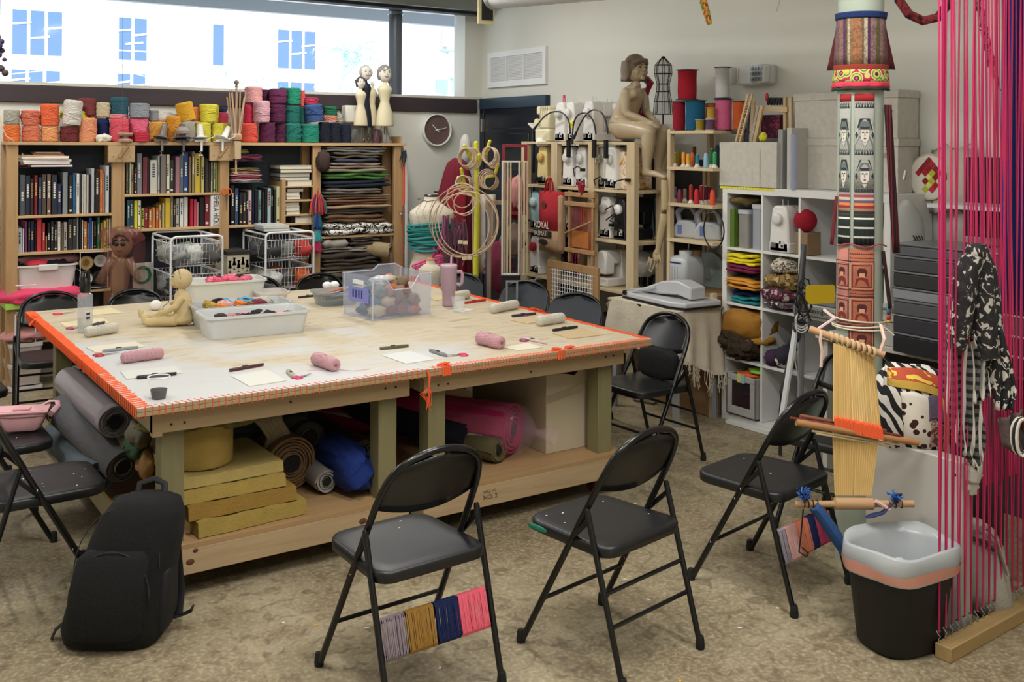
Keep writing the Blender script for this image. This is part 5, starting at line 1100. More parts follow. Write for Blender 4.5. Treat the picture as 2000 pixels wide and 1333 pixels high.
# machine shelf against the right wall
XF=4.62;XK=4.93;YM0=P(1239,300,X=XF).y;YM1=P(1018,300,X=XF).y;ZM=1.772
def Yp(px,X=XF):return P(px,300,X=X).y
ms=thing('machine_shelf','open pine shelf full of sewing machines with the seated mannequin on top','shelf',(0,0,0))
LP=mt('#c9b491','w',ax='Z',s=1.6);LPY=mt('#cdb995','w',ax='Y',s=1.6)
for a,c in((1018,1029),(1076,1088),(1148,1160),(1224,1239)):
 for x0 in(XF,XK-.04):obj('post',MB().bb((x0,Yp(c),0),(x0+.044,Yp(a),ZM-.0),LP),ms,bevel=.002)
def mboard(px0,px1,z,x0=XF,tick=.02):obj('shelf_board',MB().bb((x0+.004,Yp(px1)+.003,z-tick),(XK-.002,Yp(px0)-.003,z),LPY),ms,bevel=.0015)
zs=[ZM,P(1120,366,X=XF).z,P(1120,460,X=XF).z,P(1120,552,X=XF).z,.32]
for z in zs[:4]:mboard(1019,1238,z)
mboard(1019,1238,.32)
# printed black cloth behind the left bay
obj('cloth_backing',MB().bb((XK-.05,Yp(1076),.3),(XK-.043,Yp(1029),ZM-.03),mt('#141313','n',c2='#141313',c3='#6a6258',s=22)),ms)
def sew(label,hx='#dedcd8',wheel='#d5d3cf',h=.30,w=.13,L=.27,style=0):
 """local: the handwheel end looks to -x, the bed runs to +x; origin at the bottom of that end"""
 t=thing('sewing_machine',label,'sewing machine');c=mt(hx,'k',r=.35);m=MB();R=Matrix(((0,0,1,0),(1,0,0,0),(0,1,0,0),(0,0,0,1)))
 b=w/2
 prof=[(-b*1.05,0),(b*1.05,0),(b*1.0,h*.25),(b*.86,h*.7),(b*.72,h*.92),(b*.5,h),(-b*.5,h),(-b*.8,h*.92),(-b*.92,h*.7),(-b*1.0,h*.3)]
 m.prism(prof,0,.105,c,R);body=m
 arm=[(-b*.85,h*.62),(b*.8,h*.62),(b*.84,h*.7),(b*.72,h*.92),(b*.5,h),(-b*.5,h),(-b*.8,h*.92),(-b*.9,h*.7)]
 m.prism(arm,.10,L-.01,c,R);m.prism([(-b*.8,h*.34),(b*.75,h*.34),(b*.84,h*.7),(b*.5,h*.99),(-b*.5,h*.99),(-b*.9,h*.7)],L-.09,L,c,R)
 m.bb((0,-b*1.05,0),(L,b*1.05,h*.24),c);obj('machine_body',m,t,bevel=.012)
 m=MB();T=RY(rad(-90));m.lathe([(.034,-.002),(.036,.006),(.036,.022),(.03,.028),(.012,.03),(0,.03)],mt(wheel,'k'),24,(0,0,h*.72),T);obj('handwheel',m,t,sharp=50)
 m=MB();
 for dy in(-.02,.02):m.rod((.06,dy,h-.004),(.06,dy,h+.035),.003,mt('#c9c9c6','k'),6)
 obj('spool_pin',m,t);m=MB();m.bb((-.003,-b*.55,.03),(.001,-b*.05,.075),mt('#cfcdc9'));m.bb((-.005,-b*.5,.035),(0,-b*.28,.05),BLACK);m.bb((-.005,-b*.25,.055),(0,-b*.1,.07),BLACK);obj('power_socket',m,t)
 if style==0:
  m=MB();[m.bb((-.003,b*.3,.03+.007*k),(0,b*.8,.033+.007*k),mt('#9a9a98')) for k in range(5)];obj('vent_slots',m,t)
 return t
s0=sew('white sewing machine with a pale green dial dot, farthest but one on the shelf top')
s0.location=(XF+.03,Yp(1086),ZM+.001)
def put(px,zi,dx,lab,hx=None,wheel=None,rz=0,src=None):
 mp={}
 if hx:mp[mt('#dedcd8','k',r=.35)]=mt(hx,'k',r=.35)
 if wheel:mp[mt('#d5d3cf','k')]=mt(wheel,'k')
 return dup(src or s0,(XF+dx,Yp(px,XF+dx),zs[zi]+.0012),rz,lab,None,mp)
put(1111,0,.06,'white sewing machine with a yellow tag, middle of the shelf top','#e0ddd8')
o=put(1148,0,.03,'white sewing machine beside the seated mannequin on the shelf top','#d9d7d4');
s1=sew('grey-white sewing machine turned sideways just behind the mannequin','#cfcccc',h=.29,L=.28);s1.location=(XF+.26,Yp(1180,XF+.26),ZM+.001);s1.rotation_euler.z=rad(-90)
put(1058,1,.05,'cream sewing machine carrying a cone of white thread in the top left bay','#d9c489','#c9a862')
put(1108,1,.04,'white sewing machine in the middle bay of the upper row','#dcdad8')
put(1134,1,.05,'white sewing machine with a hanging black plug in the middle bay','#d9d8d5')
put(1171,1,.06,'off-white sewing machine with an olive dial in the right bay','#d2cdbf','#a8a590')
put(1192,1,.015,'white sewing machine with a pale lime stripe in the right bay','#dedcd6')
pm=NT('floral_cover');v=pm.co();pm.set(pm.ramp(pm.noise(v,18,2,1.5),[(.3,lin('#c9855c',GAIN)),(.48,lin('#e8dccb',GAIN)),(.6,lin('#c9a04a',GAIN)),(.7,lin('#b5543c',GAIN))]),.8)
m=MB();m.prism([(-.055,0),(.055,0),(.05,.2),(.03,.27),(-.03,.27),(-.05,.2)],0,.24,pm.m,Matrix(((0,0,1,0),(1,0,0,0),(0,1,0,0),(0,0,0,1))));solo('covered_machine',m,'sewing machine under an orange floral cover at the bay end','machine cover',loc=(XF+.05,Yp(1215,XF+.05),zs[1]+.001),bevel=.012)
put(1044,2,.04,'pale blue sewing machine in the left bay of the second row','#9fc3c9','#c9dadd')
put(1108,2,.16,'grey sewing machine hidden behind the basmati sack','#b0aeac')
put(1181,2,.05,'white sewing machine tangled in black cables beside the black machine','#d6d3cf','#b9b6b2')
put(1210,2,.06,'black sewing machine with a round white dial in the right bay','#1a1b20','#e8e6e2')
put(1044,3,.03,'white sewing machine with a red knob in the third row','#dbd9d8','#b8283c')
s2=sew('white sewing machine seen from its needle side at the end of the third row','#dddad6',h=.26,L=.25);s2.location=(XF+.29,Yp(1208,XF+.2),zs[3]+.001);s2.rotation_euler.z=rad(180)
m=MB();m.tube([(0,-.05,0),(0,.05,0)],[.028,.036],mt('#e6e4e0','m'),18);m.tube([(0,-.055,0),(0,-.05,0)],.012,BLACK,10);solo('thread_cone',m,'cone of white thread lying on the cream sewing machine','thread',loc=(XF+.05,Yp(1062,XF+.05),zs[1]+.335),rz=rad(20))
# overlocker
t=thing('overlocker','cream overlock machine at the far end of the shelf top','overlock machine',(XF+.03,Yp(1052),ZM+.001));CR=mt('#ddd5b4','k',r=.4);m=MB()
m.bb((0,-.09,0),(.24,.10,.10),CR);m.bb((.0,-.09,.1),(.2,.04,.25),CR);m.bb((.02,-.06,.21),(.18,.11,.28),CR);obj('machine_body',m,t,bevel=.016)
m=MB();m.prism([(.09,.1),(.19,.15),(.2,.14),(.11,.085)],.0,.12,mt('#d9d4c4','k'),Matrix(((0,0,1,0),(1,0,0,0),(0,1,0,0),(0,0,0,1))));obj('side_tray',m,t,bevel=.004)
m=MB();[m.bb((-.004,-.07+.028*k,.18),(.006,-.062+.028*k,.275),mt('#b8af8e','k')) for k in range(4)];obj('tension_slots',m,t);m=MB();m.lathe([(.03,0),(.03,.02),(0,.022)],CR,18,(0,.05,.15),RY(rad(-90)));obj('dial',m,t)
# goose-neck lamps clamped along the shelf top
def goose(px,pts,lab):
 t=thing('gooseneck_lamp',lab,'lamp',(XF-.02,Yp(px,XF-.02),ZM));c=mt('#25272b','k',r=.3);y0=Yp(px,XF-.02);W_=[P(x,y,X=XF-.05)-Vector((XF-.02,y0,ZM)) for x,y in pts]
 def ck(p):
  for _ in range(3):
   q=[p[0]]
   for i in range(len(p)-1):q+=[p[i]*.75+p[i+1]*.25,p[i]*.25+p[i+1]*.75]
   p=q+[p[-1]]
  return p
 W_=ck(W_);obj('neck',MB().tube(W_,.006,c,8),t);e=W_[-1];d=(W_[-1]-W_[-3]).normalized()
 obj('lamp_head',MB().tube([e-d*.01,e+d*.05],[.009,.012],c,10),t)
 m=MB();m.box((-.012,0,-.05),(.02,.03,.13),BLACK);m.box((.02,0,-.115),(.06,.025,.01),mt('#c9c9c9','c'));m.rod((.0,0,-.15),(.0,0,-.1),.006,mt('#c9c9c9','c'));obj('clamp',m,t)
goose(1113,[(1114,262),(1112,235),(1098,218),(1078,218),(1062,228),(1048,246)],'black gooseneck lamp bending left over the machines, farthest of three')
goose(1163,[(1164,262),(1160,236),(1146,220),(1130,222),(1120,238),(1118,268)],'black gooseneck lamp bending left, middle of three')
goose(1186,[(1187,262),(1184,235),(1172,215),(1154,214),(1138,232),(1125,260)],'black gooseneck lamp bending left, nearest the mannequin')
m=MB();q=P(1114,232,X=XF+.03);m.box((0,0,0),(.004,.035,.06),mt('#e8dc3a','m'));solo('yellow_tag',m,'yellow tag stuck on a white sewing machine','tag',loc=(XF+.052,Yp(1115,XF+.05),ZM+.13))
m=MB();m.rod((0,0,0),(0,0,.055),.011,mt('#d4506c'),10);m.ell((0,0,.055),(.011,.011,.008),mt('#d4506c'),10,6);solo('pink_spool',m,'pink thread spool standing on a white sewing machine','spool',loc=(XF+.1,Yp(1101,XF+.1),ZM+.30))
# cables
for k,(pts,X) in enumerate((([(1040,352),(1050,346),(1044,356),(1054,350)],XF+.02),([(1122,345),(1120,330),(1128,325),(1138,332)],XF),([(1163,362),(1160,352),(1172,345),(1180,352)],XF),([(1197,366),(1204,354),(1220,350),(1226,352)],XF-.01),([(1182,410),(1196,402),(1202,420),(1190,432),(1206,436)],XF+.01),([(1184,430),(1200,418),(1210,428),(1194,440)],XF+.02),([(1026,436),(1034,430),(1046,434),(1050,440)],XF))):
 m=MB();m.tube([P(x,y,X=X) for x,y in pts],.005,BLACK,6);q=P(*pts[-1],X=X);m.box(q,(.02,.04,.022),BLACK);solo('power_cable',m,f'black power cable coiled on the {("left bay of the upper row", "middle bay of the upper row", "right bay of the upper row", "floral cover bay edge", "black machine front", "white machine beside the black one", "pale blue machine")[k]}','cable','black cables among the machines')
 # bottom bay: wooden offcuts and boxes
for k,(x0,y0,x1,y1) in enumerate(((1188,590,1204,628),(1200,590,1222,640),(1208,583,1226,612))):
 m=MB();m.bar(P(x0,y0,X=XF+.05+.02*k),P(x1,y1,X=XF+.03+.02*k),.045,.015,mt('#b08f66','w',ax='Z'),up=(1,0,0));solo('wood_offcut',m,f'wooden strip with holes leaning at the shelf bottom, {ordn(k)} from the left','wood strip')
for k,(px,w,h,hx,lab) in enumerate(((1052,.26,.22,'#9a9590','crumpled clear bag of supplies in the lowest left bay'),(1110,.28,.26,'#55667a','blue jeans bundle seen through the wire grid frame'),(1190,.22,.2,'#2b2c34','dark bundle in the lowest right bay'))):
 m=MB();m.ell((0,0,0),(.13,w/2,h/2),mt(hx,'f'),18,10,amp=.45,seed=k+31,e=.8);solo('supply_bag',m,lab,'bag',loc=(XF+.16,Yp(px,XF+.15),zs[3]-.3+(.12 if k==0 else 0)),sharp=180)
m=MB();m.bb((0,0,0),(.16,.14,.24),mt('#9a6a2c','w'));solo('amber_box',m,'amber wooden box with a round hole behind the needle-side machine','box',loc=(XF+.12,Yp(1186,XF+.12),zs[3]+.001),bevel=.004)
# basmati sack hanging from the shelf
a=P(1053,372,X=XF-.06);c=P(1100,496,X=XF-.06);w=a.y-c.y;h=a.z-c.z;t=thing('rice_sack','red and burlap basmati rice sack hanging from the shelf by its handles','sack',(XF-.06,a.y,c.z));RD=mt('#a3222e','f');BU=mt('#a98a6c','f')
def sackring(z,d=.035,bulge=1):return[(-d*bulge*(1-abs(u)**4),-w/2-u*w/2,z) for u in(-1,-.6,-.2,.2,.6,1)]+[(d*bulge*(1-abs(u)**4)+.002,-w/2-u*w/2,z) for u in(1,.6,.2,-.2,-.6,-1)]
m=MB();m.loft([sackring(z,d) for z,d in((0,.015),(h*.1,.05),(h*.36,.055))],BU);m.loft([sackring(z,d) for z,d in((h*.36,.0551),(h*.7,.05),(h*.97,.02),(h,.01))],RD);obj('sack_body',m,t,sharp=180)
m=MB();m.loft([[(p[0]-.002,p[1]-.0,p[2]) for p in sackring(z,d)[:3]]+[(p[0]-.004,p[1],p[2]) for p in sackring(z,d)[2::-1]] for z,d in((h*.02,.05),(h*.6,.052),(h*.98,.02))],BU) if 0 else m.bb((-.03,-w-.004,h*.03),(.03,-w+.045,h*.95),BU);obj('burlap_side',m,t,bevel=.02)
for s in(-1,1):
 obj('handle',MB().tube([(s*.012,-w*.3,h*.97),(s*.012,-w*.34,h+.06),(s*.012,-w*.42,h+.1),(s*.012,-w*.5,h+.06),(s*.012,-w*.54,h*.97)],.010,RD,6,flat=.5),t)
Rm=Matrix(((0,0,-1),(-1,0,0),(0,1,0)))
text('ROYAL',.078,t,(-.058,-w*.06,h*.39),Rm,'#e8dccb',sx=.78);text('BASMATI',.05,t,(-.0595,-w*.05,h*.27),Rm,'#d9cfc0',sx=.9);text('RICE',.03,t,(-.055,-w*.3,h*.07),Rm,'#3a2a22')
m=MB();m.bb((-.0575,-w*.75,h*.245),(-.054,-w*.03,h*.355),mt('#1c1414','m'));m.lathe([(.03,0),(.0,.002)],mt('#5a2a22','m'),14,(-.053,-w*.42,h*.78),RY(rad(-90)));m.ell((-.056,-w*.42,h*.17),(.003,.06,.022),mt('#2a1c18','m'),12,6);q=obj('printed_panel',m,t)
# small red weaving loom hanging beside it
a=P(1107,372,X=XF-.05);c=P(1163,520,X=XF-.05);w=a.y-c.y;h=a.z-c.z;t=thing('frame_loom','small hanging wooden frame loom with rust red warp and weaving','loom',(XF-.05,a.y,c.z));wd=mt('#a8825a','w',ax='Z')
m=MB();[m.bb((-.01,y-.01,0),(.012,y+.01,h),wd) for y in(-.04,-w+.03)];obj('upright',m,t,bevel=.002)
m=MB();[m.bb((-.016,-w,z-.016),(.016,.01,z+.016),wd) for z in(h*.95,h*.82,h*.17)];m.bar((-.025,-.01,h*.4),(-.025,-w+.02,h*.6),.012,.012,wd);obj('crossbar',m,t,bevel=.003)
m=MB();rn=random.Random(1)
for k in range(34):y=-.06-(w-.11)*k/33;m.rod((0,y,h*.18),(0,y+rn.uniform(-.004,.004),h*.82),.0016,mt('#a2402c' if k>16 else '#8a2430','m'),4)
obj('warp_thread',m,t)['kind']='stuff';m=MB();m.bb((-.005,-w*.78,h*.22),(.004,-.07,h*.45),mt('#a5652c','f'));obj('weaving',m,t)
m=MB();[m.tube([(-.01,-.08-.015*k,h*.16),(-.02,-.08-.016*k+rn.uniform(-.01,.01),h*.05),(-.01,-.08-.015*k+rn.uniform(-.02,.02),-.05-rn.random()*.08)],.0016,mt('#8a2430','m'),4) for k in range(9)];obj('loose_thread',m,t)
for s in range(3):obj('ribbon_tie',MB().tube([(-.01,-w*.55,h*.93),(-.03,-w*.62-.02*s,h+.05),(0,-w*.5+.02*s,h+.07),(.0,-w*.45,h*.98)],.007,mt('#8f1c30','m'),5),t)
# wire grid frame on the floor in front
a=P(1068,508,X=XF-.16);c=P(1167,530,X=XF-.16);t=thing('wire_grid_frame','wooden frame filled with white wire grid leaning on the machine shelf','frame',(XF-.16,a.y,.003));w=a.y-c.y;h=a.z;b_=.055
m=MB();m.bb((0,-w,0),(.022,0,b_),wd);m.bb((0,-w,h-b_),(.022,0,h),wd);m.bb((0,-b_,b_),(.022,0,h-b_),wd);m.bb((0,-w,b_),(.022,-w+b_,h-b_),wd);obj('frame_rail',m,t,bevel=.003)
m=MB();y=-b_-.02
while y>-w+b_:m.rod((.0,y,b_),(.0,y,h-b_),.0022,WHITE,5);y-=.03
z=b_+.02
while z<h-b_:m.rod((0,-b_,z),(0,-w+b_,z),.0022,WHITE,5);z+=.03
obj('wire_grid',m,t)
# seated child mannequin on the shelf end
SK=mt('#b3a184','k',r=.35);XMn=XF+.16
def Mp(x,y,dx=0):return P(x,y,X=XMn+dx)
t=thing('child_mannequin','seated child mannequin with a grey-brown bob and legs hanging off the shelf end','mannequin',Mp(1205,264));O=t.location.copy()
def ml(*a):return Mp(*a)-O
k=dep(Mp(1230,200))/F
m=MB()
m.tube([ml(1243,172),ml(1240,160)],[.036,.034],SK,14)
# torso
m.tube([ml(1222,262),ml(1216,245),ml(1222,222),ml(1230,200),ml(1236,182),ml(1241,170)],[.085,.105,.088,.085,.08,.045],SK,18)
m.ell(ml(1235,183,-.075),(.04,.05,.04),SK);m.ell(ml(1235,183,.09),(.04,.05,.04),SK)
m.ell(ml(1210,247,-.05),(.08,.085,.075),SK);m.ell(ml(1210,247,.06),(.08,.085,.075),SK)
# legs: near, far
for dx,kn,an,ft in((-.065,(1268,259),(1262,333),(1300,347)),(.10,(1293,256),(1286,330),(1306,347))):
 m.tube([ml(1214,250,dx*.8),ml(1240,253,dx*.95),ml(*kn,dx)],[.078,.068,.05],SK,16)
 a=ml(*kn,dx);b_=ml(*an,dx);m.ell(a,(.048,.05,.05),SK);m.tube([a,a+(b_-a)*.3,a+(b_-a)*.75,b_],[.047,.05,.036,.028],SK,14)
 f=ml(*ft,dx);m.ell(b_+Vector((0,.0,-.012)),(.03,.036,.032),SK);m.tube([b_+Vector((0,0,-.015)),b_+(f-b_)*.5+Vector((0,0,.0)),f],[.03,.028,.016],SK,12,flat=.8)
 # arms to the clasped hands
for dx,sh_,el,ha in((-.12,(1222,182),(1222,222),(1275,241)),(.13,(1257,182),(1262,218),(1282,238))):
 s_,e_,h_=ml(*sh_,dx),ml(*el,dx*1.05),ml(*ha,dx*.2)
 m.ell(s_,(.036,.038,.04),SK);m.tube([s_,s_+(e_-s_)*.5,e_],[.035,.034,.028],SK,12);m.tube([e_,e_+(h_-e_)*.4,e_+(h_-e_)*.85],[.029,.028,.019],SK,12)
 d=(h_-e_).normalized();sd=Vector((1,0,0));m.ell(h_-d*.015,(.022,.035,.016),SK)
 for q,L in enumerate((.04,.048,.045,.036)):
  b0=h_+sd*(-.016+.011*q)+d*.01;m.tube([b0,b0+d*L*.5+Vector((0,0,.004)),b0+d*L*.85+Vector((0,0,-.012)),b0+d*L*.8+Vector((0,0,-.024))],[.0065,.0062,.0056,.004],SK,8)
 b0=h_-d*.02+sd*(.02 if dx<0 else-.02);m.tube([b0,b0+d*.03+Vector((0,0,.012)),b0+d*.045+Vector((0,0,.004))],[.008,.007,.005],SK,8)
organic('body',m,t,.0075,5,SK)
# head
hc=ml(1243,134);m=MB();m.ell(hc,(.066,.078,.092),SK,20,14);m.ell(hc+Vector((0,-.03,-.04)),(.048,.05,.045),SK,14,10);m.ell(hc+Vector((0,-.085,-.012)),(.009,.014,.012),SK,10,8);m.tube([hc+Vector((0,-.075,.015)),hc+Vector((0,-.088,-.008))],[.007,.009],SK,8)
m.ell(hc+Vector((0,-.078,-.04)),(.02,.009,.006),SK,10,6);m.ell(hc+Vector((0,-.075,-.05)),(.016,.009,.006),SK,10,6);m.ell(hc+Vector((0,-.07,-.072)),(.018,.014,.014),SK,10,6)
for s in(-1,1):m.ell(hc+Vector((s*.066,.012,-.01)),(.008,.014,.02),SK,10,8);m.ell(hc+Vector((s*.036,-.052,-.03)),(.022,.02,.022),SK,10,8)
hd=organic('head',m,t,.0045,3,SK)
m=MB()
for s in(-1,1):m.ell(hc+Vector((s*.029,-.0745,.006)),(.012,.005,.006),mt('#33261e','k'),10,6);m.tube([hc+Vector((s*.045,-.066,.022)),hc+Vector((s*.03,-.076,.028)),hc+Vector((s*.014,-.08,.024))],.0022,mt('#5a4634','m'),5)
obj('painted_eye',m,hd);m=MB();m.ell(hc+Vector((0,-.086,-.045)),(.016,.004,.005),mt('#9a6a58','m'),10,6);obj('painted_lips',m,hd)
HB=mt('#7a6b5c','k',r=.4);m=MB()
m.ell(hc+Vector((0,.014,.02)),(.08,.085,.088),HB,22,14)
for a in range(-6,7):
 an=pi/2+a*.27;x,y=cos(an)*.078,sin(an)*.082+.012;m.tube([hc+Vector((x*.9,y*.9,.05)),hc+Vector((x,y,-.01)),hc+Vector((x*1.02,y*1.05,-.06)),hc+Vector((x*1.25,y*1.25,-.09))],[.03,.028,.022,.008],HB,8)
m.tube([hc+Vector((-.06,-.04,.03)),hc+Vector((-.03,-.068,.055)),hc+Vector((.03,-.068,.055)),hc+Vector((.06,-.04,.03))],.018,HB,8)
organic('hair',m,hd,.006,3,HB)
# red bird-shaped form behind the mannequin
m=MB();c=P(1263,200,X=XF+.30);O2=c
m.tube([P(1272,256,X=XF+.30)-O2,P(1258,235,X=XF+.30)-O2,P(1250,215,X=XF+.30)-O2],[.05,.045,.03],None,12)
m.tube([P(1253,148,X=XF+.30)-O2,P(1262,155,X=XF+.30)-O2,P(1270,163,X=XF+.30)-O2,P(1266,175,X=XF+.30)-O2],[.012,.03,.03,.018],None,12);m.tube([P(1266,172,X=XF+.30)-O2,P(1254,200,X=XF+.30)-O2,P(1252,225,X=XF+.30)-O2,P(1262,264,X=XF+.30)-O2],[.02,.035,.045,.03],None,12)
o=organic('red_form',m,None,.007,3,mt('#8a2238','k'));o.location=O2;tag(o,'crimson curved display form behind the child mannequin','display form')
# wire dress form
c=P(1295,212,X=XF+.30);t=thing('wire_dress_form','black wire dress form standing on the shelf top right of the mannequin','dress form',(c.x,c.y,ZM),-YAW);kk=dep(c)/F;wr2=mt('#1b1b1d','m')
pf=[(150,5),(108,16)];zz=lambda y:(264-y)*kk
prof=[(100,4),(106,10),(113,16),(130,17),(150,12),(165,13),(185,17),(209,19)]
m=MB()
for i in range(8):a=2*pi*i/8;m.tube([(cos(a)*w_*kk,sin(a)*w_*kk*.7,zz(y)) for y,w_ in prof],.0028,wr2,5)
for y,w_ in prof[0:1]+prof[2:]:m.tube([(cos(2*pi*i/20)*w_*kk,sin(2*pi*i/20)*w_*kk*.7,zz(y)) for i in range(20)],.0028,wr2,5,closed=True)
obj('wire_cage',m,t);obj('gauze_lining',MB().lathe([(w_*kk*.93,zz(y)) for y,w_ in prof[::-1]],mt('#8a8c90','t',a=.28),24,sq=(1,.7)),t)
obj('cap',MB().lathe([(.014,zz(100)),(.016,zz(98)),(.008,zz(96))],wr2,12),t);obj('stand',MB().rod((0,0,.01),(0,0,zz(209)),.005,wr2).lathe([(.07,0),(.07,.008),(0,.012)],wr2,20),t)
c=P(1296,232,X=XF+.3);m=MB();m.bb((-.0,-.09,0),(.01,.09,.13),mt('#cfcdc8','m'));solo('white_card',m,'white card standing behind the wire form','card',loc=(4.93,c.y,ZM+.001))
# mannequin arm hanging at the shelf end
XA_=XF+.10
def Ap(x,y):return P(x,y,X=XA_)
AK=mt('#b3a07c','k',r=.4);t=thing('mannequin_arm','jointed wooden mannequin arm hanging below the seated mannequin','mannequin arm',Ap(1299,360));O=t.location.copy();A=lambda x,y:Ap(x,y)-O
obj('upper_arm',MB().tube([A(1298,352),A(1299,375),A(1298,409)],[.024,.028,.024],AK,14),t);m=MB();m.tube([A(1297,412),A(1297,416)],[.014,.014],mt('#6a5a44','c'),12);obj('elbow_joint',m,t)
m=MB();m.tube([A(1297,418),A(1296,430),A(1290,460),A(1286,486)],[.024,.028,.026,.019],AK,14);m.ell(A(1282,500),(.017,.034,.044),AK)
m.tube([A(1286,484),A(1284,495)],[.019,.022],AK,12)
kk=dep(Ap(1282,500))/F
for q,(x0,y0,x1,y1,x2,y2) in enumerate(((1272,502,1270,512,1266,522),(1275,506,1272,518,1269,531),(1279,508,1276,520,1271,533),(1283,507,1281,516,1278,527))):m.tube([A(x0,y0)+Vector((.01*(q-1.5),0,0)),A(x1,y1)+Vector((.012*(q-1.5),0,0)),A(x2,y2)+Vector((.008*(q-1.5),0,0))],[.0085,.0075,.005],AK,8)
m.tube([A(1287,497),A(1290,508),A(1289,516)],[.010,.008,.006],AK,8);organic('forearm_and_hand',m,t,.0042,2,AK)
# thread shelf between the machine shelf and the white cubes
XT=4.73;XTb=5.14
def Yq(px,X=XT):return P(px,300,X=X).y
ts=thing('thread_shelf','narrow pine shelf holding thread spools and steam irons','shelf',(0,0,0))
LPy=LPY;ya,yb2=Yq(1303),4.735
for y0,y1 in((ya-.03,ya),(yb2,yb2+.03)):
 for x0 in(XT,XTb-.04):obj('post',MB().bb((x0,y0,0),(x0+.04,y1,.8 if x0==XT and y0==yb2 else P(1340,252,X=XT).z),LP),ts,bevel=.002)
tz=[]
for yp in(255,327,399,470):z=P(1350,yp,X=XT).z;tz.append(z);obj('shelf_board',MB().bb((XT-.004,yb2+.002,z-.022),(XTb,ya-.002,z),LPy),ts,bevel=.0015)
def spool(px,y0,w,h,X,z,hx,lab,kind='cone',flange='#26262a',grp=None):
 y=P(px,y0,X=X).y;m=MB();mm=mt(hx,'y',s=120) if h>.1 else mt(hx,'k',r=.5)
 if kind=='big':
  t=thing('ribbon_spool',lab,'spool',(X,y,z),group=grp);m.lathe([(w*.48,.004),(w*.5,h*.3),(w*.49,h*.7),(w*.5,h-.006)],mt(hx,'y',s=55),26);obj('wound_cord',m,t,sharp=60)
  for zz in(0,h-.004):obj('flange',MB().lathe([(w*.6,zz),(w*.6,zz+.004)],mt(flange,'k'),26),t)
  return t
 if kind=='cone':m.lathe([(w*.62,0),(w*.3,.022),(w*.3,.024)],mt('#d6d0c4','m'),16);m.lathe([(w*.38,.024),(w*.36,h*.97),(w*.3,h*.99)],mm,16);m.lathe([(w*.2,h*.98),(w*.2,h*1.02)],mt('#e4dfd6','m'),12)
 else:m.lathe([(w*.5,0),(w*.52,h*.1),(w*.46,h*.75),(w*.28,h*.98),(w*.12,h)],mm,16)
 return solo('thread_spool',m,lab,'thread',grp,loc=(X,y,z+.0006),sharp=50)
kx=7.1/F
for(px,w,h,hx,lab,dx) in((1326,24,.2,'#a5182f','red ribbon spool at the bottom left beside the wire form',.08),(1358,37,.205,'#17648a','large blue ribbon spool on the thread shelf top',.1),(1388,20,.185,'#d9722c','orange cord spool behind the small gold ones',.2),(1413,30,.205,'#dd6a94','pink cord spool right of the blue one',.1),(1444,24,.19,'#cf5c28','orange red spool behind the ladder loom',.12)):
 spool(px,250,w*kx,h,XT+dx+.04,tz[0]+.001,hx,lab,'big')
spool(1342,190,36*kx,.205,XT+.13,tz[0]+.21,'#b51830','tall crimson ribbon spool stacked on the red and blue ones','big')
spool(1411,190,26*kx,.205,XT+.13,tz[0]+.21,'#d5d5d4','white ribbon spool stacked on the pink one beside the emergency light','big')
for px,h0,hx,lab in((1367,0,'#a8922c','small gold thread spool in front of the blue ribbon spool'),(1387,0,'#6a4a6a','small violet thread spool beside the gold one'),(1388,.075,'#c9a03c','small yellow thread spool stacked on the violet one')):
 spool(px,240,15*kx,.072,XT+.045,tz[0]+.001+h0,hx,lab,'big','#b9b4a6')
 # rows of threads
for row,(zi,items) in enumerate(((1,((1318,27,'#7a7a2c',0),(1325,30,'#b58a1f',.06),(1335,27,'#d9872c',0),(1344,24,'#e0a028',0),(1352,27,'#c9702c',.07),(1362,24,'#1f7a9a',0),(1356,38,'#8a4a32',.2),(1379,27,'#8ab5c4',.03),(1390,34,'#1f7a5a',.05),(1396,28,'#2a8a3a',0),(1401,42,'#2a4a5a',.1))),(2,((1319,28,'#5a5c6a',.05),(1328,26,'#6a2038',0),(1338,24,'#8a7060',.12),(1350,34,'#c23a30',.03),(1361,28,'#b02030',0),(1370,34,'#a81c2c',.04),(1379,32,'#6a2036',.1),(1392,28,'#d9482a',0),(1386,30,'#8c2a34',.16))))):
 for i,(px,hp,hx,dx) in enumerate(items):spool(px,320,10*kx,hp*kx,XT+.045+dx,tz[zi],hx,f'{cname(hx)} thread spool, {ordn(i)} in the {("upper", "lower")[row]} thread row','cone' if i%3!=1 else 'king',grp=f'threads in the {("upper", "lower")[row]} row')
 # steam irons
def iron(px,X,z,rz,lab):
 t=thing('steam_iron',lab,'iron',(X,P(px,460,X=X).y,z),rz);g=mt('#a9abae','k',r=.35);m=MB()
 prof=[(-.10,0),(.07,0),(.10,.03),(.085,.10),(.05,.19),(.0,.23),(-.05,.20),(-.085,.1)]
 m.prism([(-.1,0),(.09,0),(.08,.10),(.03,.12),(-.06,.12),(-.1,.06)],-.05,.05,g,RX(rad(90)));obj('iron_body',m,t,bevel=.014)
 m=MB();m.tube([(-.07,0,.1),(-.085,0,.17),(-.04,0,.215),(.02,0,.21),(.06,0,.16),(.07,0,.1)],.02,mt('#8b8d92','k',r=.3),10);obj('handle',m,t)
 obj('water_tank',MB().box((-.04,-.052,.06),(.03,.006,.06),mt('#5a6fa8','k',r=.1)),t);m=MB();m.tube([(.08,0,.05),(.12,.03,.08),(.1,.05,.02),(.13,0,.01),(.09,-.04,.03)],.006,mt('#c9cbce','k'),6);obj('power_cord',m,t)
iron(1345,XT+.12,tz[3],rad(-75),'grey steam iron with a blue water tank on the thread shelf')
iron(1387,XT+.14,tz[3],rad(-60),'grey steam iron beside a black cord hoop on the thread shelf')
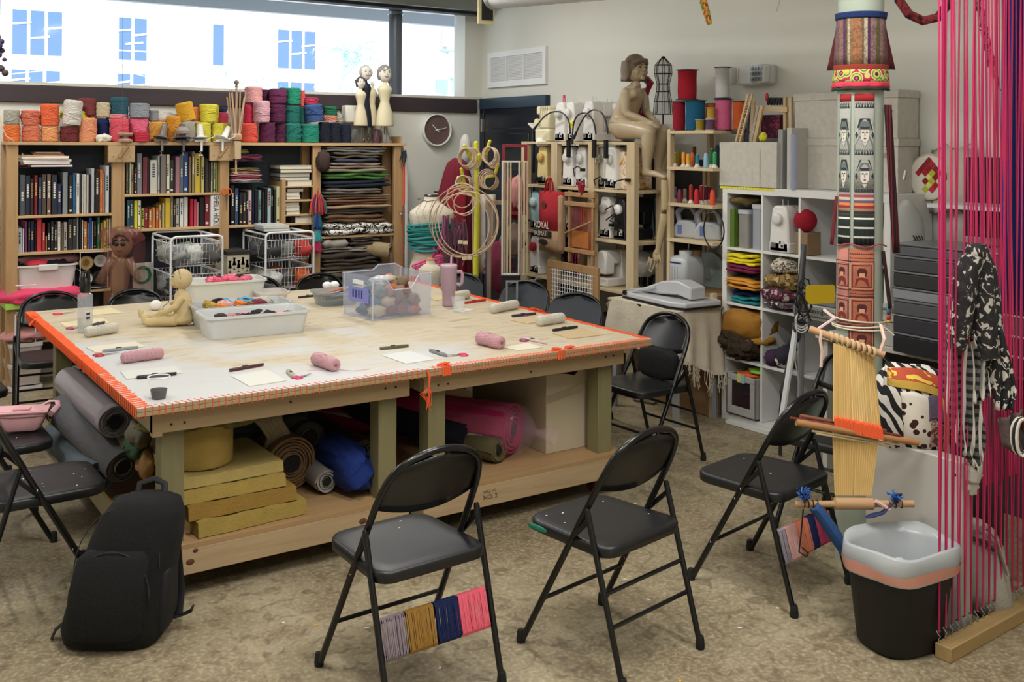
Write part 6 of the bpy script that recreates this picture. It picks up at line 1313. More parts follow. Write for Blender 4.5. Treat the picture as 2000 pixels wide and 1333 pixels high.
c=P(1394,450,X=XT-.01);m=MB();m.tube([(0,cos(2*pi*i/30)*.09,sin(2*pi*i/30)*.115) for i in range(30)],.0045,BLACK,6,closed=True);solo('cord_hoop',m,'black cord looped over the edge of the iron shelf','cord',loc=c)
# water jug, brown paper bag, pale mirror disc, gauze below the thread shelf
q=P(1322,555,X=XT+.02);zj=P(1322,562,X=XT+.1).z;t=thing('water_jug','translucent white square jug on a box under the steam irons','jug',(XT+.10,q.y,zj));J=mt('#b2b6b8','k',r=.35);hj=P(1322,496,X=XT+.1).z-zj
m=MB();m.loft([[(x,y,z) for x,y in rrect(w,w,.03)] for w,z in((.12,0),(.19,.05),(.19,hj*.82),(.17,hj*.94),(.1,hj))],J);obj('jug_body',m,t,sharp=50);m=MB();m.lathe([(.045,hj),(.048,hj+.03),(0,hj+.032)],mt('#c9cbcc','k'),18);obj('cap',m,t);m=MB();m.tube([(0,-.02,hj+.03),(0,-.03,hj+.07),(0,.0,hj+.11)],.003,mt('#b9b9b4'),6);obj('wire_handle',m,t)
m=MB();m.bb((-.098,-.055,hj*.78),(-.094,.055,hj*.82),mt('#1f2a5a','m'));[m.bb((-.097,-.02+.025*k,hj*.3),(-.094,-.017+.025*k,hj*.7),mt('#8e9498','m')) for k in range(3)];m.bb((-.097,-.05,hj*.2),(-.094,.05,hj*.215),mt('#4a5a7a','m'));obj('printed_label',m,t)
m=MB();m.bb((0,0,.003),(.34,.52,zj-.002),mt('#8a6a48','m'));solo('cardboard_box',m,'brown cardboard box under the white jug','box',loc=(XT+.0,yb2+.035,0),bevel=.004)
m=MB();m.tube([(0,0,0),(0,0,.26)],.045,mt('#a88a64','m'),18);solo('paper_roll',m,'brown paper roll standing right of the white jug','roll',loc=(XT+.17,P(1357,560,X=XT+.17).y,zj))
m=MB();m.lathe([(.15,0),(.15,.012),(.13,.02),(.05,.02),(.04,.03),(0,.03)],mt('#a9bcbc','k',r=.25),34,T=RY(rad(-90)));solo('glass_lid',m,'pale glass pot lid standing behind the jug','lid',loc=(XTb-.04,P(1387,530,X=XTb-.04).y,P(1387,532,X=XTb).z))
# dark shelf-end goods seen past the machine shelf: folders and shredded paper
for k in range(9):
 px=1247+3.6*k;a=P(px,430,X=XK+.02);m=MB();m.box((0,0,0),(.20,.012,.3),mt(('#22262c','#3a4448','#5a6668','#1a1c22','#2f5a50','#8a9092','#22262c','#1d3a36','#33363c')[k],'k'),R=Matrix.Rotation(rad(-6-k),3,'X'));solo('plastic_folder',m,f'dark glossy folder, {ordn(k)} from the left beside the mannequin arm','folder','dark folders beside the mannequin arm',loc=(5.04,a.y-.12,P(1280,425,X=5.04).z))
zb3=P(1262,458,X=XK+.05).z
fs=thing('side_shelf','low shelf with dark folders behind the mannequin arm','shelf',(0,0,0))
for z in(P(1262,458,X=5.0).z-.0,):obj('shelf_board',MB().bb((XK+.01,ya+.02,z-.02),(XTb,YM0+.3,z),LPY),fs)
obj('post',MB().bb((XTb-.03,ya+.02,0),(XTb,ya+.05,1.6),LP),fs);obj('back_panel',MB().bb((XTb,ya+.02,.2),(XTb+.01,YM0+.5,1.65),mt('#2b2624','m')),fs)
c=P(1262,515,X=5.0);m=MB();m.ell((0,0,0),(.12,.12,.09),mt('#b3b3b0','k'),18,10,amp=.4,seed=4);solo('plastic_sack',m,'grey plastic sack hanging beside the mannequin hand','bag',loc=c,sharp=180)
c=P(1268,560,X=5.0);m=MB();rn=random.Random(2);dm_=mt('#26231f','f')
for i in range(70):q=Vector((rn.uniform(-.1,.05),rn.uniform(-.2,.16),rn.uniform(-.03,.1)));m.tube([q,q+Vector((rn.uniform(-.02,.02),rn.uniform(-.02,.02),-.16))],.008,dm_ if i%4 else mt('#5a534a','m'),4)
solo('dark_fringe',m,'dark shaggy fringe hanging behind the ironing press','fringe',loc=c)
# ironing press on a draped stand
PR=mt('#b9babd','k',r=.35);c=P(1300,588,X=4.55);pz=c.z;t=thing('ironing_press','grey steam ironing press with folded arm on a draped table','ironing press',(4.58,5.03,pz),rad(-90))
def pp(px,py,X=4.58):return P(px,py,X=X)
m=MB();pl=[(-.30,.12),(-.34,.0),(-.26,-.14),(.25,-.19),(.36,-.15),(.38,.14),(.30,.17),(-.2,.17)];m.prism(pl,0,.035,PR);obj('press_board',m,t,bevel=.01)
m=MB();m.prism([(x*1.0,y*1.0) for x,y in pl],-.012,-.002,mt('#1c1d20'));obj('pad_edge',m,t)
m=MB();m.prism([(-.17,.04),(-.16,.058),(.06,.135),(.2,.15),(.32,.12),(.32,.04),(.2,.06),(.02,.045)],-.06,.07,PR,RX(rad(90)));obj('press_arm',m,t,bevel=.012)
m=MB();m.tube([(-.22,-.16,.03),(-.22,.12,.03)],.016,mt('#141416'),12);obj('handle_grip',m,t);
for y in(-.14,.10):obj('handle_arm',MB().bar((-.22,y,.03),(.0,y*.6,.09),.02,.018,PR),t,bevel=.004)
dt=thing('draped_stand','stand draped with a frayed beige cloth under the ironing press','stand',(4.58,5.03,0),rad(-90))
CL=mt('#c6bba6','f');m=MB();mx=.34;w2=.2
def drape(u,v):
 a=2*pi*u;x=max(-1,min(1,1.35*cos(a)))*mx;y=max(-1,min(1,1.35*sin(a)))*w2;L=.24+.05*sin(a*3)+(.14 if cos(a)>.4 else 0);rip=.02*sin(a*13)*v
 return(x*(1+.05*v)+rip*cos(a),y*(1+.1*v)+rip*sin(a),pz-.016-L*v)
m.grid(drape,72,8,CL);m.bb((-mx,-w2,pz-.03),(mx,w2,pz-.0135),CL);obj('drape_cloth',m,dt,sharp=180)
m=MB();rn=random.Random(6)
for i in range(80):
 u=rn.uniform(-.17,.17);p=Vector(drape(u%1,1.));L=rn.uniform(.04,.14);m.tube([p+Vector((0,0,.02)),p+Vector((rn.uniform(-.015,.015),rn.uniform(-.015,.015),-L*.5)),p+Vector((rn.uniform(-.02,.02),rn.uniform(-.02,.02),-L))],.003,CL,4)
obj('frayed_fringe',m,dt)['kind']='stuff'
for sx,sy in((-1,-1),(-1,1),(1,-1),(1,1)):obj('leg',MB().bar((sx*.28,sy*.16,pz-.03),(sx*.3,sy*.17,0),.04,.03,mt('#8a8c8e','k')),dt)
m=MB();m.bb((4.2,4.98,.02),(4.45,5.3,.08),mt('#3a3c3e','k'));
t=thing('power_transformer','grey foot pedal and cables on the floor under the ironing press','pedal',P(1372,775,Z=0));obj('pedal_body',MB().bb((-.1,-.08,0),(.1,.1,.06),mt('#6a6c6e','k')),t,bevel=.01);obj('cable',MB().tube([(-.1,0,.03),(-.3,.1,.01),(-.45,0,.01),(-.5,.15,.01)],.006,BLACK,6),t)
t=thing('white_foot_frame','white metal base frame on the floor behind the shiny chair','stand base',P(1320,762,Z=0));obj('rail',MB().bar((-.3,0,.025),(.2,0,.025),.03,.03,WHITE).bar((.05,-.25,.025),(.05,.25,.025),.03,.03,WHITE),t)
# emergency light on the wall
c=P(1478,147,X=XW-.04);t=thing('emergency_light','white twin-head emergency light on the wall','emergency light',(XW,c.y,c.z));k_=dep(c)/F;EL=mt('#d6d7d6','k',r=.4)
obj('housing',MB().bb((-.09,-.14,-.065),(0,.13,.065),EL),t,bevel=.015)
for y in(-.10,.19):
 q=obj('lamp_head',MB().bb((-.15,y-.062,-.062),(-.085,y+.062,.062),EL),t,bevel=.015);m=MB()
 for a_ in range(3):
  for b_ in range(4 if y<0 else 2):m.lathe([(.012,0),(.016,.004)],mt('#8a8c8c','c'),12,(-.152,y-.036+.024*b_+(.02 if y>0 else 0),-.035+.035*a_),RY(rad(-90)))
 obj('reflector',m,q)
 # white cube shelf
XC=4.787;YC0=P(1410,600,X=XC).y;ZC1=P(1402,363,X=XC).z;cs=thing('cube_shelf','white cube shelf packed with folded cloths, boxes and a sewing machine','shelf',(XC,YC0,0));WK=mt('#d9d9d6','k',r=.4)
cell=(ZC1-.05*2)/4;wall_=.016;cw=P(1488,480,X=XC).y;cell_y=YC0-.045-cw
Ws=cell_y*4+.09;
def cb(a,b_,nm='panel'):obj(nm,MB().bb(a,b_,WK),cs,bevel=.0015)
D_=.375
cb((0,-Ws,ZC1-.045),(D_,0,ZC1),'top_panel');cb((0,-Ws,0),(D_,0,.045),'base_panel');cb((0,-.04,.045),(D_,0,ZC1-.045),'side_panel');cb((0,-Ws,.045),(D_,-Ws+.04,ZC1-.045),'side_panel')
ch_=(ZC1-.09)/4
for k in(1,2,3):cb((0,-Ws+.04,.045+ch_*k-.008),(D_,-.04,.045+ch_*k+.008),'shelf_panel');cb((0.002,-.04-(Ws-.08)/4*k-.008,.046),(D_-.002,-.04-(Ws-.08)/4*k+.008,ZC1-.046),'divider')
obj('back_panel',MB().bb((D_-.004,-Ws+.03,.04),(D_,-.03,ZC1-.04),mt('#a4a6a6','m')),cs)
cy=lambda i:YC0-.04-(Ws-.08)/4*(i+.5);cz=lambda r_:.045+ch_*(3-r_)+.0085;cwid=(Ws-.08)/4-.016
# top left cell: cutting mats, boxes
for k,(px,hgt,hx) in enumerate(((1420,.29,'#4a5a2c'),(1432,.24,'#5e7a2a'))):
 m=MB();m.bb((0,-.006,0),(.2,.006,hgt),mt(hx,'m'));m.bb((-.001,-.01,0),(0.0,.035,hgt),mt(hx,'m'));solo('cutting_mat',m,f'{("dark", "bright")[k]} green cutting mat standing at the left in the top left cube','mat',loc=(XC+.03,P(px,430,X=XC+.03).y,cz(0)))
for k,(px,w,hgt,hx) in enumerate(((1449,.085,.235,'#9a9894'),(1475,.075,.275,'#a9adb8'))):
 t=thing('clear_case',f'clear plastic case, {("shorter with tangled notions", "taller with grey papers")[k]}, in the top left cube','case',(XC+.02,P(px,440,X=XC+.02).y,cz(0)));m=MB();m.loft([[(x+.11,y,z) for x,y in rrect(.2,w,.015)] for z in(0,hgt)],mt(hx,'t',a=.75));obj('case_body',m,t,sharp=50);obj('case_lid',MB().loft([[(x+.11,y,z) for x,y in rrect(.21,w+.008,.016)] for z in(hgt-.02,hgt+.006)],mt('#c4c6cc','t',a=.8)),t,sharp=50);obj('contents',MB().ell((.11,0,hgt*.42),(.085,w*.38,hgt*.36),mt(('#7a7060','#8a90a0')[k],'n',c2='#b9b0a0',c3='#5a5450',s=30),12,8,e=.6),t)
m=MB();m.ell((0,0,0),(.12,.10,.03),mt('#6a5a36','f'),18,8,amp=.5,seed=3);solo('olive_cloth',m,'olive brown cloth draped over the clear cases','cloth',loc=(XC+.12,P(1456,385,X=XC+.1).y,cz(0)+.295),sharp=180)
s3=sew('white sewing machine with a pale green dial in the white cube shelf',h=.285,L=.3,w=.15);s3.location=(XC+.0,P(1521,430,X=XC).y,cz(0)+.001)
m=MB();m.ell((0,0,0),.068,mt('#a3132a','y',s=60),20,14);solo('yarn_ball',m,'ball of red yarn beside the sewing machine in the white cube shelf','yarn',loc=(XC+.05,P(1562,420,X=XC).y,cz(0)+.205))
m=MB();m.bb((-.06,-.045,0),(.06,.045,.135),mt('#8a6e50','m'));solo('brown_carton',m,'small brown carton under the red yarn ball','carton',loc=(XC+.065,P(1564,470,X=XC).y,cz(0)+.001),bevel=.003)
# second row left: bright folded cloths
yL=cy(0)+cwid/2-.01;zz=cz(1)+.001
def fold2(yc,z,w,h,hx,lab,seed,x=XC-.02,d=.24,lay=2,mat=None,rz=-90,kind='f'):
 return folded(x,yc+w/2,z,w,d,h,hx,lab,kind,seed,None,lay,mat,rz=rad(rz))
for k,(h,hx,lab,x,w) in enumerate(((.045,'#1f7a80','teal cloth at the bottom of the bright cloth pile',0,.24),(.05,'#1a2350','navy cloth near the bottom of the bright cloth pile',.03,.26),(.06,'#c98a2c','mustard cloth curling out of the bright cloth pile',-.04,.27),(.04,'#151519','black cloth in the middle of the bright cloth pile',.03,.25),(.05,'#6e1540','burgundy cloth folded under the yellow one',-.03,.27),(.065,'#e0cc1c','bright yellow folded cloth on top of the pile',-.03,.26))):
 fold2(cy(0)+.0,zz,w,h,hx,lab,k+3,XC+x,lay=3 if k in(5,2) else 2);zz+=h+.001
m=MB();q=P(1412,556,X=XC-.06);m.tube([q+Vector((.05,-.2,-.0)),q+Vector((.0,-.08,.01)),q+Vector((-.02,0,.0)),q+Vector((0,.03,-.03)),q+Vector((.01,-.02,-.05)),q+Vector((.03,-.09,-.03))],[.03,.04,.045,.04,.04,.02],mt('#c98a2c','f'),10,flat=.6);
m=MB();m.ell((0,0,0),(.08,.13,.02),mt('#a9a28c','f'),14,8,amp=.5,seed=3);solo('grey_scrap',m,'beige scrap tucked over the bright yellow cloth','cloth',loc=(XC+.12,cy(0)-.02,zz+.02),sharp=180)
# third row left: velvet bolster and fur
m=MB();m.ell((0,0,0),(.15,.165,.085),mt('#9a6a22','f'),26,14,amp=.18,seed=2,e=.6,fq=3);solo('velvet_bundle',m,'golden brown velvet bolster spilling out of the third row cube','bolster',loc=(XC+.08,cy(0)+.01,cz(2)+.225),sharp=180)
m=MB();m.ell((0,0,0),(.14,.15,.10),mt('#4a3a2a','u'),40,26,amp=.35,seed=5,e=.8,fq=5);solo('fur_bundle',m,'dark brown fur bundle under the golden velvet','fur',loc=(XC+.06,cy(0)+.02,cz(2)+.105),sharp=180)
m=MB();m.ell((0,0,0),(.1,.1,.035),mt('#a87a2a','f'),16,8,amp=.4,seed=7);solo('gold_cloth',m,'gold cloth fold between the velvet and the fur','cloth',loc=(XC+.06,cy(0)-.08,cz(2)+.14),sharp=180)
m=MB();m.ell((0,0,0),(.15,.15,.04),mt('#14151e','f'),16,8,amp=.3,seed=9);solo('black_cloth',m,'black cloth at the bottom of the third row cube','cloth',loc=(XC+.14,cy(0)-.03,cz(2)+.045),sharp=180)
# bottom left: fabric bin with mesh window
t=thing('window_bin','grey fabric bin with a dark mesh window in the bottom left cube','bin',(XC-.02,cy(0),cz(3)+.002));GB=mt('#a5a39f','f');hb_=.255;w=cwid-.03
m=MB();m.bb((0,-w/2,0),(.3,-w/2+.012,hb_),GB);m.bb((0,w/2-.012,0),(.3,w/2,hb_),GB);m.bb((.29,-w/2,0),(.3,w/2,hb_),GB);m.bb((0,-w/2,0),(.3,w/2,.01),GB);m.bb((0,-w/2,0),(.01,w/2,.055),GB);m.bb((0,-w/2,hb_-.04),(.01,w/2,hb_),GB);m.bb((0,-w/2,.05),(.01,-w/2+.05,hb_-.03),GB);m.bb((0,w/2-.045,.05),(.01,w/2,hb_-.03),GB);obj('bin_body',m,t,bevel=.004)
obj('mesh_window',MB().bb((.003,-w/2+.04,.045),(.006,w/2-.04,hb_-.03),mt('#2a2226','t',a=.55)),t);m=MB();m.bb((-.006,-.035,hb_-.045),(0,-.005,hb_+.01),mt('#8ab5b8','m'));m.bb((-.006,-.005,hb_-.045),(0,.025,hb_+.01),mt('#c9c46a','m'));obj('label_tab',m,t)
for k,(x,y,z,r_,hx,lab) in enumerate(((.12,.03,.07,(.1,.09,.05),'#8a1c28','dark red cloth seen through the bin window'),(.12,-.04,.16,(.1,.09,.05),'#2a3a80','blue cloth seen through the bin window'),(.1,-.02,.255,(.09,.1,.02),'#e0622a','orange cloth sticking out of the fabric bin'),(.12,-.07,.285,(.09,.08,.018),'#8ac44a','lime green cloth sticking out of the fabric bin'))):
 m=MB();m.ell((0,0,0),r_,mt(hx,'f'),16,8,amp=.4,seed=k);solo('cloth_piece',m,lab,'cloth',loc=(XC-.02+x,cy(0)+y,cz(3)+z),sharp=180,rz=.3*k)
m=MB();m.bb((-.03,-.16,0),(.02,.18,.02),WK);solo('warped_board',m,'warped white board strip lying before the bottom left cube','board',loc=(XC-.035,cy(0)-.1,.003),rz=.05)
# second column second row: patterned cloths
for k,(x,z,r_,mm,lab) in enumerate(((.05,.27,(.1,.09,.055),mt('#c9c0ae','n',c2='#5a4c40',c3='#d9d2c4',s=40),'cream cloth with a brown scroll print at the top of the cube'),(.04,.175,(.12,.13,.05),mt('#8a6c3c','n',c2='#4a3a22',c3='#b59a5c',s=24),'brown checked cloth in the second column'),(.03,.10,(.13,.13,.05),mt('#2a2024','n',c2='#6a2438',c3='#b0a4a0',s=24),'dark maroon striped cloth in the second column'),(.04,.045,(.12,.12,.035),mt('#7a6a6c','n',c2='#3a2430',c3='#d9d0cc',s=22),'grey and maroon cloth at the bottom of the second column'))):
 m=MB();m.ell((0,0,0),r_,mm,20,12,amp=.3,seed=k+12,e=.8);solo('patterned_cloth',m,lab,'cloth',loc=(XC+x+.04,cy(1)+.01,cz(1)+z),sharp=180)
for k in range(3):
 m=MB();m.tube([(0,0,0),(-.3,0,0)],.02,mt('#7a6c54','f'),12);solo('fabric_tube',m,f'thin beige roll lying at the back of the second column, {ordn(k)} from the left','roll','thin rolls in the second column',loc=(XC+.34,cy(1)+.06-.05*k,cz(1)+.25+.0*k))
for k,(i,r_,x,z,sz,hx,lab) in enumerate(((1,2,.07,.07,(.09,.07,.07),'#22202c','dark bundle in the third row of the second column'),(1,2,.03,.05,(.05,.05,.05),'#3a2040','plum bobble hat in the second column'),(1,2,.05,.05,(.06,.05,.045),'#c9c4bc','white scrap beside the plum hat'),(1,2,.12,.06,(.09,.06,.06),'#6a6e5a','grey green cloth behind the tripod'),(1,2,.15,.15,(.1,.08,.06),'#1f2233','navy bundle behind the tripod'))):
 m=MB();m.ell((0,0,0),sz,mt(hx,'f'),16,10,amp=.4,seed=k+40);solo('bundle',m,lab,'bundle',loc=(XC+x,cy(i)+(.0,.08,.0,-.08,-.05)[k],cz(r_)+z),sharp=180)
 # third column: boxed threads
t=thing('thread_box','clear box labelled weaving thread in the third column','box',(XC-.01,cy(2),cz(1)+.002));w=cwid-.02
obj('box_base',MB().bb((0,-w/2,0),(.3,w/2,.07),mt('#c2c4c0','k')),t,bevel=.008);obj('box_top',MB().bb((.005,-w/2+.005,.071),(.3,w/2-.005,.15),mt('#9aa0a2','t',a=.7)),t,bevel=.008)
Rw=Matrix(((0,0,-1),(-1,0,0),(0,1,0)))
text('Weaving',.04,t,(-.003,w*.38,.025),Rw,'#5a5c5a',sx=1.);text('Thread',.04,t,(-.003,-w*.1,.025),Rw,'#5a5c5a',sx=1.)
# boxes on top
TOPZ=ZC1+.001;LIN=mt('#c3beb4','f',s=30,b=200)
def ztop(py,px=1500,X=XC+.02):return P(px,py,X=X).z
def linbox(px0,px1,y0,z0,z1,dx,d,lab,lid=True,rz=0,opn=False):
 a,c=Yq(px0,XC+dx),Yq(px1,XC+dx);w=a-c;t=thing('linen_box',lab,'box',(XC+dx,a,z0));h=z1-z0
 m=MB()
 if opn:m.bb((0,-w,0),(.006,0,h),LIN);m.bb((d-.006,-w,0),(d,0,h),LIN);m.bb((0,-.006,0),(d,0,h),LIN);m.bb((0,-w,0),(d,-w+.006,h),LIN);m.bb((0,-w,0),(d,0,.006),LIN)
 else:m.bb((0,-w,0),(d,0,h-.004),LIN)
 obj('box_body',m,t,bevel=.003)
 if lid:obj('box_lid',MB().bb((-.006,-w-.006,h-.045),(d,.006,h),LIN),t,bevel=.003);
 m=MB();m.bb((-.003 if not lid else-.0065,-w*.72,.0),(-.001,-w*.715,h-.05),mt('#9c978d','m'));obj('seam',m,t);return t
linbox(1405,1518,0,TOPZ,ztop(278),.0,.3,'open light grey fabric box holding small looms on the cube shelf',False,opn=True)
zl=ztop(270,1650);zl2=ztop(176,1650)
linbox(1553,1754,0,TOPZ,zl,.18,.19,'lower of two stacked linen boxes behind the column');linbox(1552,1753,0,zl+.001,zl2,.18,.19,'upper of two stacked linen boxes behind the column')
for zc in((TOPZ+zl)/2+.06,(zl+zl2)/2+.02):
 o=None
 m=MB();y=Yq(1728,XC+.18);m.tube([(XC+.18,y+.045,zc),(XC+.15,y+.04,zc+.008),(XC+.15,y-.04,zc+.008),(XC+.18,y-.045,zc)],.012,LIN,6,flat=.4)
 b_=[q for q in bpy.data.objects if q.name.startswith('linen_box')][-1 if zc>zl else-2];h=obj('box_handle',m,b_);h.matrix_parent_inverse=Matrix.Translation(b_.location).inverted()
for k,(px,w,h,hx,lab) in enumerate(((1526,.035,.36,'#8e8e8a','grey fabric panel standing between the boxes'),(1541,.035,.37,'#b5b2aa','pale folder standing beside the linen boxes'))):
 m=MB();m.bb((0,-w/2,0),(.26,w/2,h),mt(hx,'m'));solo('standing_folder',m,lab,'folder',loc=(XC+.02+.01*k,Yq(px,XC+.03),TOPZ),bevel=.003)
m=MB();m.tube([(0,0,0),(0,0,.33)],.018,mt('#a9b0d0','t',a=.5),14);solo('plastic_tube',m,'clear lilac plastic tube standing beside the linen boxes','tube',loc=(XC+.0,Yq(1550,XC),TOPZ))
m=MB();m.bb((0,0,0),(.002,.45,.016),mt('#e0d83c','m'));m.bb((0,0,.014),(.03,.45,.016),mt('#e0d83c','m'));[m.bb((-.0006,.02+.025*k,.004),(0,.022+.025*k,.012),mt('#5a5420','m')) for k in range(17)];solo('measuring_tape',m,'yellow measuring tape stuck along the top edge of the cube shelf','tape',loc=(XC-.0025,P(1512,370,X=XC).y,ZC1-.0145))
# small looms and frames standing in the open box
rn=random.Random(9)
def stick(px0,y0,px1,y1,X,w,th,hx,lab,nm='small_loom',cat='loom',kind='w'):
 m=MB();m.bar(P(px0,y0,X=X),P(px1,y1,X=X),w,th,mt(hx,kind,**({'ax':'Z'} if kind=='w' else{})),up=(1,0,0));return solo(nm,m,lab,cat,bevel=.002)
a,b_=P(1432,300,X=XC+.06),P(1462,184,X=XC+.06);t=thing('rigid_heddle','pale wooden comb reed leaning left in the open fabric box','loom part',a);d=b_-a;m=MB();m.bar((0,0,0),d,.014,.014,mt('#cdb48c','w',ax='Z'),up=(1,0,0));s_=Vector((0,-.035,.0));m.bar(s_,s_+d,.01,.014,mt('#cdb48c','w',ax='Z'),up=(1,0,0));obj('reed_rail',m,t);m=MB();[m.rod(d*(k/22),d*(k/22)+s_,.0025,mt('#cdb48c','m'),5) for k in range(22)];obj('reed_tooth',m,t)
stick(1446,298,1448,203,XC+.1,.05,.014,'#a8825c','brown wooden board standing in the open fabric box','wooden_board','board')
stick(1455,292,1462,205,XC+.13,.03,.02,'#6a7080','slate blue yarn wrapped stick in the open fabric box','wrapped_stick','stick','y');stick(1466,292,1473,196,XC+.12,.02,.02,'#cdb48c','pale stick with maroon yarn in the open fabric box')
stick(1464,292,1474,210,XC+.15,.014,.02,'#7a2a3a','maroon yarn wrapped stick beside the pale one','wrapped_stick','stick','y');stick(1472,290,1489,206,XC+.08,.026,.018,'#c4a67c','tilted wooden stick right of the maroon one');stick(1465,288,1481,208,XC+.085,.022,.012,'#b5aca0','woven strip on the tilted wooden stick','woven_strip','strip','y')
t=thing('frame_loom','wooden frame loom with black clips standing at the right in the open box','loom',P(1490,285,X=XC+.18));O=t.location.copy();m=MB();q=lambda x,y:P(x,y,X=XC+.18)-O
m.bar(q(1490,212),q(1541,214),.03,.04,mt('#d0b68e','w',ax='Y'),up=(1,0,0));obj('crossbar',m,t)
for x in(1534,1545):obj('upright',MB().bar(q(x,275),q(x,190),.02,.02,mt('#c9ae86','w',ax='Z'),up=(1,0,0)),t)
for k in range(6):obj('black_clip',MB().bar(q(1500+5.5*k,205),q(1503+5.5*k,191),.015,.012,BLACK,up=(1,0,0)),t)
obj('red_tip',MB().ell(q(1498,190),(.012,.012,.03),mt('#b5202c'),10,6),t);obj('plum_knitting',MB().bb(q(1488,270)+Vector((-.01,0,0)),q(1526,224)+Vector((.02,0,0)),mt('#3a1428','n',c2='#3a1428',c3='#8a2440',s=50)),t)
m=MB();m.ell((0,0,0),(.02,.03,.03),mt('#c9c43a','f'),10,7,amp=.4);solo('yellow_scrap',m,'yellow green scrap in the open fabric box','scrap',loc=P(1490,268,X=XC+.06),sharp=180)
# tripod with yellow board
tp=P(1556,640,D=5.9);t=thing('tripod','grey camera tripod with coiled cables and a yellow plate','tripod',(tp.x,tp.y,0),-YAW);GT=mt('#6e7074','c',r=.45);D0=5.9
def T5(px,py,dy=0):v=P(px,py,D=D0)-Vector((tp.x,tp.y,0));a=YAW;return Vector((v.x*cos(a)-v.y*sin(a),dy,v.z))
obj('column',MB().tube([T5(1556,660),T5(1562,575),T5(1571,478)],[.022,.02,.016],GT,12),t)
obj('head',MB().box(T5(1566,590),(.06,.05,.09),mt('#4a4c50','k')).box(T5(1564,640),(.09,.07,.05),GT),t,bevel=.008)
for(a,c,dy,hx) in(((1554,645),(1517,815),-.1,'#d5d6d6'),((1566,648),(1572,800),.1,'#8a8c8e'),((1558,648),(1552,790),.28,'#55575a')):obj('leg',MB().tube([T5(*a),T5(*c,dy)],.018,mt(hx,'k',r=.35),8).tube([T5(*c,dy),Vector((T5(*c,dy).x*1.1,dy*1.2,.006))],.01,mt('#222326'),8),t)
a=T5(1554,548,-.06);c=T5(1609,582,-.06);m=MB();m.prism([(a.x,a.z-.012),(a.x+.012,a.z),(c.x-.01,a.z+.005),(c.x,a.z-.006),(c.x,c.z+.01),(c.x-.012,c.z+.002),(a.x+.02,c.z-.006),(a.x,c.z+.02)],.2,.206,mt('#d9b41c','m'),RX(rad(90)));obj('yellow_plate',m,t)
m=MB();rn=random.Random(4)
for k in range(4):m.tube([T5(1562+rn.uniform(-6,6)+cos(2*pi*i/20)*(16-3*k),585+sin(2*pi*i/20)*(44-8*k)+rn.uniform(-1,1),-.08-.01*k) for i in range(20)],.004,BLACK,6,closed=True)
for k in range(3):m.tube([T5(1560+cos(2*pi*i/16)*12,622+5*k+sin(2*pi*i/16)*14,-.06) for i in range(16)],.004,WHITE,6,closed=True)
m.tube([T5(1552,640,-.05),T5(1548,700,-.05),T5(1556,745,-.05),T5(1558,790,0)],.003,mt('#b9bbbd'),5);obj('coiled_cable',m,t)
m=MB();m.ell(T5(1566,610,.02),(.04,.05,.09),mt('#7a7478','f'),12,8,amp=.5,seed=3);obj('grey_cloth',m,t,sharp=180)
# desk, cabinet and clutter right of the cubes
DW=mt('#bdbab2','k',r=.5)
zd=.74
def Pd(px,py,D):return P(px,py,D=D)
a=P(1728,664,Z=zd);b_=P(1890,720,Z=zd)
t=thing('white_desk','off-white desk behind the column carrying laptops and stacked boxes','desk',(0,0,0))
y1d=P(1595,640,X=4.1).y;YDK=P(1592,650,Z=zd).y;XDK=P(1592,650,Z=zd).x;obj('desk_top',MB().bb((XDK,1.2,zd-.03),(4.76,YDK,zd),DW),t,bevel=.004);obj('side_panel',MB().bb((XDK+.03,YDK-.06,0),(4.7,YDK-.03,zd-.03),DW),t);obj('side_panel',MB().bb((XDK+.03,1.3,0),(4.7,1.34,zd-.03),DW),t);obj('back_panel',MB().bb((4.7,1.34,.0),(4.72,YDK-.03,zd-.03),mt('#2a2628','m')),t)
ZD_=zd+.001
def onlab(nm,px,py,w,d,h,hx,lab,cat,kind='k',z=ZD_,rz=0,**k):
 c=P(px,py,Z=z);m=MB();m.bb((-w/2,-d/2,0),(w/2,d/2,h),mt(hx,kind,**k));o=solo(nm,m,lab,cat,loc=(c.x,c.y,z),rz=rz,bevel=.004);return o
t=thing('laptop','closed dark laptop lying on the white desk','laptop',P(1765,668,Z=ZD_),rad(-75));obj('base',MB().bb((-.18,-.12,0),(.18,.12,.012),mt('#2a2c30','k')),t,bevel=.003);obj('screen_lid',MB().bb((-.18,-.12,.013),(.18,.12,.02),mt('#3a3d44','k',r=.3)),t,bevel=.003)
zz=ZD_
c=P(1790,640,Z=ZD_)
for k,(w,d,h,hx,lab) in enumerate(((.27,.50,.075,'#b2b0a9','long pale drawer box at the back of the desk'),(.26,.44,.045,'#a7a49c','off-white flat box under the grey striped one'),(.25,.42,.045,'#c3c1ba','off-white flat box with a brown stripe'),(.2,.30,.012,'#a88a4a','tan spiral notebook on the flat boxes'))):
 m=MB();m.bb((-w/2,-d/2,0),(w/2,d/2,h),mt(hx,'k'))
 if k==2:m.bb((-w/2-.002,-d/2-.002,0),(w/2+.002,d/2+.002,.006),mt('#5a3428'))
 solo('flat_box' if k<3 else 'notebook',m,lab,'box' if k<3 else 'notebook',loc=(4.62,3.20-.03*k,zz),rz=rad(3*k),bevel=.004);zz+=h+.001
m=MB();m.tube([(-.2,.1,.02),(-.1,-.05,.02),(.0,-.12,.035),(.1,-.16,.08)],.018,mt('#a9a898','k'),10);m.tube([(.15,.12,.018),(.05,.0,.018),(-.05,-.1,.02)],.015,mt('#8f9184','k'),10);solo('hose',m,'grey-green plastic hose lying on the notebook','hose',loc=(4.62,3.22,zz))
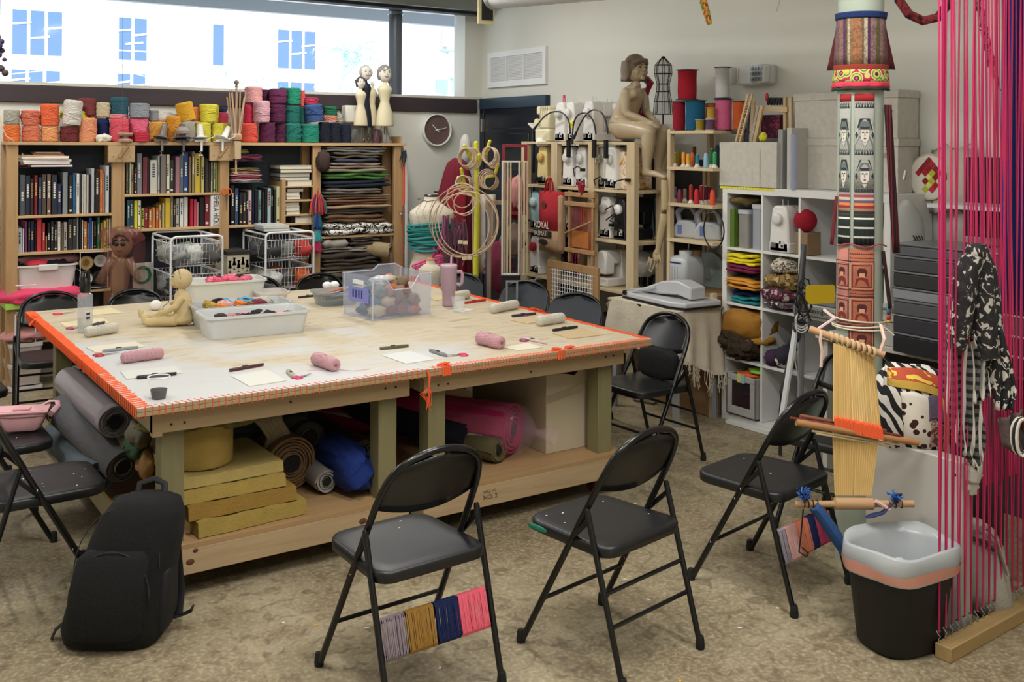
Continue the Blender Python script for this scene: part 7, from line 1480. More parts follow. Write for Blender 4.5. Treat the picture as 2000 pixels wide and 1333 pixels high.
t=thing('green_case','dark green rounded plastic case behind the hose','case',P(1789,560,X=4.95));t.location.z=zz+.02;obj('case_body',MB().bb((-.06,-.1,0),(.06,.1,.17),mt('#1f3a30','k')),t,bevel=.03);obj('case_handle',MB().tube([(-.05,-.06,.16),(-.05,-.05,.2),(-.05,.05,.2),(-.05,.06,.16)],.014,mt('#1f3a30','k'),8),t)
m=MB();m.ell((0,0,0),(.1,.1,.07),mt('#3f5a3a','f'),14,9,amp=.4,seed=2);solo('green_bundle',m,'dark green bundle beside the white sack','bundle',loc=P(1745,548,X=4.95),sharp=180)
# stack of black plastic cases on the desk
zz=ZD_
for k,(h,hx) in enumerate(((.10,'#2a2b2e'),(.09,'#3a3b40'),(.075,'#55575c'),(.06,'#8b8d92'),(.08,'#2c2d31'),(.075,'#3f4146'),(.06,'#55585e'))):
 m=MB();m.bb((-.17,-.2,0),(.17,.2,h-.012),mt(hx,'k',r=.3));m.bb((-.175,-.205,h-.012),(.175,.205,h-.001),mt('#6a6c72','k',r=.2));solo('black_case',m,f'dark plastic case, {ordn(6-k)} from the top of the stack behind the pink warp','case','dark cases stacked on the desk',loc=(4.56,P(1856,600,X=4.56).y,zz),rz=rad(2*(k%3)-2),bevel=.006);zz+=h
zz=ZD_
for k in range(6):
 m=MB();h=.09;m.bb((-.17,-.2,0),(.17,.2,h-.01),mt(('#26272a','#303236','#44464c')[k%3],'k',r=.25));m.bb((-.175,-.205,h-.012),(.175,.205,h-.001),mt('#9a9ca2','k',r=.15));solo('black_case',m,f'dark glossy case, {ordn(5-k)} from the top of the stack at the picture edge','case','dark cases at the picture edge',loc=(4.56,P(1975,600,X=4.56).y-.06,zz),rz=rad(1.5*(k%2)),bevel=.006);zz+=h
 # printer stand far right with pale edge
t=thing('metal_shelf','black metal shelf with a pale edge strip behind the pink warp','shelf',(4.95,P(1960,480,X=4.95).y,zz));obj('shelf_plate',MB().bb((-.2,-.5,.16),(.2,.3,.18),mt('#cfcfd2','k')),t);obj('post',MB().bb((-.18,-.45,0),(-.14,-.41,.45),BLACK),t);obj('backing',MB().bb((.1,-.5,0),(.14,.28,.42),mt('#141518','m')),t)
# white sack hanging with a small black print
c=P(1765,480,X=4.9);t=thing('white_sack','white cloth sack with a black scribble hanging behind the column','sack',c,-YAW-pi/2);WS_=mt('#bcbcb9','k',r=.6);m=MB();kk=dep(c)/F
m.loft([[(sin(a)*.05,cos(a)*w*kk,(480-y)*kk) for a in[2*pi*i/20 for i in range(20)]] for y,w in((545,26),(520,38),(470,42),(430,38),(405,24),(390,8))],WS_);obj('sack_body',m,t,sharp=180)
m=MB();q=Vector((.05,.055,.04))
for k in range(4):m.tube([q+Vector((0,.02-.015*k,.02)),q+Vector((0,.03-.014*k,.0)),q+Vector((0,.012-.012*k,-.012)),q+Vector((0,.022-.014*k,-.03))],.003,BLACK,5)
obj('black_print',m,t);obj('tie',MB().tube([(0,0,.36),(0,.01,.41)],.008,mt('#c9cacc','c'),8),t)
# embroidery hoop with quilt block on the wall
c=P(1815,346,X=5.1);kk=dep(c)/F;r_=44*kk;t=thing('quilt_hoop','round hoop with a red, white and lime patchwork hanging on the wall','hoop',c,rad(-90))
obj('hoop_ring',MB().tube([(cos(2*pi*i/44)*r_*.98,0,sin(2*pi*i/44)*r_) for i in range(44)],.006,mt('#c2b49c','m'),8,closed=True),t)
obj('cloth',MB().lathe([(r_*.97,0),(r_*.97,.004),(0,.004)],mt('#dcd8ce','m'),40,T=RX(rad(90))),t)
m=MB();s_=r_*.235;CR_=[mt(h_,'m') for h_ in('#8c1420','#a9182a','#b8b82c','#d9dc7a','#c9284a')]
def dia(i,j,c_):x,z=(i-j)*s_*.72,(i+j)*s_*.78;T=Matrix.Translation((x,-.006,z))@RY(rad(45));m.bb((0,0,0),(0,0,0),c_) if 0 else m.add([(-s_*.5,0,-s_*.55),(s_*.5,0,-s_*.55),(s_*.5,0,s_*.55),(-s_*.5,0,s_*.55)],[(0,1,2,3)],c_,T)
for i,j,q in((1,2,0),(2,1,1),(0,2,0),(1,1,0),(2,0,0),(2,2,0),(-1,2,1),(0,1,1),(1,0,2),(0,0,3),(1,-1,0),(-1,0,0),(0,-1,2),(-1,-1,3),(-1,-2,4),(0,-2,1),(-2,-1,2),(2,-1,0)):dia(i,j,CR_[q])
obj('patchwork',m,t)
m=MB();m.ell((0,0,0),(r_*1.2,.03,r_*.5),mt('#c3bdb2','f'),20,10,amp=.4,seed=7);o=solo('linen_scrap',m,'crumpled linen hanging around the patchwork hoop','cloth',loc=(5.14,c.y-.02,c.z-.13),rz=rad(-90),sharp=180)
m=MB();m.ell((0,0,0),(.16,.025,.17),mt('#c9c0b2','f'),20,12,amp=.5,seed=4,e=.8);solo('linen_scrap',m,'pale cloth hanging right of the patchwork hoop behind the warp','cloth',loc=P(1862,350,X=5.12),rz=rad(-90),sharp=180)
m=MB();q=P(1856,355,X=5.12);[m.tube([q+Vector((-.01*i,.01*i-.02,.05)),q+Vector((-.02,.012*i-.03,0)),q+Vector((-.01,.015*i-.03,-.06))],.004,mt('#9a1a30','m'),5) for i in range(5)];solo('red_yarn_bow',m,'red yarn bow pinned on the pale cloth','bow')
# flowered wreath tube hanging from the ceiling
fm=NT('floral_velvet');v=fm.co();fm.set(fm.ramp(fm.noise(v,16,3,1.5),[(.38,lin('#1a0f14')),(.47,lin('#7a1638')),(.56,lin('#8c4a1c')),(.62,lin('#b02a56')),(.7,lin('#25382a'))]),.8)
m=MB();m.tube([P(x,y,D=4.6) for x,y in((1757,-60),(1752,-25),(1756,0),(1775,28),(1803,41),(1832,34),(1852,8),(1860,-20),(1856,-60))],.021,fm.m,14);solo('floral_garland',m,'dark floral stuffed ring hanging from the ceiling beside the pink warp','garland')
# round column dressed with textiles
cc=P(1680,300,D=4.35);CR0=43*4.35/F;cx_,cy_=cc.x,cc.y
m=MB();m.lathe([(CR0,0),(CR0,ZC)],mt('#a9b3a4','k',r=.5),40,(cx_,cy_,0));col=struct('column_pillar',m);col.name='column_1'
va=atan2(-cy_,-cx_)
def zc_(py):return P(1680,py,D=4.3).z
def wrapc(off,z,R_):a=va+off;return Vector((cx_+cos(a)*R_,cy_+sin(a)*R_,z))
def cloth(nm,parent,a0,a1,zt_,zb_,R0,R1,mm,nu=20,nv=4,wav=0.):
 m=MB();m.grid(lambda u,v:wrapc(a0+(a1-a0)*u,zt_+(zb_-zt_)*v,R0+(R1-R0)*v+wav*sin(u*30)*v),nu,nv,mm);return obj(nm,m,parent,solid=.004,sharp=180)
t=thing('hmong_apron','embroidered striped apron with a pink fringe wrapped on top of the column','textile',(0,0,0))
def angular(name,bands,noise_s=0):
 n=NT(name);tc=n.N('TexCoord');sp=n.N('SeparateXYZ');n.L(tc.outputs['Object'],sp.inputs[0])
 sx=n.N('Math',operation='SUBTRACT');n.L(sp.outputs[0],sx.inputs[0]);sx.inputs[1].default_value=cx_
 sy=n.N('Math',operation='SUBTRACT');n.L(sp.outputs[1],sy.inputs[0]);sy.inputs[1].default_value=cy_
 # tangential coordinate seen along the camera direction
 tx,ty=-sin(va),cos(va);m1=n.N('Math',operation='MULTIPLY');m1.inputs[1].default_value=tx;n.L(sx.outputs[0],m1.inputs[0]);m2=n.N('Math',operation='MULTIPLY_ADD');m2.inputs[1].default_value=ty;n.L(sy.outputs[0],m2.inputs[0]);n.L(m1.outputs[0],m2.inputs[2])
 mm=n.N('Math',operation='MULTIPLY_ADD');mm.inputs[1].default_value=1/(2.2*CR0);mm.inputs[2].default_value=.5;n.L(m2.outputs[0],mm.inputs[0])
 r_=n.ramp(mm.outputs[0],[(p,lin(h_,GAIN)) for p,h_ in bands]);
 for q in n.n:
  if q.type=='VALTORGB':q.color_ramp.interpolation='CONSTANT'
 v=n.co();nz=n.noise(v,noise_s or 90,2,1);n.set(n.mix(n.ramp(nz,[(.45,(0,0,0,1)),(.6,(.5,.5,.5,1))]),r_,lin('#3a2a2a')),.85);n.bump(nz,.3,.003);return n.m
ap=angular('apron_stripes',[(0,'#7a5a58'),(.08,'#8a6a60'),(.16,'#5a2a5a'),(.2,'#5a5030'),(.24,'#b5a88a'),(.29,'#8a6a4a'),(.33,'#9a6a48'),(.52,'#6a5a3a'),(.56,'#b0a48a'),(.63,'#4a2450'),(.68,'#8a6a64'),(.80,'#5a5636'),(.86,'#8a7068'),(.93,'#7a5450')])
A1=1.75
cloth('apron_panel',t,-A1,A1,zc_(36),zc_(128),CR0+.004,CR0+.016,ap,24)
cloth('waistband',t,-A1-.1,A1+.1,zc_(24),zc_(36),CR0+.012,CR0+.008,mt('#1c3266','f'),24)
cloth('rust_border',t,-A1,A1,zc_(127),zc_(138),CR0+.0165,CR0+.018,mt('#8c3428','f'),24)
emb=NT('embroidery');v=emb.co();vo=emb.N('TexVoronoi');vo.inputs['Scale'].default_value=27;emb.L(v,vo.inputs[0]);emb.set(emb.ramp(vo.outputs['Distance'],[(0,lin('#d9426a',GAIN)),(.18,lin('#1f2a5a',GAIN)),(.3,lin('#c9b84a',GAIN)),(.48,lin('#3f8a4a',GAIN)),(.58,lin('#c9bf7a',GAIN)),(.72,lin('#b0303a',GAIN))]),.85)
for q in emb.n:
 if q.type=='VALTORGB':q.color_ramp.interpolation='CONSTANT'
cloth('embroidered_band',t,-A1,A1,zc_(137),zc_(161),CR0+.0185,CR0+.021,emb.m,24);cloth('pink_fringe',t,-A1,A1,zc_(161),zc_(171),CR0+.021,CR0+.02,mt('#e0405e','f'),30,3,.004);cloth('dark_hem',t,-A1,A1,zc_(171),zc_(177),CR0+.02,CR0+.019,mt('#2c3a26','f'),30,2,.006)
for s in(-1,1):obj('side_flap',MB().grid(lambda u,v:wrapc(s*(A1+.02+.1*u),zc_(42+92*v),CR0+.006+.035*v*u+.01*v),4,4,mt('#5a1a24','f')),t,solid=.005)
# woven bands with portrait figures
def portrait(m,a,z,s,R_,cols,sx=1):
 """woven figure: octagonal hood, face, shoulders; built as thin inlays curved on the column"""
 def pt(x,zz,o):return wrapc(a+x*s*sx/R_,z+zz*s,R_+o)
 def poly(p,c,o):m.add([pt(x,q,o) for x,q in p],[tuple(range(len(p)))],c)
 dkc,mid,lt,sk,rd=cols
 poly([(-.42,-.5),(.42,-.5),(.42,-.28),(.2,-.05),(-.2,-.05),(-.42,-.28)],mid,.003);poly([(-.42,.0),(-.28,.3),(.28,.3),(.42,.0),(.3,-.12),(-.3,-.12)],lt,.0025)
 poly([(-.34,.1),(-.2,.36),(.2,.36),(.34,.1)],dkc,.0035);poly([(-.27,.1),(-.16,.29),(.16,.29),(.27,.1)],mid,.004);poly([(-.17,.16),(.17,.16),(.17,-.1),(.08,-.18),(-.08,-.18),(-.17,-.1)],sk,.0045)
 poly([(-.19,.17),(.19,.17),(.17,.1),(-.17,.1)],dkc,.005)
 for x in(-.08,.08):poly([(x-.04,.05),(x+.04,.05),(x+.04,.025),(x-.04,.025)],dkc,.005)
 poly([(-.015,.03),(.015,.03),(.02,-.04),(-.02,-.04)],mid,.005);poly([(-.05,-.09),(.05,-.09),(.04,-.12),(-.04,-.12)],rd,.005)
 poly([(-.1,-.2),(.1,-.2),(0,-.3)],lt,.005)
 for x in(-.33,.33):poly([(x-.06,-.02),(x,.06),(x+.06,-.02),(x,-.1)],dkc,.005)
PC=[mt(h_,'m') for h_ in('#2c3236','#66706f','#b9bbb2','#cfcabd','#8a3a34')]
def zig(m,a0,a1,z,h,R_,c,n=8):
 for i in range(n):
  u0=a0+(a1-a0)*i/n;u1=a0+(a1-a0)*(i+1)/n;m.add([wrapc(u0,z,R_+.003),wrapc((u0+u1)/2,z+h,R_+.003),wrapc(u1,z,R_+.003)],[(0,1,2)],c)
for nm,o0,o1,lab,zs_ in(('left',-.98,-.40,'narrow woven band with two grey portraits at the column left side',0),('front',-.24,.60,'wider woven band with two grey portraits on the column front',0)):
 lft=nm=='left';sgn=1
 # on screen, a smaller angle about the column lies to the left when seen from the camera
 t=thing('woven_band',lab,'textile',(0,0,0));R_=CR0+.004;a0,a1=o0,o1
 cloth('red_top',t,a0,a1,zc_(184),zc_(199),R_,R_,mt('#a5262a','f'),8,1);cloth('band_cloth',t,a0,a1,zc_(199),zc_(373),R_,R_+.002,mt('#a3a49c','f',b=200),10,4)
 cloth('striped_end',t,a0,a1,zc_(373),zc_(419),R_+.002,R_+.004,mt('#8a3a40','s',cs=('#8a8078','#5a5a58','#c9a08a','#a83a3c','#d98a4a','#6a4a6a','#b0a89a'),fr=11),10,2)
 cloth('fringe_end',t,a0,a1,zc_(419),zc_(478),R_+.004,R_+.006,mt('#1a2422','s',cs=('#1a2422','#1a2422','#1a2422','#c9c6ba'),fr=26),14,3,.003)
 m=MB();w=(a1-a0)*R_;am=(a0+a1)/2;s=.185
 for zz in(262,342):portrait(m,am,zc_(zz),.18,R_+.001,PC,w*.98/.84/.18)
 for zz in(211,302,378-3):zig(m,a0+.03,a1-.03,zc_(zz),.018,R_+.002,PC[0],5 if lft else 7);zig(m,a0+.03,a1-.03,zc_(zz-7),.01,R_+.002,PC[1],6 if lft else 9)
 obj('woven_figure',m,t)
m=MB();m.grid(lambda u,v:wrapc(1.15+.25*u+.1*v,zc_(205+288*v),CR0+.01+.035*v+.02*u),4,10,mt('#241216','s',cs=('#141214','#5a1420','#241216','#7a1c28'),fr=30,ax='X'));solo('dark_scarf',m,'black and maroon scarf hanging down the right side of the column','textile',solid=.006)
m=MB();m.grid(lambda u,v:wrapc(-1.05-.22*u,zc_(385+95*v),CR0+.01+.02*v),4,6,mt('#6a1420','f'));solo('maroon_strip',m,'dark red cloth strip behind the left woven band','textile',solid=.005)
m=MB();m.grid(lambda u,v:wrapc(1.1+.35*u,zc_(490+110*v),CR0+.006+.03*v),4,8,mt('#5a1622','s',cs=('#141214','#6a1a28','#1a1416'),fr=40,ax='X'));solo('maroon_scarf',m,'maroon striped scarf on the lower right of the column','textile',solid=.005)
t=thing('tasselled_end','scarf end with blue, red and yellow tassels on the column right side','textile',(0,0,0));
for k,(y0,y1,hx) in enumerate(((590,612,'#5a8aa0'),(612,622,'#c9483a'),(622,628,'#d9b04a'))):obj('tassel_row',MB().grid(lambda u,v:wrapc(1.1+.42*u,zc_(y0+(y1-y0)*v),CR0+.03+.004*sin(u*40)),20,2,mt(hx,'m')),t,solid=.004)
# orange batik with repeated figures lower down
t=thing('orange_textile','salmon orange cloth with framed figures wrapped on the lower column','textile',(0,0,0));R_=CR0+.005
om=mt('#a8634a','f',b=200);cloth('cloth_front',t,-.42,.62,zc_(484),zc_(700),R_,R_,om,12,4);cloth('cloth_side',t,-1.05,-.47,zc_(484),zc_(640),R_,R_,mt('#b5766a','f',b=200),10,4)
m=MB();dk2=mt('#4a1c1c','m');lt2=mt('#d9a48a','m');rd2=mt('#7a2a20','m')
def frame_(m,a,z,w,h,R_,c,o=.003,th=.003):
 def q(x,zz):return wrapc(a+x/R_,z+zz,R_+o)
 for(x0,z0,x1,z1) in((-w,-h,w,-h+th),(-w,h-th,w,h),(-w,-h,-w+th,h),(w-th,-h,w,h)):
  n_=6 if x1-x0>.01 else 1
  for i in range(n_):xa,xb=x0+(x1-x0)*i/n_,x0+(x1-x0)*(i+1)/n_;m.add([q(xa,z0),q(xb,z0),q(xb,z1),q(xa,z1)],[(0,1,2,3)],c)
for am,sc in((.1,1),(-.76,.8)):
 for zz in(537,606,665):
  if am<0 and zz>640:continue
  z=zc_(zz);frame_(m,am,z,.052*sc,.062,R_,dk2);frame_(m,am,z,.045*sc,.054,R_,lt2,.0035,.002);frame_(m,am,z,.038*sc,.046,R_,dk2,.0035,.0025)
  def q(x,zz_):return wrapc(am+x*sc/R_,z+zz_,R_+.004)
  m.add([q(-.016,.0),q(.016,.0),q(.02,.02),q(.012,.032),q(-.012,.032),q(-.02,.02)],[(0,1,2,3,4,5)],dk2);m.add([q(-.01,-.006),q(.01,-.006),q(.011,.012),q(-.011,.012)],[(0,1,2,3)],mt('#c9967a','m'));m.add([q(-.028,-.04),q(.028,-.04),q(.022,-.012),q(0,-.004),q(-.022,-.012)],[(0,1,2,3,4)],rd2)
for zz in(495,503,572,577):zig(m,-.4,.6,zc_(zz),.006,R_,dk2,14)
obj('printed_figure',m,t)
m=MB()
for y0,y1 in((622,628),(638,634),(640,643)):
 m.tube([wrapc(-1.5+3.0*i/14,zc_(y0+(y1-y0)*i/14),CR0+.016) for i in range(15)],.004,mt('#cfc3b2','m'),6)
m.tube([wrapc(.75,zc_(628),CR0+.02),wrapc(1.0,zc_(640),CR0+.04),wrapc(1.1,zc_(650),CR0+.06)],.004,mt('#cfc3b2','m'),6)
m.tube([wrapc(-1.3+2.7*i/14,zc_(478+3*sin(i)),CR0+.014) for i in range(15)],.003,mt('#a8424e','m'),6);solo('tying_cord',m,'cream cords wound around the column over the orange cloth','cord')
# backstrap loom hanging on the column
D1=3.78;bl_c=P(1660,660,D=D1);t=thing('backstrap_loom','small backstrap loom with gold warp and an orange woven stripe hanging on the column','loom',bl_c,-YAW);O=bl_c.copy();WDL=mt('#b98a5a','w',ax='X');kk=D1/F
def B1(px,py,dy=0):return Vector(((px-1660)*kk,dy,(660-py)*kk))
obj('top_bar',MB().tube([B1(1588,648,.05),B1(1722,690,-.03)],.0135,mt('#b9926a','w'),14),t)
m=MB()
for k in range(9):p=B1(1628+9*k,661+2.9*k,.03-.008*k);m.tube([p+Vector((0,cos(a)*.016,sin(a)*.016)) for a in[2*pi*i/10 for i in range(10)]],.0055,mt('#c4a880','m'),5,closed=True)
obj('lashing',m,t)
m=MB();rn=random.Random(5)
N=74
GW=[mt(h_,'m',gain=1.5) for h_ in('#c2a468','#b8995f','#cdb47c','#a98c58')]
for i in range(N):
 u=i/(N-1);x0=1629+77*u;y0=671+25*u;x1=1627+91*u;y1=822+18*u;gap=0 if u<.48 else 3;x2=1633+70*u+gap*(1-u)*2;y2=968
 m.tube([B1(x0,y0,.0),B1(x1+rn.uniform(-.7,.7),y1,-.012)],.0025,GW[i%4],4,cap=False);m.tube([B1(x1,y1+8,-.0),B1(x2,y2,.0)],.0024,GW[(i+1)%4],4,cap=False)
w_=obj('warp_thread',m,t);w_['kind']='stuff'
m=MB();m.grid(lambda u,v:B1(1628+91*u+1.5*v*(u-.5),812+25*v+18*u+1.6*sin(u*70),-.016-.004*sin(v*3.1)),60,3,mt('#f05a2a','f'));obj('woven_stripe',m,t,solid=.008)
m=MB();[m.tube([B1(1628+1.55*i,815+.31*i+rn.uniform(-3,3),-.024),B1(1629+1.55*i+rn.uniform(-1.5,1.5),838+.31*i,-.024)],.0022,mt('#f4683a','m'),4) for i in range(60)];obj('orange_loops',m,t)['kind']='stuff'
m=MB();m.tube([B1(1540,813,-.03),B1(1760,851,-.0)],.005,mt('#6a2a24','m'),6);obj('heddle_cord',m,t)
obj('middle_stick',MB().tube([B1(1551,821,-.035),B1(1796,866,.01)],.0125,mt('#a8794c','w'),12),t);obj('middle_stick',MB().tube([B1(1582,838,-.03),B1(1760,870,.01)],.0045,mt('#c9b48c','w'),8),t);obj('middle_stick',MB().tube([B1(1590,843,-.03),B1(1740,873,.01)],.004,mt('#c9b48c','w'),8),t);obj('middle_stick',MB().tube([B1(1565,815,.01),B1(1735,845,.02)],.008,mt('#7a4a34','w'),10),t)
obj('bottom_beam',MB().tube([B1(1555,986,-.0),B1(1630,985,-.0),B1(1633,984),B1(1706,984),B1(1710,984),B1(1786,984,0)],[.011,.012,.022,.022,.013,.0125],mt('#b58f66','w'),14),t)
m=MB()
for x in(1572,1580,1589,1598,1738,1750,1762):m.tube([B1(x,985)+Vector((0,cos(a)*.0135,sin(a)*.0135)) for a in[2*pi*i/10 for i in range(10)]],.0022,mt('#4a2018','m'),5,closed=True)
obj('dark_lashing',m,t)
for(x,y,n_,s_) in((1571,966,40,16),(1748,970,40,14)):
 m=MB()
 for k in range(n_):m.tube([B1(x,y+12,-.015),B1(x+rn.uniform(-s_,s_)*.6,y+rn.uniform(-6,6),-.02+rn.uniform(-.02,.02)),B1(x+rn.uniform(-s_,s_),y+rn.uniform(-s_,s_*.3),-.02+rn.uniform(-.03,.03))],.0026,mt(('#1f4a8a','#2f6ab0','#1a2f66')[k%3],'m'),4)
 obj('blue_tassel',m,t)
obj('pink_tie',MB().tube([B1(1708,975,-.02),B1(1725,985,-.022),B1(1735,992,-.02)],.008,mt('#d9b0a8','m'),6),t);obj('pink_tie',MB().tube([B1(1609,650,.03),B1(1605,668,.02),B1(1609,688,.02),B1(1607,720,.02)],.006,mt('#cfb0a4','m'),6),t);obj('pink_tie',MB().tube([B1(1712,690,-.03),B1(1722,660,-.03),B1(1730,640,.05)],.007,mt('#d0b4a4','m'),6),t);obj('pink_tie',MB().tube([B1(1600,650,.04),B1(1655,636,.15),B1(1650,628,.25)],.006,mt('#cfb8b0','m'),6),t)
m=MB();m.tube([B1(1740,980,-.02),B1(1722,998,-.02),B1(1700,1004,-.02),B1(1690,1007,-.02)],[.006,.012,.014,.008],mt('#1c2550','m'),8,flat=.5);obj('navy_tie',m,t)
m=MB();m.grid(lambda u,v:B1(1578+64*v+(14+6*sin(pi*v))*u*(1 if v<2 else 1)+2,992+90*v**1.3-12*u-18*sin(pi*v)*0+8*sin(pi*v),-.02-.02*sin(pi*u)),6,16,mt('#244a7c','f'));obj('blue_strap',m,t,solid=.006)
obj('black_cord',MB().tube([B1(1568,992,-.02),B1(1563,1050,-.02),B1(1560,1075,-.02),B1(1575,1085,-.02),B1(1578,1078,-.02),B1(1566,1066,-.02)],.003,BLACK,5),t)
# pillow, cabinet
cb_=thing('white_cabinet','low white cabinet behind the waste bin','cabinet',(0,0,0));q=P(1860,930,D=3.75);zt_=P(1858,898,D=3.72).z
ax_,ay_=P(1728,880,Z=zt_),P(1880,905,Z=zt_);yv=P(1665,1150,Z=0)
obj('cabinet_body',MB().bb((ay_.x+.0,ay_.y,.0),(ay_.x+.07,P(1690,880,X=ay_.x).y,zt_),mt('#b3b0a8','k',r=.5)),cb_,bevel=.006)
m=MB();[m.ell((ay_.x-.001,ay_.y+y,zt_-.05),(.002,.006,.006),BLACK,8,5) for y in(.03,.4)];obj('screw_hole',m,cb_)
zb=NT('zebra_cloth');v=zb.co((1,1,1),(.3,.5,.2));w=zb.N('TexWave');w.inputs['Scale'].default_value=9;w.inputs['Distortion'].default_value=5;w.inputs['Detail'].default_value=1;zb.L(v,w.inputs[0]);zb.set(zb.ramp(w.outputs['Fac'],[(0,lin('#141414')),(.5,lin('#d9d5cc',GAIN))]),.8)
for q in zb.n:
 if q.type=='VALTORGB':q.color_ramp.interpolation='CONSTANT'
dot=NT('dotted_cloth');v=dot.co();vo=dot.N('TexVoronoi');vo.inputs['Scale'].default_value=24;dot.L(v,vo.inputs[0]);dot.set(dot.ramp(vo.outputs['Distance'],[(0,lin('#3a1410')),(.3,lin('#d5cfc2',GAIN))]),.8)
for q in dot.n:
 if q.type=='VALTORGB':q.color_ramp.interpolation='CONSTANT'
pc=P(1790,805,D=3.95);t=thing('patchwork_cushion','big patchwork cushion with zebra, dots, mustard and rust patches on the cabinet','cushion',pc,-YAW);kk=3.95/F;S_=1
def CP(u,v,o=0):
 x=66*u*(1-.08*v*v);z=(88*v+(-16)*u)*(1-.06*u*u);bul=(1-abs(u)**2.6)*(1-abs(v)**2.6);return Vector((x*kk,-.13*max(0,bul)**.6-o,z*kk))
m=MB();m.ell((0,.04,0),(.135,.11,.17),zb.m,30,20,e=.55);obj('cushion_back',m,t,sharp=180)
m=MB();m.grid(lambda u,v:CP(u*2-1,v*2-1),24,24,zb.m);obj('zebra_patch',m,t,solid=.004)
def patch(nm,u0,u1,v0,v1,mm,o,sk=0):m=MB();m.grid(lambda u,v:CP(u0+(u1-u0)*u+sk*v,v0+(v1-v0)*v+.08*sin(u*3),o),12,12,mm);obj(nm,m,t,solid=.003)
patch('dotted_patch',-.65,.1,-.7,.45,dot.m,.006,-.1);patch('rust_patch',-.98,.98,.66,.9,mt('#b04a30','n',c2='#b04a30',c3='#d9c04a',s=14),.008);patch('mustard_patch',-.98,.6,.5,.66,mt('#b0903a','f'),.009);patch('purple_patch',-.05,.42,.0,.5,mt('#5f5568','f'),.008);patch('mustard_patch',.42,.62,-.8,.5,mt('#b0903a','f'),.011,-.05);patch('dotted_patch',.62,.98,-.2,.66,dot.m,.007);patch('pink_patch',.0,.45,-.6,-.05,mt('#a08a86','n',c2='#6a3a24',c3='#8a7a78',s=20),.008)
# pink warp on a floor beam
ba=P(1846,1299,Z=0);bb_=P(2000,1212,Z=0);d=(bb_-ba);d.normalize();e_=ba+d*1.6
WBm=mt('#a98c5e','w',ax='Y',s=1.4);fr_=thing('warping_frame','standing loom of long magenta threads hooked to a wooden floor beam','loom',ba,atan2(d.y,d.x));L=.85
obj('floor_beam',MB().bb((0.02,-.01,.0),(L,.05,.05),mt('#a98c5e','w')),fr_,bevel=.003)
hk=mt('#b9bbbe','c',r=.25)
obj('top_beam',MB().bb((0,0,2.72),(L,.06,2.78),mt('#a98c5e','w')),fr_,bevel=.003);obj('end_post',MB().bb((L-.05,.0,.05),(L,.06,2.72),mt('#a98c5e','w',ax='Z')),fr_)
rn=random.Random(11);nh=44
for i in range(nh):
 x=.03+.042*i
 if x>L-.08:break
 obj('hook',MB().tube([(x,.04,.048),(x,.042,.062),(x+.002,.036,.07),(x+.002,.046,.08),(x,.05,.088),(x-.001,.043,.095),(x,.036,.09)],.0022,hk,6),fr_)
WM=[mt('#b01f58','m',gain=1.15),mt('#c42a5e','m',gain=1.15),mt('#a01848','m',gain=1.15)]
for i in range(nh*1):
 x=.03+.042*i
 if x>L-.08:break
 dense=x>.14
 for s in(-1,1):
  xt=x+s*rn.uniform(.001,.006)+(.0 if not dense else rn.uniform(-.03,.02));
  if not dense and rn.random()<.18:continue
  obj('warp_thread',MB().tube([(x,.04,.09),(x+(xt-x)*.5+s*.002,.04+s*.01,1.3),(xt,.04+s*.02,2.72)],.0032,WM[(i+(s>0))%3],5,cap=False),fr_)
m=MB()
for k in range(4):m.tube([(.008+.006*k,.03,2.72),(.014+.004*k,.03,1.2),(.02,.035,.09)],.0032,WM[k%3],5)
obj('thread_bundle',m,fr_)
for k in range(11):
 xx=.36+.025*k;obj('warp_thread',MB().tube([(xx+.05,.09,.5),(xx+.0,.09,1.5),(xx-.04,.09,2.72)],.003,mt('#d43a66','m') if k%3 else WM[0],5,cap=False),fr_)
m=MB();m.grid(lambda u,v:(.62+.2*u,.12+.015*sin(u*40),2.72-1.6*v),30,4,mt('#1c2f7a','f'));solo('blue_cloth',m,'royal blue cloth hanging behind the warp at the picture edge','cloth',loc=ba,rz=atan2(d.y,d.x),solid=.01)
t=thing('netted_scarf','pale patterned scarf draped high behind the pink warp','scarf',ba,atan2(d.y,d.x));m=MB();m.grid(lambda u,v:(.38+.10*u+.18*v,.16,2.5-.42*v-.1*u),8,12,mt('#b0a8a8','n',c2='#3a3034',c3='#c97a8a',s=30));obj('scarf_cloth',m,t,solid=.006)
# garments behind the warp: gingham cloth, patterned garland, pale glove
gg=NT('gingham');v=gg.co();sp=gg.N('SeparateXYZ');gg.L(v,sp.inputs[0]);
def strp(ax,fr,lo):
 mm=gg.N('Math',operation='MULTIPLY');mm.inputs[1].default_value=fr;gg.L(sp.outputs[ax],mm.inputs[0]);f=gg.N('Math',operation='FRACT');gg.L(mm.outputs[0],f.inputs[0]);g=gg.N('Math',operation='LESS_THAN');g.inputs[1].default_value=lo;gg.L(f.outputs[0],g.inputs[0]);return g.outputs[0]
a1=strp(0,34,.3);a2=strp(2,34,.55);gg.set(gg.mix(a1,gg.mix(a2,lin('#1c1c1e'),lin('#5a5a58',GAIN)),lin('#cfcac0',GAIN)),.85)
q0=P(1865,760,D=3.62);t=thing('gingham_cloth','black and white checked cloth hanging behind the pink warp','cloth',q0,-YAW);kk=3.62/F
def C1(px,py,dy=0):return Vector(((px-1865)*kk,dy,(760-py)*kk))
def sp2(pts,v):
 v*=len(pts)-1;i=min(int(v),len(pts)-2);f=v-i;return pts[i][0]*(1-f)+pts[i+1][0]*f,pts[i][1]*(1-f)+pts[i+1][1]*f
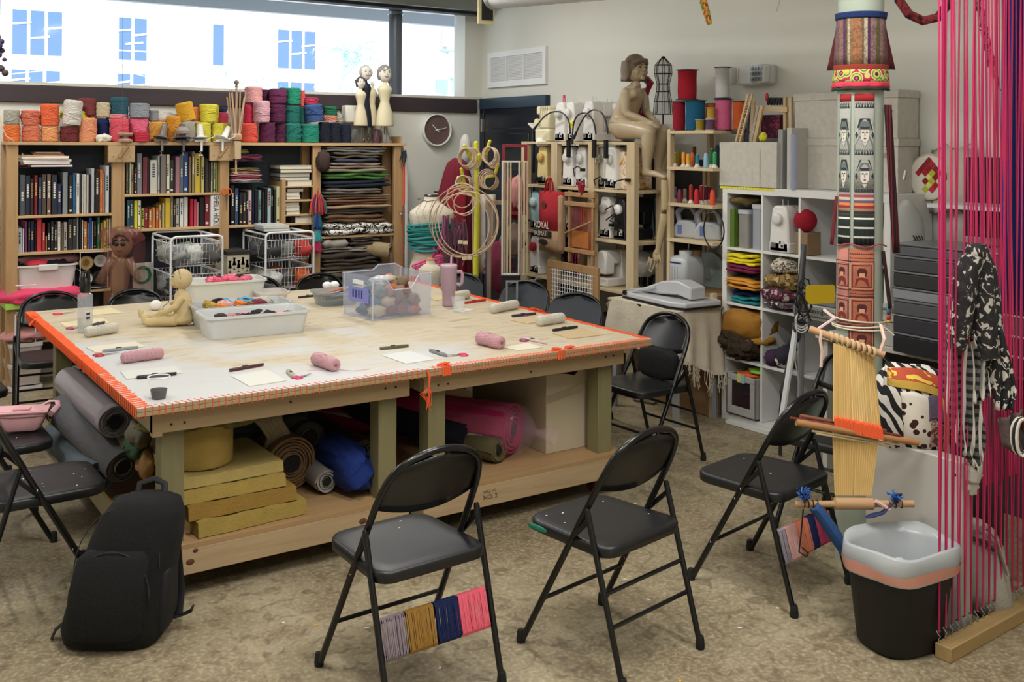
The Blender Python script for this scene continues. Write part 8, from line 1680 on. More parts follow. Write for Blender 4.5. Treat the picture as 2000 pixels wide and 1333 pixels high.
def sheet(t,nm,Lp,Rp,mm,fn=C1,wav=.012,nu=16,nv=16,fq=14):
 m=MB()
 def g(u,v):a=sp2(Lp,v);b=sp2(Rp,v);return fn(a[0]*(1-u)+b[0]*u,a[1]*(1-u)+b[1]*u,wav*sin(u*fq+v*3))
 m.grid(g,nu,nv,mm);return obj(nm,m,t,solid=.004,sharp=180)
sheet(t,'checked_fall',[(1856,625),(1838,660),(1836,740),(1850,800),(1870,870),(1905,918)],[(1862,625),(1895,655),(1925,730),(1915,790),(1925,850),(1918,900)],gg.m);sheet(t,'checked_fold',[(1892,650),(1905,700),(1900,760),(1898,788)],[(1898,650),(1925,690),(1932,750),(1930,775)],gg.m,wav=.02)
m=MB();bw=mt('#1c1a1c','n',c2='#2a2628',c3='#b9b4ac',s=34)
for k,pts in enumerate((((1900,482),(1890,510),(1878,545),(1872,590),(1868,640),(1862,680)),((1905,480),(1915,520),(1918,570),(1922,630),(1930,700)),((1918,485),(1932,530),(1940,600),(1945,690),(1952,760)))):
 m.tube([C1(x,y,.03*k-.02) for x,y in pts],[.03,.04,.045,.045,.04,.03][:len(pts)],bw,12)
m.ell(C1(1895,490,-.03),(.03,.03,.03),bw,10,8);o=obj('garland',m,None,sharp=60);o.location=q0;o.rotation_euler.z=-YAW;o.name='patterned_garland';tag(o,'twisted black and white patterned garland behind the pink warp','garland')
bs=mt('#211f22','n',c2='#1c1a1c',c3='#c9c3bb',s=26)
t2=thing('patterned_shawl','dark shawl with white strokes at the far side behind the warp','shawl',q0,-YAW);sheet(t2,'shawl_cloth',[(1925,640),(1930,700),(1940,760),(1945,800)],[(1960,640),(1975,700),(1985,760),(1975,800)],bs);sheet(t2,'shawl_fold',[(1950,820),(1960,870),(1990,890)],[(2000,800),(2000,850),(2010,900)],mt('#5a4a4a','f'))
t3=thing('pale_glove','pale cloth glove hanging below the checked cloth','glove',q0,-YAW);m=MB();PG=mt('#b5b0a8','f');m.tube([C1(1915,895,.02),C1(1908,920,.02),C1(1906,945,.02)],[.02,.03,.024],PG,10)
for x1_,y1_ in((1897,962),(1903,972),(1911,970),(1917,958),(1925,930)):m.tube([C1(1907,942,.02),C1((1907+x1_)/2,(942+y1_)/2,.02),C1(x1_,y1_,.02)],[.012,.0095,.007],PG,8)
organic('glove_hand',m,t3,.004,2,PG)
m=MB();m.loft([[(cos(a)*w*kk+C1(x,0).x,sin(a)*.06+.12,(760-y)*kk) for a in[2*pi*i/18 for i in range(18)]] for y,x,w in((1120,1965,36),(960,1960,44),(880,1950,44),(780,1945,30))],mt('#4a4240','f'));solo('dark_coat',m,'dark mauve garment hanging low behind the pink warp','coat',loc=P(1865,760,D=4.0),rz=-YAW,sharp=180)
m=MB();[m.tube([C1(1990+cos(2*pi*i/16)*(12+3*k),850+sin(2*pi*i/16)*36,-.03+.01*k) for i in range(16)],.006,mt('#cfc8bc' if k%2==0 else '#1c1a1a','m'),5,closed=True) for k in range(4)];solo('striped_ring',m,'black and white striped ring at the picture edge','ring',loc=q0,rz=-YAW)
# grey quilted bag leaning behind the beam
q1=P(1925,1200,Z=0);t=thing('grey_bag','large light grey bag with a strap handle slumped behind the warp','bag',(q1.x,q1.y,.003),-YAW);kk=dep(q1)/F;zz0=1205;GBm=mt('#a9a49c','f',b=120)
def C2(px,py,dy=0):return Vector(((px-1925)*kk,dy,max(0,(zz0-py)*kk)))
m=MB();m.loft([[Vector((C2(x,y).x+cos(a)*w*kk,sin(a)*dd,C2(x,y).z)) for a in[2*pi*i/24 for i in range(24)]] for y,x,w,dd in((1205,1945,34,.05),(1190,1935,42,.08),(1150,1915,55,.09),(1080,1905,56,.08),(1040,1898,42,.06),(1022,1890,26,.03))],GBm);obj('bag_body',m,t,sharp=180)
m=MB();m.tube([C2(1868,1045,-.07),C2(1880,1024,-.08),C2(1905,1022,-.08),C2(1925,1045,-.08),C2(1945,1110,-.09)],.014,GBm,8,flat=.4);obj('strap',m,t);m=MB();m.tube([C2(1875,1042,-.075),C2(1905,1050,-.085),C2(1920,1065,-.085)],.008,mt('#3a3634','m'),6);m.tube([C2(1905,1050,-.085),C2(1898,1060,-.09)],.007,mt('#3a3634','m'),6);obj('dark_cord',m,t)
# waste bin with liner
wc=P(1757,1256,Z=0);t=thing('waste_bin','black rounded waste bin lined with a white bag that has a pink drawstring','bin',(wc.x,wc.y,0),rad(-8));BK3=mt('#0c0c0d','m',gain=1.,r=.6)
def oval(w,d,z,n=36,e=.7,wv=0,ph=0):return[(math.copysign(abs(cos(a))**e,cos(a))*(w+wv*sin(a*7+ph)),math.copysign(abs(sin(a))**e,sin(a))*(d+wv*sin(a*5+ph)),z+wv*1.2*sin(a*4+ph)) for a in[2*pi*i/n for i in range(n)]]
hb_=P(1750,1060,D=dep(wc)).z
m=MB();m.loft([oval(.13,.105,.0),oval(.142,.117,.015),oval(.178,.15,hb_-.02),oval(.172,.144,hb_-.02),oval(.13,.105,.03)],BK3);obj('bin_body',m,t,sharp=50)
LN=mt('#b4b8bb','t',a=.8,r=.25);m=MB();m.loft([oval(.186,.158,hb_-.085,wv=.004),oval(.19,.162,hb_-.04,wv=.005,ph=1),oval(.19,.162,hb_+.006,wv=.006),oval(.182,.154,hb_+.014,wv=.005),oval(.158,.13,hb_-.02,wv=.006,ph=2),oval(.135,.11,hb_-.2,wv=.004)],LN,cap=False);obj('bin_liner',m,t,sharp=180)
m=MB();m.loft([oval(.1885,.1605,hb_-.08,wv=.004),oval(.1925,.1645,hb_-.045,wv=.005,ph=1)],mt('#e09a86','t',a=.75),cap=False);obj('drawstring_band',m,t,sharp=180)
m=MB();m.ell((0,0,hb_-.18),(.11,.09,.05),mt('#8d9092','k',r=.3),20,10,amp=.3,seed=2);m.ell((-.07,-.05,hb_-.07),(.05,.035,.04),mt('#d0d2d3','k'),14,9,amp=.5,seed=6);obj('liner_fold',m,t,sharp=180)
# things on the table
def T_(px,py,dz=0.):v=P(px,py,Z=TZ+dz);return v
def roll(x0,y0,x1,y1,rpx,hx,lab,spiral=False,grp=None):
 a,b_=P(x0,y0,Z=TZ),P(x1,y1,Z=TZ);r_=rpx*dep(a)/F;a.z=b_.z=TZ+r_*.96;d=(b_-a);L=d.length;d.normalize();m=MB();y=mt(hx,'y',s=70)
 pts=[Vector((L*u,0,0)) for u in(0,.02,.06,.2,.4,.5,.6,.8,.94,.98,1)];rs=[r_*q for q in(.55,.82,.96,1,.97,.93,.97,1,.96,.82,.55)]
 m.tube(pts,rs,y,18);
 for k in range(7):
  u0=.08+.11*k;m.tube([Vector((L*(u0+.035*j/8*2),cos(j*.8+k)*r_*1.0,sin(j*.8+k)*r_*1.0)) for j in range(9)],.0022,y,4)
 t=solo('yarn_skein',m,lab,'yarn',grp,loc=a,rz=atan2(d.y,d.x),sharp=60)
 if spiral:obj('core',MB().tube([(L-.002,0,0),(L+.002,0,0)],r_*.25,mt('#8a5560','m'),10),t)
 return t
CRM,PKY='#d9d2c2','#cf9ea6'
roll(166,660,229,650,10.5,CRM,'cream yarn skein beside the water bottle');roll(237,711,318,700,11.5,PKY,'long dusty pink yarn skein near the table left edge')
roll(615,712,656,727,13,PKY,'short pink yarn skein lying in the white painted middle',True);roll(935,672,980,683,13,PKY,'short pink yarn skein on the right table half',True)
roll(960,613,1010,603,9.5,CRM,'cream yarn skein near the right edge, farther of two');roll(1050,638,1100,630,10.5,CRM,'cream yarn skein near the right edge beside the black cutter');roll(888,588,914,583,9,CRM,'cream yarn skein partly behind the drinking glass')
def card(pts,hx,lab,th=.003):
 q=[P(x,y,Z=TZ) for x,y in pts];c=q[0].copy();m=MB();m.prism([(p.x-c.x,p.y-c.y) for p in q],0,th,mt(hx,'m'));return solo('weaving_card',m,lab,'card',loc=(c.x,c.y,TZ+.0006))
for pts,hx,lab in((((168,680),(188,690.5),(284,678),(262,668)),'#cdc5b0','pale card board behind the long pink skein'),(((235,727),(247,742),(358,730),(341,716)),'#c2c2bc','white notched board beside the cup of dark drink'),(((452,736),(487,756),(560,745),(521,724)),'#c9c8c0','white notched weaving board in the front middle'),(((745,695),(793,712),(852,703),(800,687)),'#cbccca','white notched weaving board near the seam of the tables'),(((985,680),(1011,686),(1060,680),(1030,671)),'#d2cbb8','thin pale board right of the pink skein'),(((1078,652),(1113,663),(1182,655),(1140,643)),'#b9a27c','brown board nearest the right table corner'),(((995,626),(1030,634),(1052,630),(1040,620)),'#bda680','brown board behind a cream skein'),(((118,632),(127,640),(215,632),(200,622)),'#d0c39c','yellowish board behind the water bottle'),(((160,610),(180,617),(240,612),(215,602)),'#cdbf9a','yellowish board near the far left corner'),(((838,582),(850,588),(905,582),(890,576)),'#c9b58c','tan board behind the tumbler')):card(pts,hx,lab)
def sciss(px,py,rz,hx,lab,k=1.):
 t=thing('scissors',lab,'scissors',P(px,py,Z=TZ+.004),rz);m=MB();c=mt(hx,'k');s_=k*.05
 for s in(-1,1):m.tube([(-.035*k+cos(2*pi*i/12)*.02*k,s*.015*k+sin(2*pi*i/12)*.012*k,0) for i in range(12)],.0035,c,6,closed=True)
 obj('finger_ring',m,t);m=MB();
 for s in(-1,1):m.prism([(-.015*k,0),(0,s*.006),(.065*k,s*.008),(.0,-s*.004)],-.001*s,-.001*s+.0016,mt('#b5b8ba','c'))
 obj('blade',m,t)
sciss(590,735,.4,'#d02c6a','magenta handled scissors beside the olive cutter',.8);sciss(892,694,2.9,'#c92458','magenta handled scissors beside the grey cutter',.9);sciss(125,612,.2,'#d0304a','red scissors at the far left corner of the table');sciss(208,692,.1,'#b02430','red handled scissors in front of the pale card',1.);sciss(1112,640,.1,'#c0405a','rose handled scissors on the black cutter',.8);sciss(1035,665,-.7,'#8a2a5a','plum handled scissors tied with thread',.9);sciss(1030,614,.3,'#7a3a7a','purple handled scissors near the right edge',.9);sciss(148,641,0.,'#b03a7a','magenta scissors behind the cream skein',.8)
def tool(x0,y0,x1,y1,w,hx,lab,nm='box_cutter',cat='cutter',h=.012,mm=None):
 a,b_=P(x0,y0,Z=TZ),P(x1,y1,Z=TZ);d=b_-a;L=d.length;t=thing(nm,lab,cat,(a.x,a.y,TZ+.001),atan2(d.y,d.x));m=MB();m.prism([(0,-w*.3),(L*.1,-w*.5),(L*.8,-w*.5),(L,-w*.15),(L,w*.15),(L*.8,w*.5),(L*.1,w*.5),(0,w*.3)],0,h,mm or mt(hx,'k'));obj('handle',m,t,bevel=.002);obj('slider',MB().box((L*.45,0,h+.002),(L*.14,w*.4,.004),mt('#3a3c40','k')),t)
for a in((267,741,345,733,.02,'#17181a','black stick tool in front of the white notched board'),(448,727,515,715,.016,'#4a2226','maroon netting needle above the front board'),(742,684,798,678,.018,'#5c5438','olive brown shuttle near the table seam'),(840,687,873,698,.022,'#7c7f82','grey snap-off cutter by the table seam'),(562,727,575,740,.02,'#a3a58c','pale olive cutter with a steel blade'),(200,689,270,681,.018,'#8b8f96','grey knife beside the red scissors'),(907,594,949,588,.022,'#b02028','red cutter behind the cream skeins'),(1080,648,1128,641,.02,'#16171a','black cutter near the brown board'),(1000,620,1047,615,.02,'#2e2440','dark violet cutter near the right edge'),(583,583,622,579,.014,'#2a1a1a','dark needle beside the small clear caddy'),(1018,663,1068,673,.014,'#c9b4ba','pale pink tool lying by the plum scissors'),(180,638,205,632,.02,'#33384a','dark blue clip behind the cream skein')):tool(*a)
m=MB();m.tube([P(x,y,Z=TZ+.003) for x,y in((600,724),(628,722),(660,722),(690,725),(725,721))],.0012,mt('#c9a0a6','m'),4);solo('yarn_tail',m,'loose pink yarn strand trailing from the middle skein','yarn')
# plastic cup
c=P(310,779,Z=TZ);t=thing('plastic_cup','clear plastic cup half full of dark drink at the front left','cup',(c.x,c.y,TZ+.001));CL_=mt('#e6e9ec','t',a=.22,r=.08);k=.0425*3.4/3.6
m=MB();m.lathe([(.0275,0),(.0405,.082),(.0392,.082),(.0272,.003)],mt('#e6e9ec','t',a=.05,r=.08),30);obj('cup_wall',m,t,sharp=50);obj('cup_rim',MB().tube([(cos(2*pi*i/30)*.041,sin(2*pi*i/30)*.041,.083) for i in range(30)],.0022,mt('#e9ecee','k'),8,closed=True),t);obj('dark_drink',MB().lathe([(.026,.003),(.0315,.035),(0,.035)],mt('#060304','k',r=.1,gain=.6),28),t)
# water bottle
c=P(166,650,Z=TZ);D_b=dep(c);t=thing('water_bottle','clear square water bottle with a black flip cap','bottle',(c.x,c.y,TZ+.001),.5);kb=D_b/F;hb2=(650-572)*kb;wb=27*kb*.85
m=MB();m.loft([[(x,y,z) for x,y in rrect(wb-g,wb-g,.014)] for z,g in((0,.004),(.004,0),(hb2-.01,0),(hb2,.02))],mt('#c3c9cf','t',a=.35,r=.06));obj('bottle_body',m,t,sharp=50)
m=MB();m.lathe([(wb*.36,hb2),(wb*.45,hb2+.005),(wb*.45,hb2+.05),(wb*.3,hb2+.075),(0,hb2+.08)],mt('#101113','k',r=.3),22);m.tube([(-wb*.3,0,hb2+.06),(-wb*.25,0,hb2+.105),(wb*.25,0,hb2+.105),(wb*.3,0,hb2+.06)],.012,mt('#101113','k'),8);obj('flip_cap',m,t,sharp=50)
obj('water',MB().loft([[(x,y,z) for x,y in rrect(wb-.008,wb-.008,.012)] for z in(.004,hb2*.35)],mt('#aab4bd','t',a=.25,r=.05)),t);m=MB();[m.bb((-wb*.3,-wb*.505,hb2*.35+.02*q),(wb*.1,-wb*.5,hb2*.355+.012+.02*q),mt('#3a3c40','m')) for q in range(2)];obj('printed_mark',m,t)
# tumbler and glass
c=P(876,598,Z=TZ);kb=dep(c)/F;t=thing('tumbler','mauve handled tumbler with a straw','tumbler',(c.x,c.y,TZ+.001),-YAW);TM=mt('#a98d9c','k',r=.35);h=78*kb
m=MB();m.lathe([(.0,0),(10.5*kb,0),(12*kb,h*.02),(12.5*kb,h*.35),(15.5*kb,h*.42),(16.5*kb,h*.97),(16.5*kb,h),(0,h+.002)],TM,32);obj('tumbler_body',m,t,sharp=40);obj('lid',MB().lathe([(16.8*kb,h-.006),(17*kb,h+.004),(15*kb,h+.01),(0,h+.01)],mt('#c3aab6','k'),30),t)
m=MB();m.tube([(15*kb,0,h*.86),(24*kb,0,h*.86),(27*kb,0,h*.8),(26*kb,0,h*.58),(22*kb,0,h*.53),(15*kb,0,h*.55)],.011,TM,10);obj('handle',m,t);obj('straw',MB().rod((4*kb,0,h*.9),(5*kb,0,h+.06),.0055,mt('#c9b3be','k'),10),t)
c=P(895,609,Z=TZ);t=solo('drinking_glass',MB().lathe([(.0,0),(.033,0),(.041,.085),(.0395,.085),(.031,.006),(0,.006)],mt('#dfe5e6','t',a=.2,r=.05),28),'small clear drinking glass in front of the mauve tumbler','glass',loc=(c.x,c.y,TZ+.001),sharp=50)
m=MB();m.bb((-.06,-.05,0),(.06,.05,.0015),mt('#d9d8d2','m'));solo('paper_napkin',m,'white paper napkin under the drinking glass','napkin',loc=P(903,606,Z=TZ),rz=.4)
# tubs
def tub(px,py,w,d,h,rz,hx,lab,a=1.,fill=None,z=0,nm='plastic_tub',hxr=None,seed=0,fz=.75):
 c=P(px,py,Z=TZ);t=thing(nm,lab,'tub',(c.x,c.y,TZ+.001+z),rz);mm=mt(hx,'t',a=a,r=.3) if a<1 else mt(hx,'k',r=.4);bin_(t,w,d,h,mm,.02,name='tub_body',rim=.01,r_=.035)
 if fill:
  rn=random.Random(seed)
  for k in range(fill[1]):
   hx2=fill[0][k%len(fill[0])];m=MB();x,y=rn.uniform(-.4,.4)*w*.8,rn.uniform(-.38,.38)*d*.8;r_=rn.uniform(.025,.042);m.ell((0,0,0),(r_*1.3,r_,r_*.7),mt(hx2,fill[2] if len(fill)>2 else 'y'),12,8,amp=.4,seed=k+seed)
   if k%3==0:[m.tube([(-r_*1.2,-r_*.6+q*.01,r_*.3),(0,q*.008,r_*.75),(r_*1.3,r_*.4-q*.01,r_*.2)],.004,mt(hx2,'m'),5) for q in range(4)]
   solo(fill[3],m,f'{cname(hx2)} {fill[4]}, {ordn(k)} in the {fill[5]}',fill[4].split()[-1],f'{fill[4]}s in the {fill[5]}',loc=(c.x+cos(rz)*x-sin(rz)*y,c.y+sin(rz)*x+cos(rz)*y,TZ+h*fz),rz=rn.random()*3,sharp=180)
 return t
Rz0=-.06
tub(437,588,.46,.26,.135,Rz0,'#cfd1cb','deep white tub heaped with pink yarn behind the other tubs',fill=(['#e0607a','#d9506c','#e87a8c','#1c1a20','#e06a80'],12,'y','yarn_hank','yarn hank','deep white tub'),seed=3,fz=.95)
tub(468,632,.50,.25,.115,Rz0,'#c3c8c8','translucent tub of mixed yarns behind the front tub',a=.8,fill=(['#5a9ac0','#1c1a1c','#b9b4a8','#e0813a','#a88a3a','#7a2a3a','#8a6a4a','#d0a0a0'],14,'y','yarn_hank','yarn scrap','middle tub'),seed=5,fz=.92)
tub(494,650,.52,.26,.115,Rz0,'#d3d6d6','translucent white tub in front holding dark and pink ribbons',a=.78,fill=(['#1a181c','#b57a84','#2a2426','#c9a0a0','#141416','#6a4a40'],16,'f','ribbon_bundle','ribbon bundle','front tub'),seed=7,fz=.7)
tub(530,592,.17,.2,.075,Rz0,'#d5cfc8','small clear tray right of the deep white tub',a=.6)
# caddy with art pens
t=tub(656,594,.26,.2,.085,Rz0,'#8b9398','small clear caddy holding dark tools',a=.45,nm='clear_caddy');c=t.location
for k,hx in enumerate(('#2a3442','#3a4a60','#1c1e22','#c9ccd0','#55606a','#b5562c','#2c3a30')):
 m=MB();m.tube([(-.09,0,0),(.09,0,.02)],.011,mt(hx,'k'),8);solo('marker_pen',m,f'{cname(hx)} marker, {ordn(k)} from the front in the small clear caddy','marker',loc=(c.x,c.y-.07+.022*k,TZ+.045+.006*(k%3)),rz=.3*(k%3)-.2)
m=MB();[m.ell((x,0,0),(.03,.03,.022),WHITE,12,8) for x in(-.025,.025)];solo('white_yarn_ball',m,'white yarn ball behind the small clear caddy','yarn',loc=P(646,566,Z=TZ+.05),sharp=180);bpy.data.objects['white_yarn_ball'].location.z=TZ+.08
# big clear crate of toys
a,b_,c_=P(728,628,Z=TZ),P(840,614,Z=TZ),P(683,612,Z=TZ);d=b_-a;e=c_-a;w,dd=d.length,e.length;rz=atan2(d.y,d.x);h=.235
t=thing('clear_crate','big clear crate with a lilac grille full of small toys and yarn','crate',(a.x,a.y,TZ+.001),rz);CR1=mt('#c3cbe0','t',a=.2,r=.12);CR2=mt('#cfd6ea','t',a=.55,r=.15)
def wallp(pts,y0,y1,T):m=MB();m.prism(pts,y0,y1,CR1,T);return m
front=[(0,0),(w,0),(w*1.03,h),(w*.80,h),(w*.74,h*.86),(w*.66,h*.68),(w*.34,h*.68),(w*.26,h*.88),(w*.2,h*.95),(-.01,h)]
back_=[(0,0),(w,0),(w*1.03,h),(w*.9,h*1.12),(w*.6,h*1.12),(w*.5,h),(-.01,h)]
obj('front_wall',wallp(front,-.004,0,RX(rad(90))),t);obj('back_wall',wallp(back_,-.004,0,TL(0,dd,0)@RX(rad(90))),t)
m=MB();m.prism([(0,0),(dd,0),(dd,h*1.02),(0,h*1.02)],0,.004,CR1,RZ(rad(90))@RX(rad(90)));obj('end_wall',m,t);m=MB();m.prism([(0,0),(dd,0),(dd,h*1.02),(0,h*1.02)],0,.004,CR1,TL(w,0,0)@RZ(rad(90))@RX(rad(90)));obj('end_wall',m,t)
m=MB();m.tube([(x,0,z) for x,z in front[2:]],.004,CR2,6);m.tube([(x,dd,z) for x,z in back_[2:]],.004,CR2,6)
for x,y in((0,0),(w,0),(w,dd),(0,dd)):m.rod((x,y,0),(x,y,h),.004,CR2,6)
obj('rim',m,t);obj('floor_plate',MB().bb((0,0,0),(w,dd,.003),CR1),t)
m=MB();m.bb((-.007,dd*.12,h*.38),(-.003,dd*.8,h*.72),mt('#7a80c9','k'));[m.bb((-.009,dd*(.32+.1*k),h*.47),(-.006,dd*(.35+.1*k),h*.66),mt('#232a6a','m')) for k in range(4)];obj('lilac_grille',m,t);obj('handle_slot',MB().bb((-.008,dd*.3,h*.8),(-.003,dd*.65,h*.9),mt('#e2e6f2','k')),t)
rn=random.Random(12);TC=['#7a6a54','#b9743c','#1f6a60','#7a1420','#a0809a','#c9b880','#4a4a4c','#c9702c','#8a6a58','#b9a888','#9a80a8','#3a6078','#8a7628','#8a5a4a']
for k in range(44):
 r_=rn.uniform(.026,.04);m=MB();hx=TC[k%14];m.ell((0,0,0),(r_*1.3,r_,r_),mt(hx,'f'),10,7,amp=.5,seed=k);lay=k//14;x,y,z=rn.uniform(.06,w-.06),rn.uniform(.04,dd-.04),.035+lay*.052;v=Vector((a.x,a.y,TZ))+Vector((cos(rz)*x-sin(rz)*y,sin(rz)*x+cos(rz)*y,z));solo('small_toy',m,f'{cname(hx)} soft toy lump, {ordn(k)} in the clear crate','toy','soft toys in the clear crate',loc=v,rz=rn.random()*3,sharp=180)
m=MB();m.ell((0,0,0),(.09,.06,.03),mt('#dfe2e6','t',a=.6,r=.15),20,10,amp=.7,seed=3);v=Vector((a.x,a.y,TZ))+Vector((cos(rz)*w*.5-sin(rz)*dd*.6,sin(rz)*w*.5+cos(rz)*dd*.6,.19));solo('plastic_wrap',m,'crumpled clear plastic wrap on top of the crate toys','wrap',loc=v,sharp=180)
m=MB();[m.tube([(-.06+.01*k,-.02,0),(0,.01*sin(k),.012),(.06,.02-.008*k,0)],.005,mt('#b0902c','m'),5) for k in range(7)];solo('mustard_yarn',m,'mustard yarn strands on top of the clear crate','yarn',loc=v+Vector((.05,-.03,.005)))
# cloth doll
c=P(352,636,Z=TZ);kb=dep(c)/F;t=thing('cloth_doll','bald cream cloth doll sitting with legs stretched to the left','doll',(c.x,c.y,TZ),-YAW);DC=mt('#c9b488','f',b=300)
def Dp(px,py,dy=0):return Vector(((px-352)*kb,dy,(640-py)*kb))
m=MB();m.tube([Dp(362,630),Dp(358,610),Dp(356,590),Dp(354,572)],[20*kb,19*kb,17*kb,11*kb],DC,18);m.ell(Dp(356,628),(24*kb,20*kb,11*kb),DC);m.rod(Dp(354,576),Dp(354,562),7*kb,DC)
for dy,kx_,fx,fy in((-.045,322,292,629),(.035,318,275,622)):m.tube([Dp(350,627,dy),Dp(kx_,628,dy),Dp(fx,fy+3,dy)],[11*kb,10*kb,7.5*kb],DC,14);m.tube([Dp(fx-1,fy+4,dy),Dp(fx-5,fy-6,dy),Dp(fx-8,fy-12,dy)],[7*kb,6*kb,3.5*kb],DC,12)
m.tube([Dp(362,582,-.05),Dp(350,600,-.065),Dp(330,610,-.06),Dp(318,614,-.05)],[7*kb,7*kb,6*kb,5*kb],DC,12);m.tube([Dp(350,582,.05),Dp(338,598,.06),Dp(326,600,.05)],[7*kb,6.5*kb,5*kb],DC,12)
for q in range(4):m.tube([Dp(319,612+1.6*q,-.055),Dp(313,612+2.2*q,-.055),Dp(310,615+2.*q,-.052)],[2.2*kb,2*kb,1.6*kb],DC,6)
m.tube([Dp(322,610,-.06),Dp(317,606,-.062)],[2.4*kb,1.8*kb],DC,6)
organic('body',m,t,.0045,3,DC);m=MB();m.ell(Dp(355,549),(20*kb,17*kb,20*kb),DC,20,14);m.ell(Dp(343,558),(10*kb,12*kb,9*kb),DC);m.ell(Dp(335,551),(3.5*kb,3*kb,3*kb),DC,8,6);m.ell(Dp(356,551,-17*kb),(3*kb,1.6*kb,5*kb),DC,8,6);hd=organic('head',m,t,.004,2,DC)
m=MB();m.ell(Dp(341,543,-12.5*kb),(2.2*kb,1.6*kb,1.2*kb),mt('#2a2420','m'),8,6);m.tube([Dp(345,538,-13*kb),Dp(341,537,-13*kb),Dp(338,539,-11*kb)],.0018,mt('#6a5a40','m'),4);m.tube([Dp(337,560,-8*kb),Dp(340,562,-10*kb),Dp(344,561,-12*kb)],.0018,mt('#8a6a50','m'),4);m.tube([Dp(350,530,-6*kb),Dp(355,536,-16*kb),Dp(358,548,-17.5*kb)],.0014,mt('#8a7a58','m'),4);obj('stitched_face',m,hd)
m=MB();m.ell((0,0,0),(13*kb,11*kb,11*kb),mt('#e0ded8','f'),16,10);solo('white_yarn_ball',m,'white yarn ball resting behind the cloth doll legs','yarn',loc=P(304,606,Z=TZ)+Vector((0,.0,10*kb)),sharp=180)
m=MB();m.tube([P(312,585,D=dep(c)),P(322,572,D=dep(c)),P(330,590,D=dep(c)),P(318,600,D=dep(c)),P(322,622,D=dep(c))],.002,mt('#4a4c4e','m'),4);solo('wire_tangle',m,'thin dark wire tangle beside the cloth doll','wire')
# goods stored under the table
SZ=.211
def Us(px,py,Y):return P(px,py,Y=Y)
def lay(nm,lab,cat,px,Y,z,mb,**k):c=P(px,900,Y=Y);return solo(nm,mb,lab,cat,loc=(c.x,Y,z),**k)
FO='#b59a4c';zz=SZ;x0=P(337,1000,Y=TY+.30).x
for k,(x,w,d,h,hx,rz,y,lab) in enumerate(((.08,.46,.42,.058,'#97813e',.06,.10,'lowest foam slab with a burnt brown corner'),(.05,.45,.42,.054,'#8a6c2c',.02,.13,'darker second foam slab from the bottom'),(.04,.42,.42,.05,'#a08844',0.,.16,'third yellow foam slab from the bottom'),(.04,.42,.42,.042,'#a89558',.02,.18,'top yellow foam slab under the round foam'))):
 m=MB();rings=[]
 for i in range(13):u=i/12;zo=.006*noise.noise(Vector((u*5,k,0)));rings.append([(w*u,0+zo,0),(w*u,d,0),(w*u,d,h+zo),(w*u,.008+zo,h+zo*1.5)])
 m.loft(rings,mt(hx,'f',b=90));solo('foam_slab',m,lab,'foam','foam slabs under the left table',loc=(TX+.18+x,TY+y,zz+.002),rz=rz,sharp=60);zz+=h+.004
m=MB();m.lathe([(0,0),(.128,0),(.135,.01),(.135,.17),(.12,.19),(0,.192)],mt('#b09550','f',b=80),36);t=solo('foam_cylinder',m,'round yellow foam block with a purple dot','foam',loc=(TX+.34,TY+.36,zz+.003),sharp=50)
obj('purple_dot',MB().ell((-.02,-.04,.193),(.018,.014,.008),mt('#3f2358','f'),10,6,amp=.4),t,sharp=180)
m=MB();m.bb((0,0,0),(.32,.34,.07),mt('#2c2e30','f'));solo('dark_foam',m,'lower charcoal foam block behind the round foam','foam',loc=(TX+.56,TY+.62,SZ+.16),rz=.05,bevel=.01);m=MB();m.bb((0,0,0),(.38,.36,.06),mt('#303234','f'));solo('dark_foam',m,'upper charcoal foam block behind the round foam','foam',loc=(TX+.52,TY+.62,SZ+.235),rz=-.2,bevel=.01)
def croll(nm,lab,px,py,R_px,Y,L,hx,core,turns=7,r0=.3,ax=(0,-1,0),th=.008,cat='roll',kind='f'):
 c=P(px,py,Y=Y);R_=R_px*dep(c)/F;c.z=max(c.z,SZ+R_+.003);t=thing(nm,lab,cat,c);m=MB();v=Vector(ax).normalized();rollend(m,(0,0,0),-v if 0 else v,-L,R_-th,R_*r0,turns,mt(hx,kind),th);
 m.tube([-v*-.0+v*(-.02),v*-L],R_*.93,mt(hx,kind),22);obj('rolled_cloth',m,t,sharp=60)
 m=MB();m.tube([v*.004,v*.002],[R_*r0*1.0,R_*r0*.99],mt('#0c0b0b','m'),20);m.tube([v*.006+Vector((0,0,0)),v*-.03],[R_*r0*1.15,R_*r0*1.15],mt(core,'m'),20,cap=False);obj('roll_core',m,t,sharp=60);return t
croll('burlap_roll','big brown burlap roll under the left table',570,930,53,TY+.42,.9,'#7a6040','#b5aa98',6);croll('grey_roll','charcoal fabric roll above the blue one',604,856,32,TY+.5,1.,'#3a3633','#a8a29a',4,.45)
croll('white_roll','small white fabric roll end at the front of the shelf',638,955,24,TY+.30,.5,'#8f8c86','#5a5854',3,.3);croll('beige_roll','beige fabric roll end right of the blue bundle',690,935,28,TY+.45,.7,'#857c6e','#4a443c',4,.3);croll('green_roll','dark grey-green roll end behind the beige one',708,918,24,TY+.6,.6,'#4d4c42','#2a2a26',3,.3)
m=MB();m.ell((0,0,0),(.075,.26,.085),mt('#0e2a70','f'),22,14,amp=.25,seed=3,e=.5);lay('blue_bundle','royal blue cloth bundle under the left table','bundle',658,TY+.42,SZ+.11,m,sharp=180)
m=MB();[m.tube([(-.14+.01*k,0,.05-.02*k),(-.05,0,.09-.03*k),(.06,0,.07-.028*k),(.14,0,.03-.01*k)],.02,mt('#6a6866','f'),8,flat=.7) for k in range(5)];m.ell((0,.2,0),(.14,.2,.08),mt('#5a5856','f'),16,10);lay('grey_blanket','folded grey blanket pressed under the tabletop','blanket',597,TY+.5,.6,m,sharp=180)
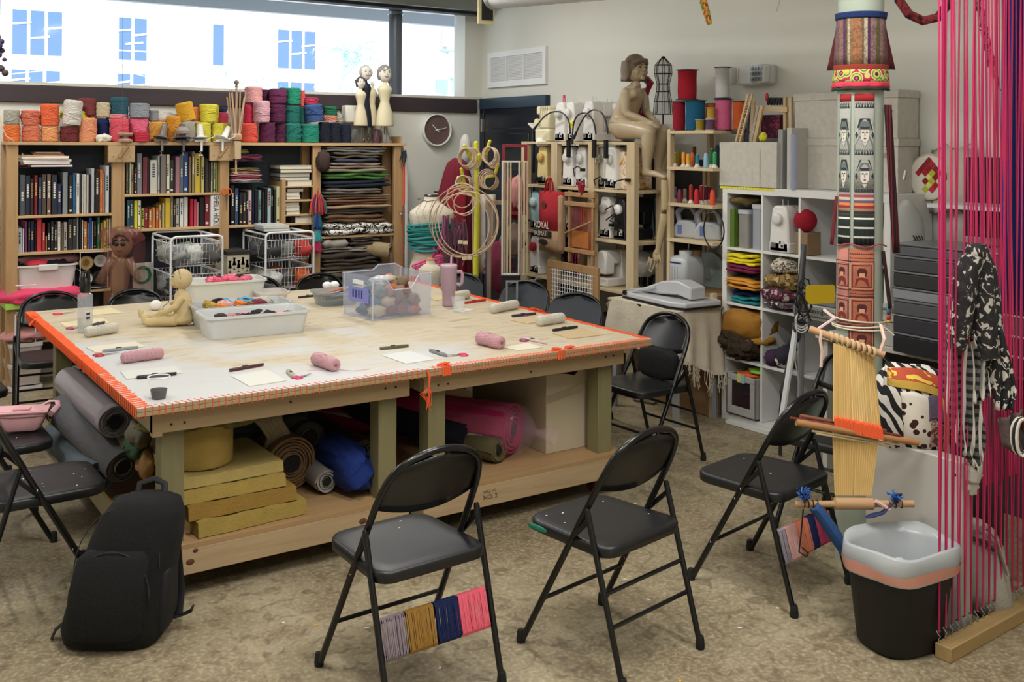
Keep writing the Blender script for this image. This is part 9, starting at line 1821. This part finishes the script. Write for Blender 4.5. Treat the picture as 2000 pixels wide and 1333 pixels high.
m=MB();[m.tube([(-.06+.03*k,0,.05),(-.02+.02*k,-.03,0),(.02+.02*k,-.02,-.06),(.0+.02*k,0,-.12)],.02,mt('#9a8c70','f'),8,flat=.6) for k in range(5)];lay('ruffled_cloth','cream ruffled cloth behind the charcoal foam','cloth',515,TY+.5,SZ+.3,m,sharp=180)
m=MB();m.ell((0,0,0),(.28,.12,.06),mt('#5a5638','n',c2='#6a6a3a',c3='#7a4a3a',s=12),20,12,amp=.3,seed=6);lay('floral_bag','green and brown printed bag wedged under the tabletop','bag',400,TY+.35,.62,m,sharp=180)
m=MB();m.ell((0,0,0),(.5,.5,.16),mt('#16171c','f'),20,12,amp=.2,seed=6);lay('dark_bundle','dark cloth bundle deep under the left table','bundle',700,TY+1.5,SZ+.17,m,sharp=180)
# right table
XB2=P(1066,900,Y=TY+.25).x;XE2=P(1166,900,Y=TY+.25).x;hB2=P(990,740,Y=TY+.25).z;t=thing('cream_box','tall cream cardboard box with a torn wavy top under the right table','box',(XB2,TY+.25,SZ+.001));w=XE2-XB2;CB=mt('#b3a78e','m');hh=hB2-SZ
m=MB();m.prism([(0,0),(w,0),(w,hh+.05),(w*.86,hh+.07),(w*.72,hh+.01),(w*.55,hh-.035),(w*.35,hh-.02),(w*.15,hh-.01),(0,hh)],-.006,0,CB,RX(rad(90)));obj('front_panel',m,t);m=MB();m.bb((0,0.007,0),(.006,.7,hh),CB);m.bb((w-.006,.007,0),(w,.7,hh),CB);m.bb((.006,.69,0),(w-.006,.7,hh),CB);m.bb((.006,.007,0),(w-.006,.69,.006),CB);obj('box_wall',m,t)
m=MB();m.bar((w*.02,-.001,hh*.66),(w*.5,-.001,hh*.72),.002,.04,mt('#a0957c','m'));m.bar((w*.5,-.001,hh*.72),(w*.98,-.001,hh*.8),.002,.045,mt('#a69b80','m'));obj('packing_tape',m,t)
m=MB();m.tube([(.1,.05,hh+.0),(.1,.6,hh)],.075,mt('#8d8c88','k',r=.3),20,cap=False);obj('grey_tube',m,t)
PKR=mt('#a01a4e','k',r=.35);t=croll('pink_roll','big hot pink fabric roll in clear plastic tied at the end',1003,842,52,TY+.3,1.1,'#a01a4e','#7a1238',5,.2,ax=(.5,-.85,-.0));v=Vector((.5,-.85,-.0)).normalized();R_=50*dep(t.location)/F
m=MB();rn=random.Random(3);rings=[]
for i,(s_,q) in enumerate(((-.5,1.03),(.0,1.04),(.04,.9),(.09,.5),(.12,.16),(.15,.14),(.19,.3),(.22,.36))):
 xx=v.cross(Vector((0,0,1))).normalized();yy=xx.cross(v);rings.append([v*s_+(xx*cos(2*pi*j/30)+yy*sin(2*pi*j/30))*R_*q*(1+(.10*sin(j*2.5+i) if i>1 else .02*sin(j*3))) for j in range(30)])
m.loft(rings,mt('#c9a0b0','t',a=.14,r=.08),cap=False);obj('plastic_wrap',m,t,sharp=180)
croll('white_tube','white foam tube end left of the pink roll',950,854,17,TY+.35,1.,'#b5a98c','#d0c8b0',2,.35,ax=(.5,-.85,-.03));croll('navy_roll','navy fabric roll below the white tube',918,868,34,TY+.42,1.,'#16192a','#4a4c58',5,.2,ax=(.45,-.88,-.1));croll('moss_roll','small moss patterned roll in front of the pink roll',974,908,25,TY+.25,.5,'#5c5438','#2a2418',4,.3,ax=(.3,-.9,0),th=.012)
# rolls sticking out on the left side under the table
def sroll(nm,lab,x0,y0,z0,x1,y1,z1,r_,hx,kind='f',core='#b9b4ac',r=None):
 a,b_=P(x0,y0,Z=z0),P(x1,y1,Z=z1);d=(b_-a).normalized();t=thing(nm,lab,'roll',b_);m=MB();rollend(m,(0,0,0),-d,.05,r_*.97,r_*.45,4,mt(hx,'f'),.006);m.tube([-d*.01,a-b_],r_,mt(hx,kind,**({'r':r} if r else{})),24);obj('rolled_cloth',m,t,sharp=60)
 obj('roll_core',MB().tube([d*.008,d*.006],r_*.42,mt('#0a0a0b','m'),18).tube([d*.009,-d*.03],r_*.5,mt(core,'m'),18,cap=False),t,sharp=60)
sroll('grey_felt_roll','long dark grey felt roll sloping down beside the table',120,800,.50,240,912,.36,.075,'#57565a');sroll('plastic_wrapped_roll','silver grey plastic wrapped roll under the table left edge',135,745,.58,225,825,.55,.07,'#8f8992','k','#2a282c',.25)
sroll('brown_roll','brown wrinkled roll under the plastic wrapped one',150,790,.45,265,880,.42,.06,'#6e6250');sroll('slate_roll','slate blue fabric roll below the dark grey roll',110,850,.33,190,935,.31,.07,'#4c565e')
for k,(px,py,z,hx,r_,lab) in enumerate(((120,838,.4,'#b5aa84',(.07,.09,.05),'cream cloth tucked by the pink handbag'),(115,885,.3,'#1e3a42',(.08,.1,.05),'dark teal cloth on the lower shelf edge'),(270,850,.5,'#7a7464',(.05,.08,.06),'crumpled plastic sleeve at the table corner leg'),(285,905,.38,'#a07a4c',(.04,.06,.07),'tan foam piece beside the corner leg'),(262,870,.45,'#3f5a46',(.04,.08,.06),'green patterned plastic beside the corner leg'))):
 m=MB();m.ell((0,0,0),r_,mt(hx,'f'),16,10,amp=.4,seed=k+60);v=P(px,py,Z=z);v.x=max(v.x,TX+.12);solo('cloth_scrap',m,lab,'cloth',loc=v,sharp=180)
rn=random.Random(21)
for k in range(46):
 x,y=rn.uniform(1.2,4.3),rn.uniform(2.2,4.0)
 if y>3.9 and x<3.4:continue
 m=MB();m.box((0,0,.001),(rn.uniform(.006,.02),rn.uniform(.004,.012),.0015),mt(rn.choice(['#d9d6cc','#cfcabd','#e2e0da','#c9a04a']),'m'),rz=rn.random()*3);o=obj('floor_scrap',m,None);o.location=(x,y,.0005);tag(o,'tiny pale scrap lying on the concrete floor','scrap','scraps on the floor')
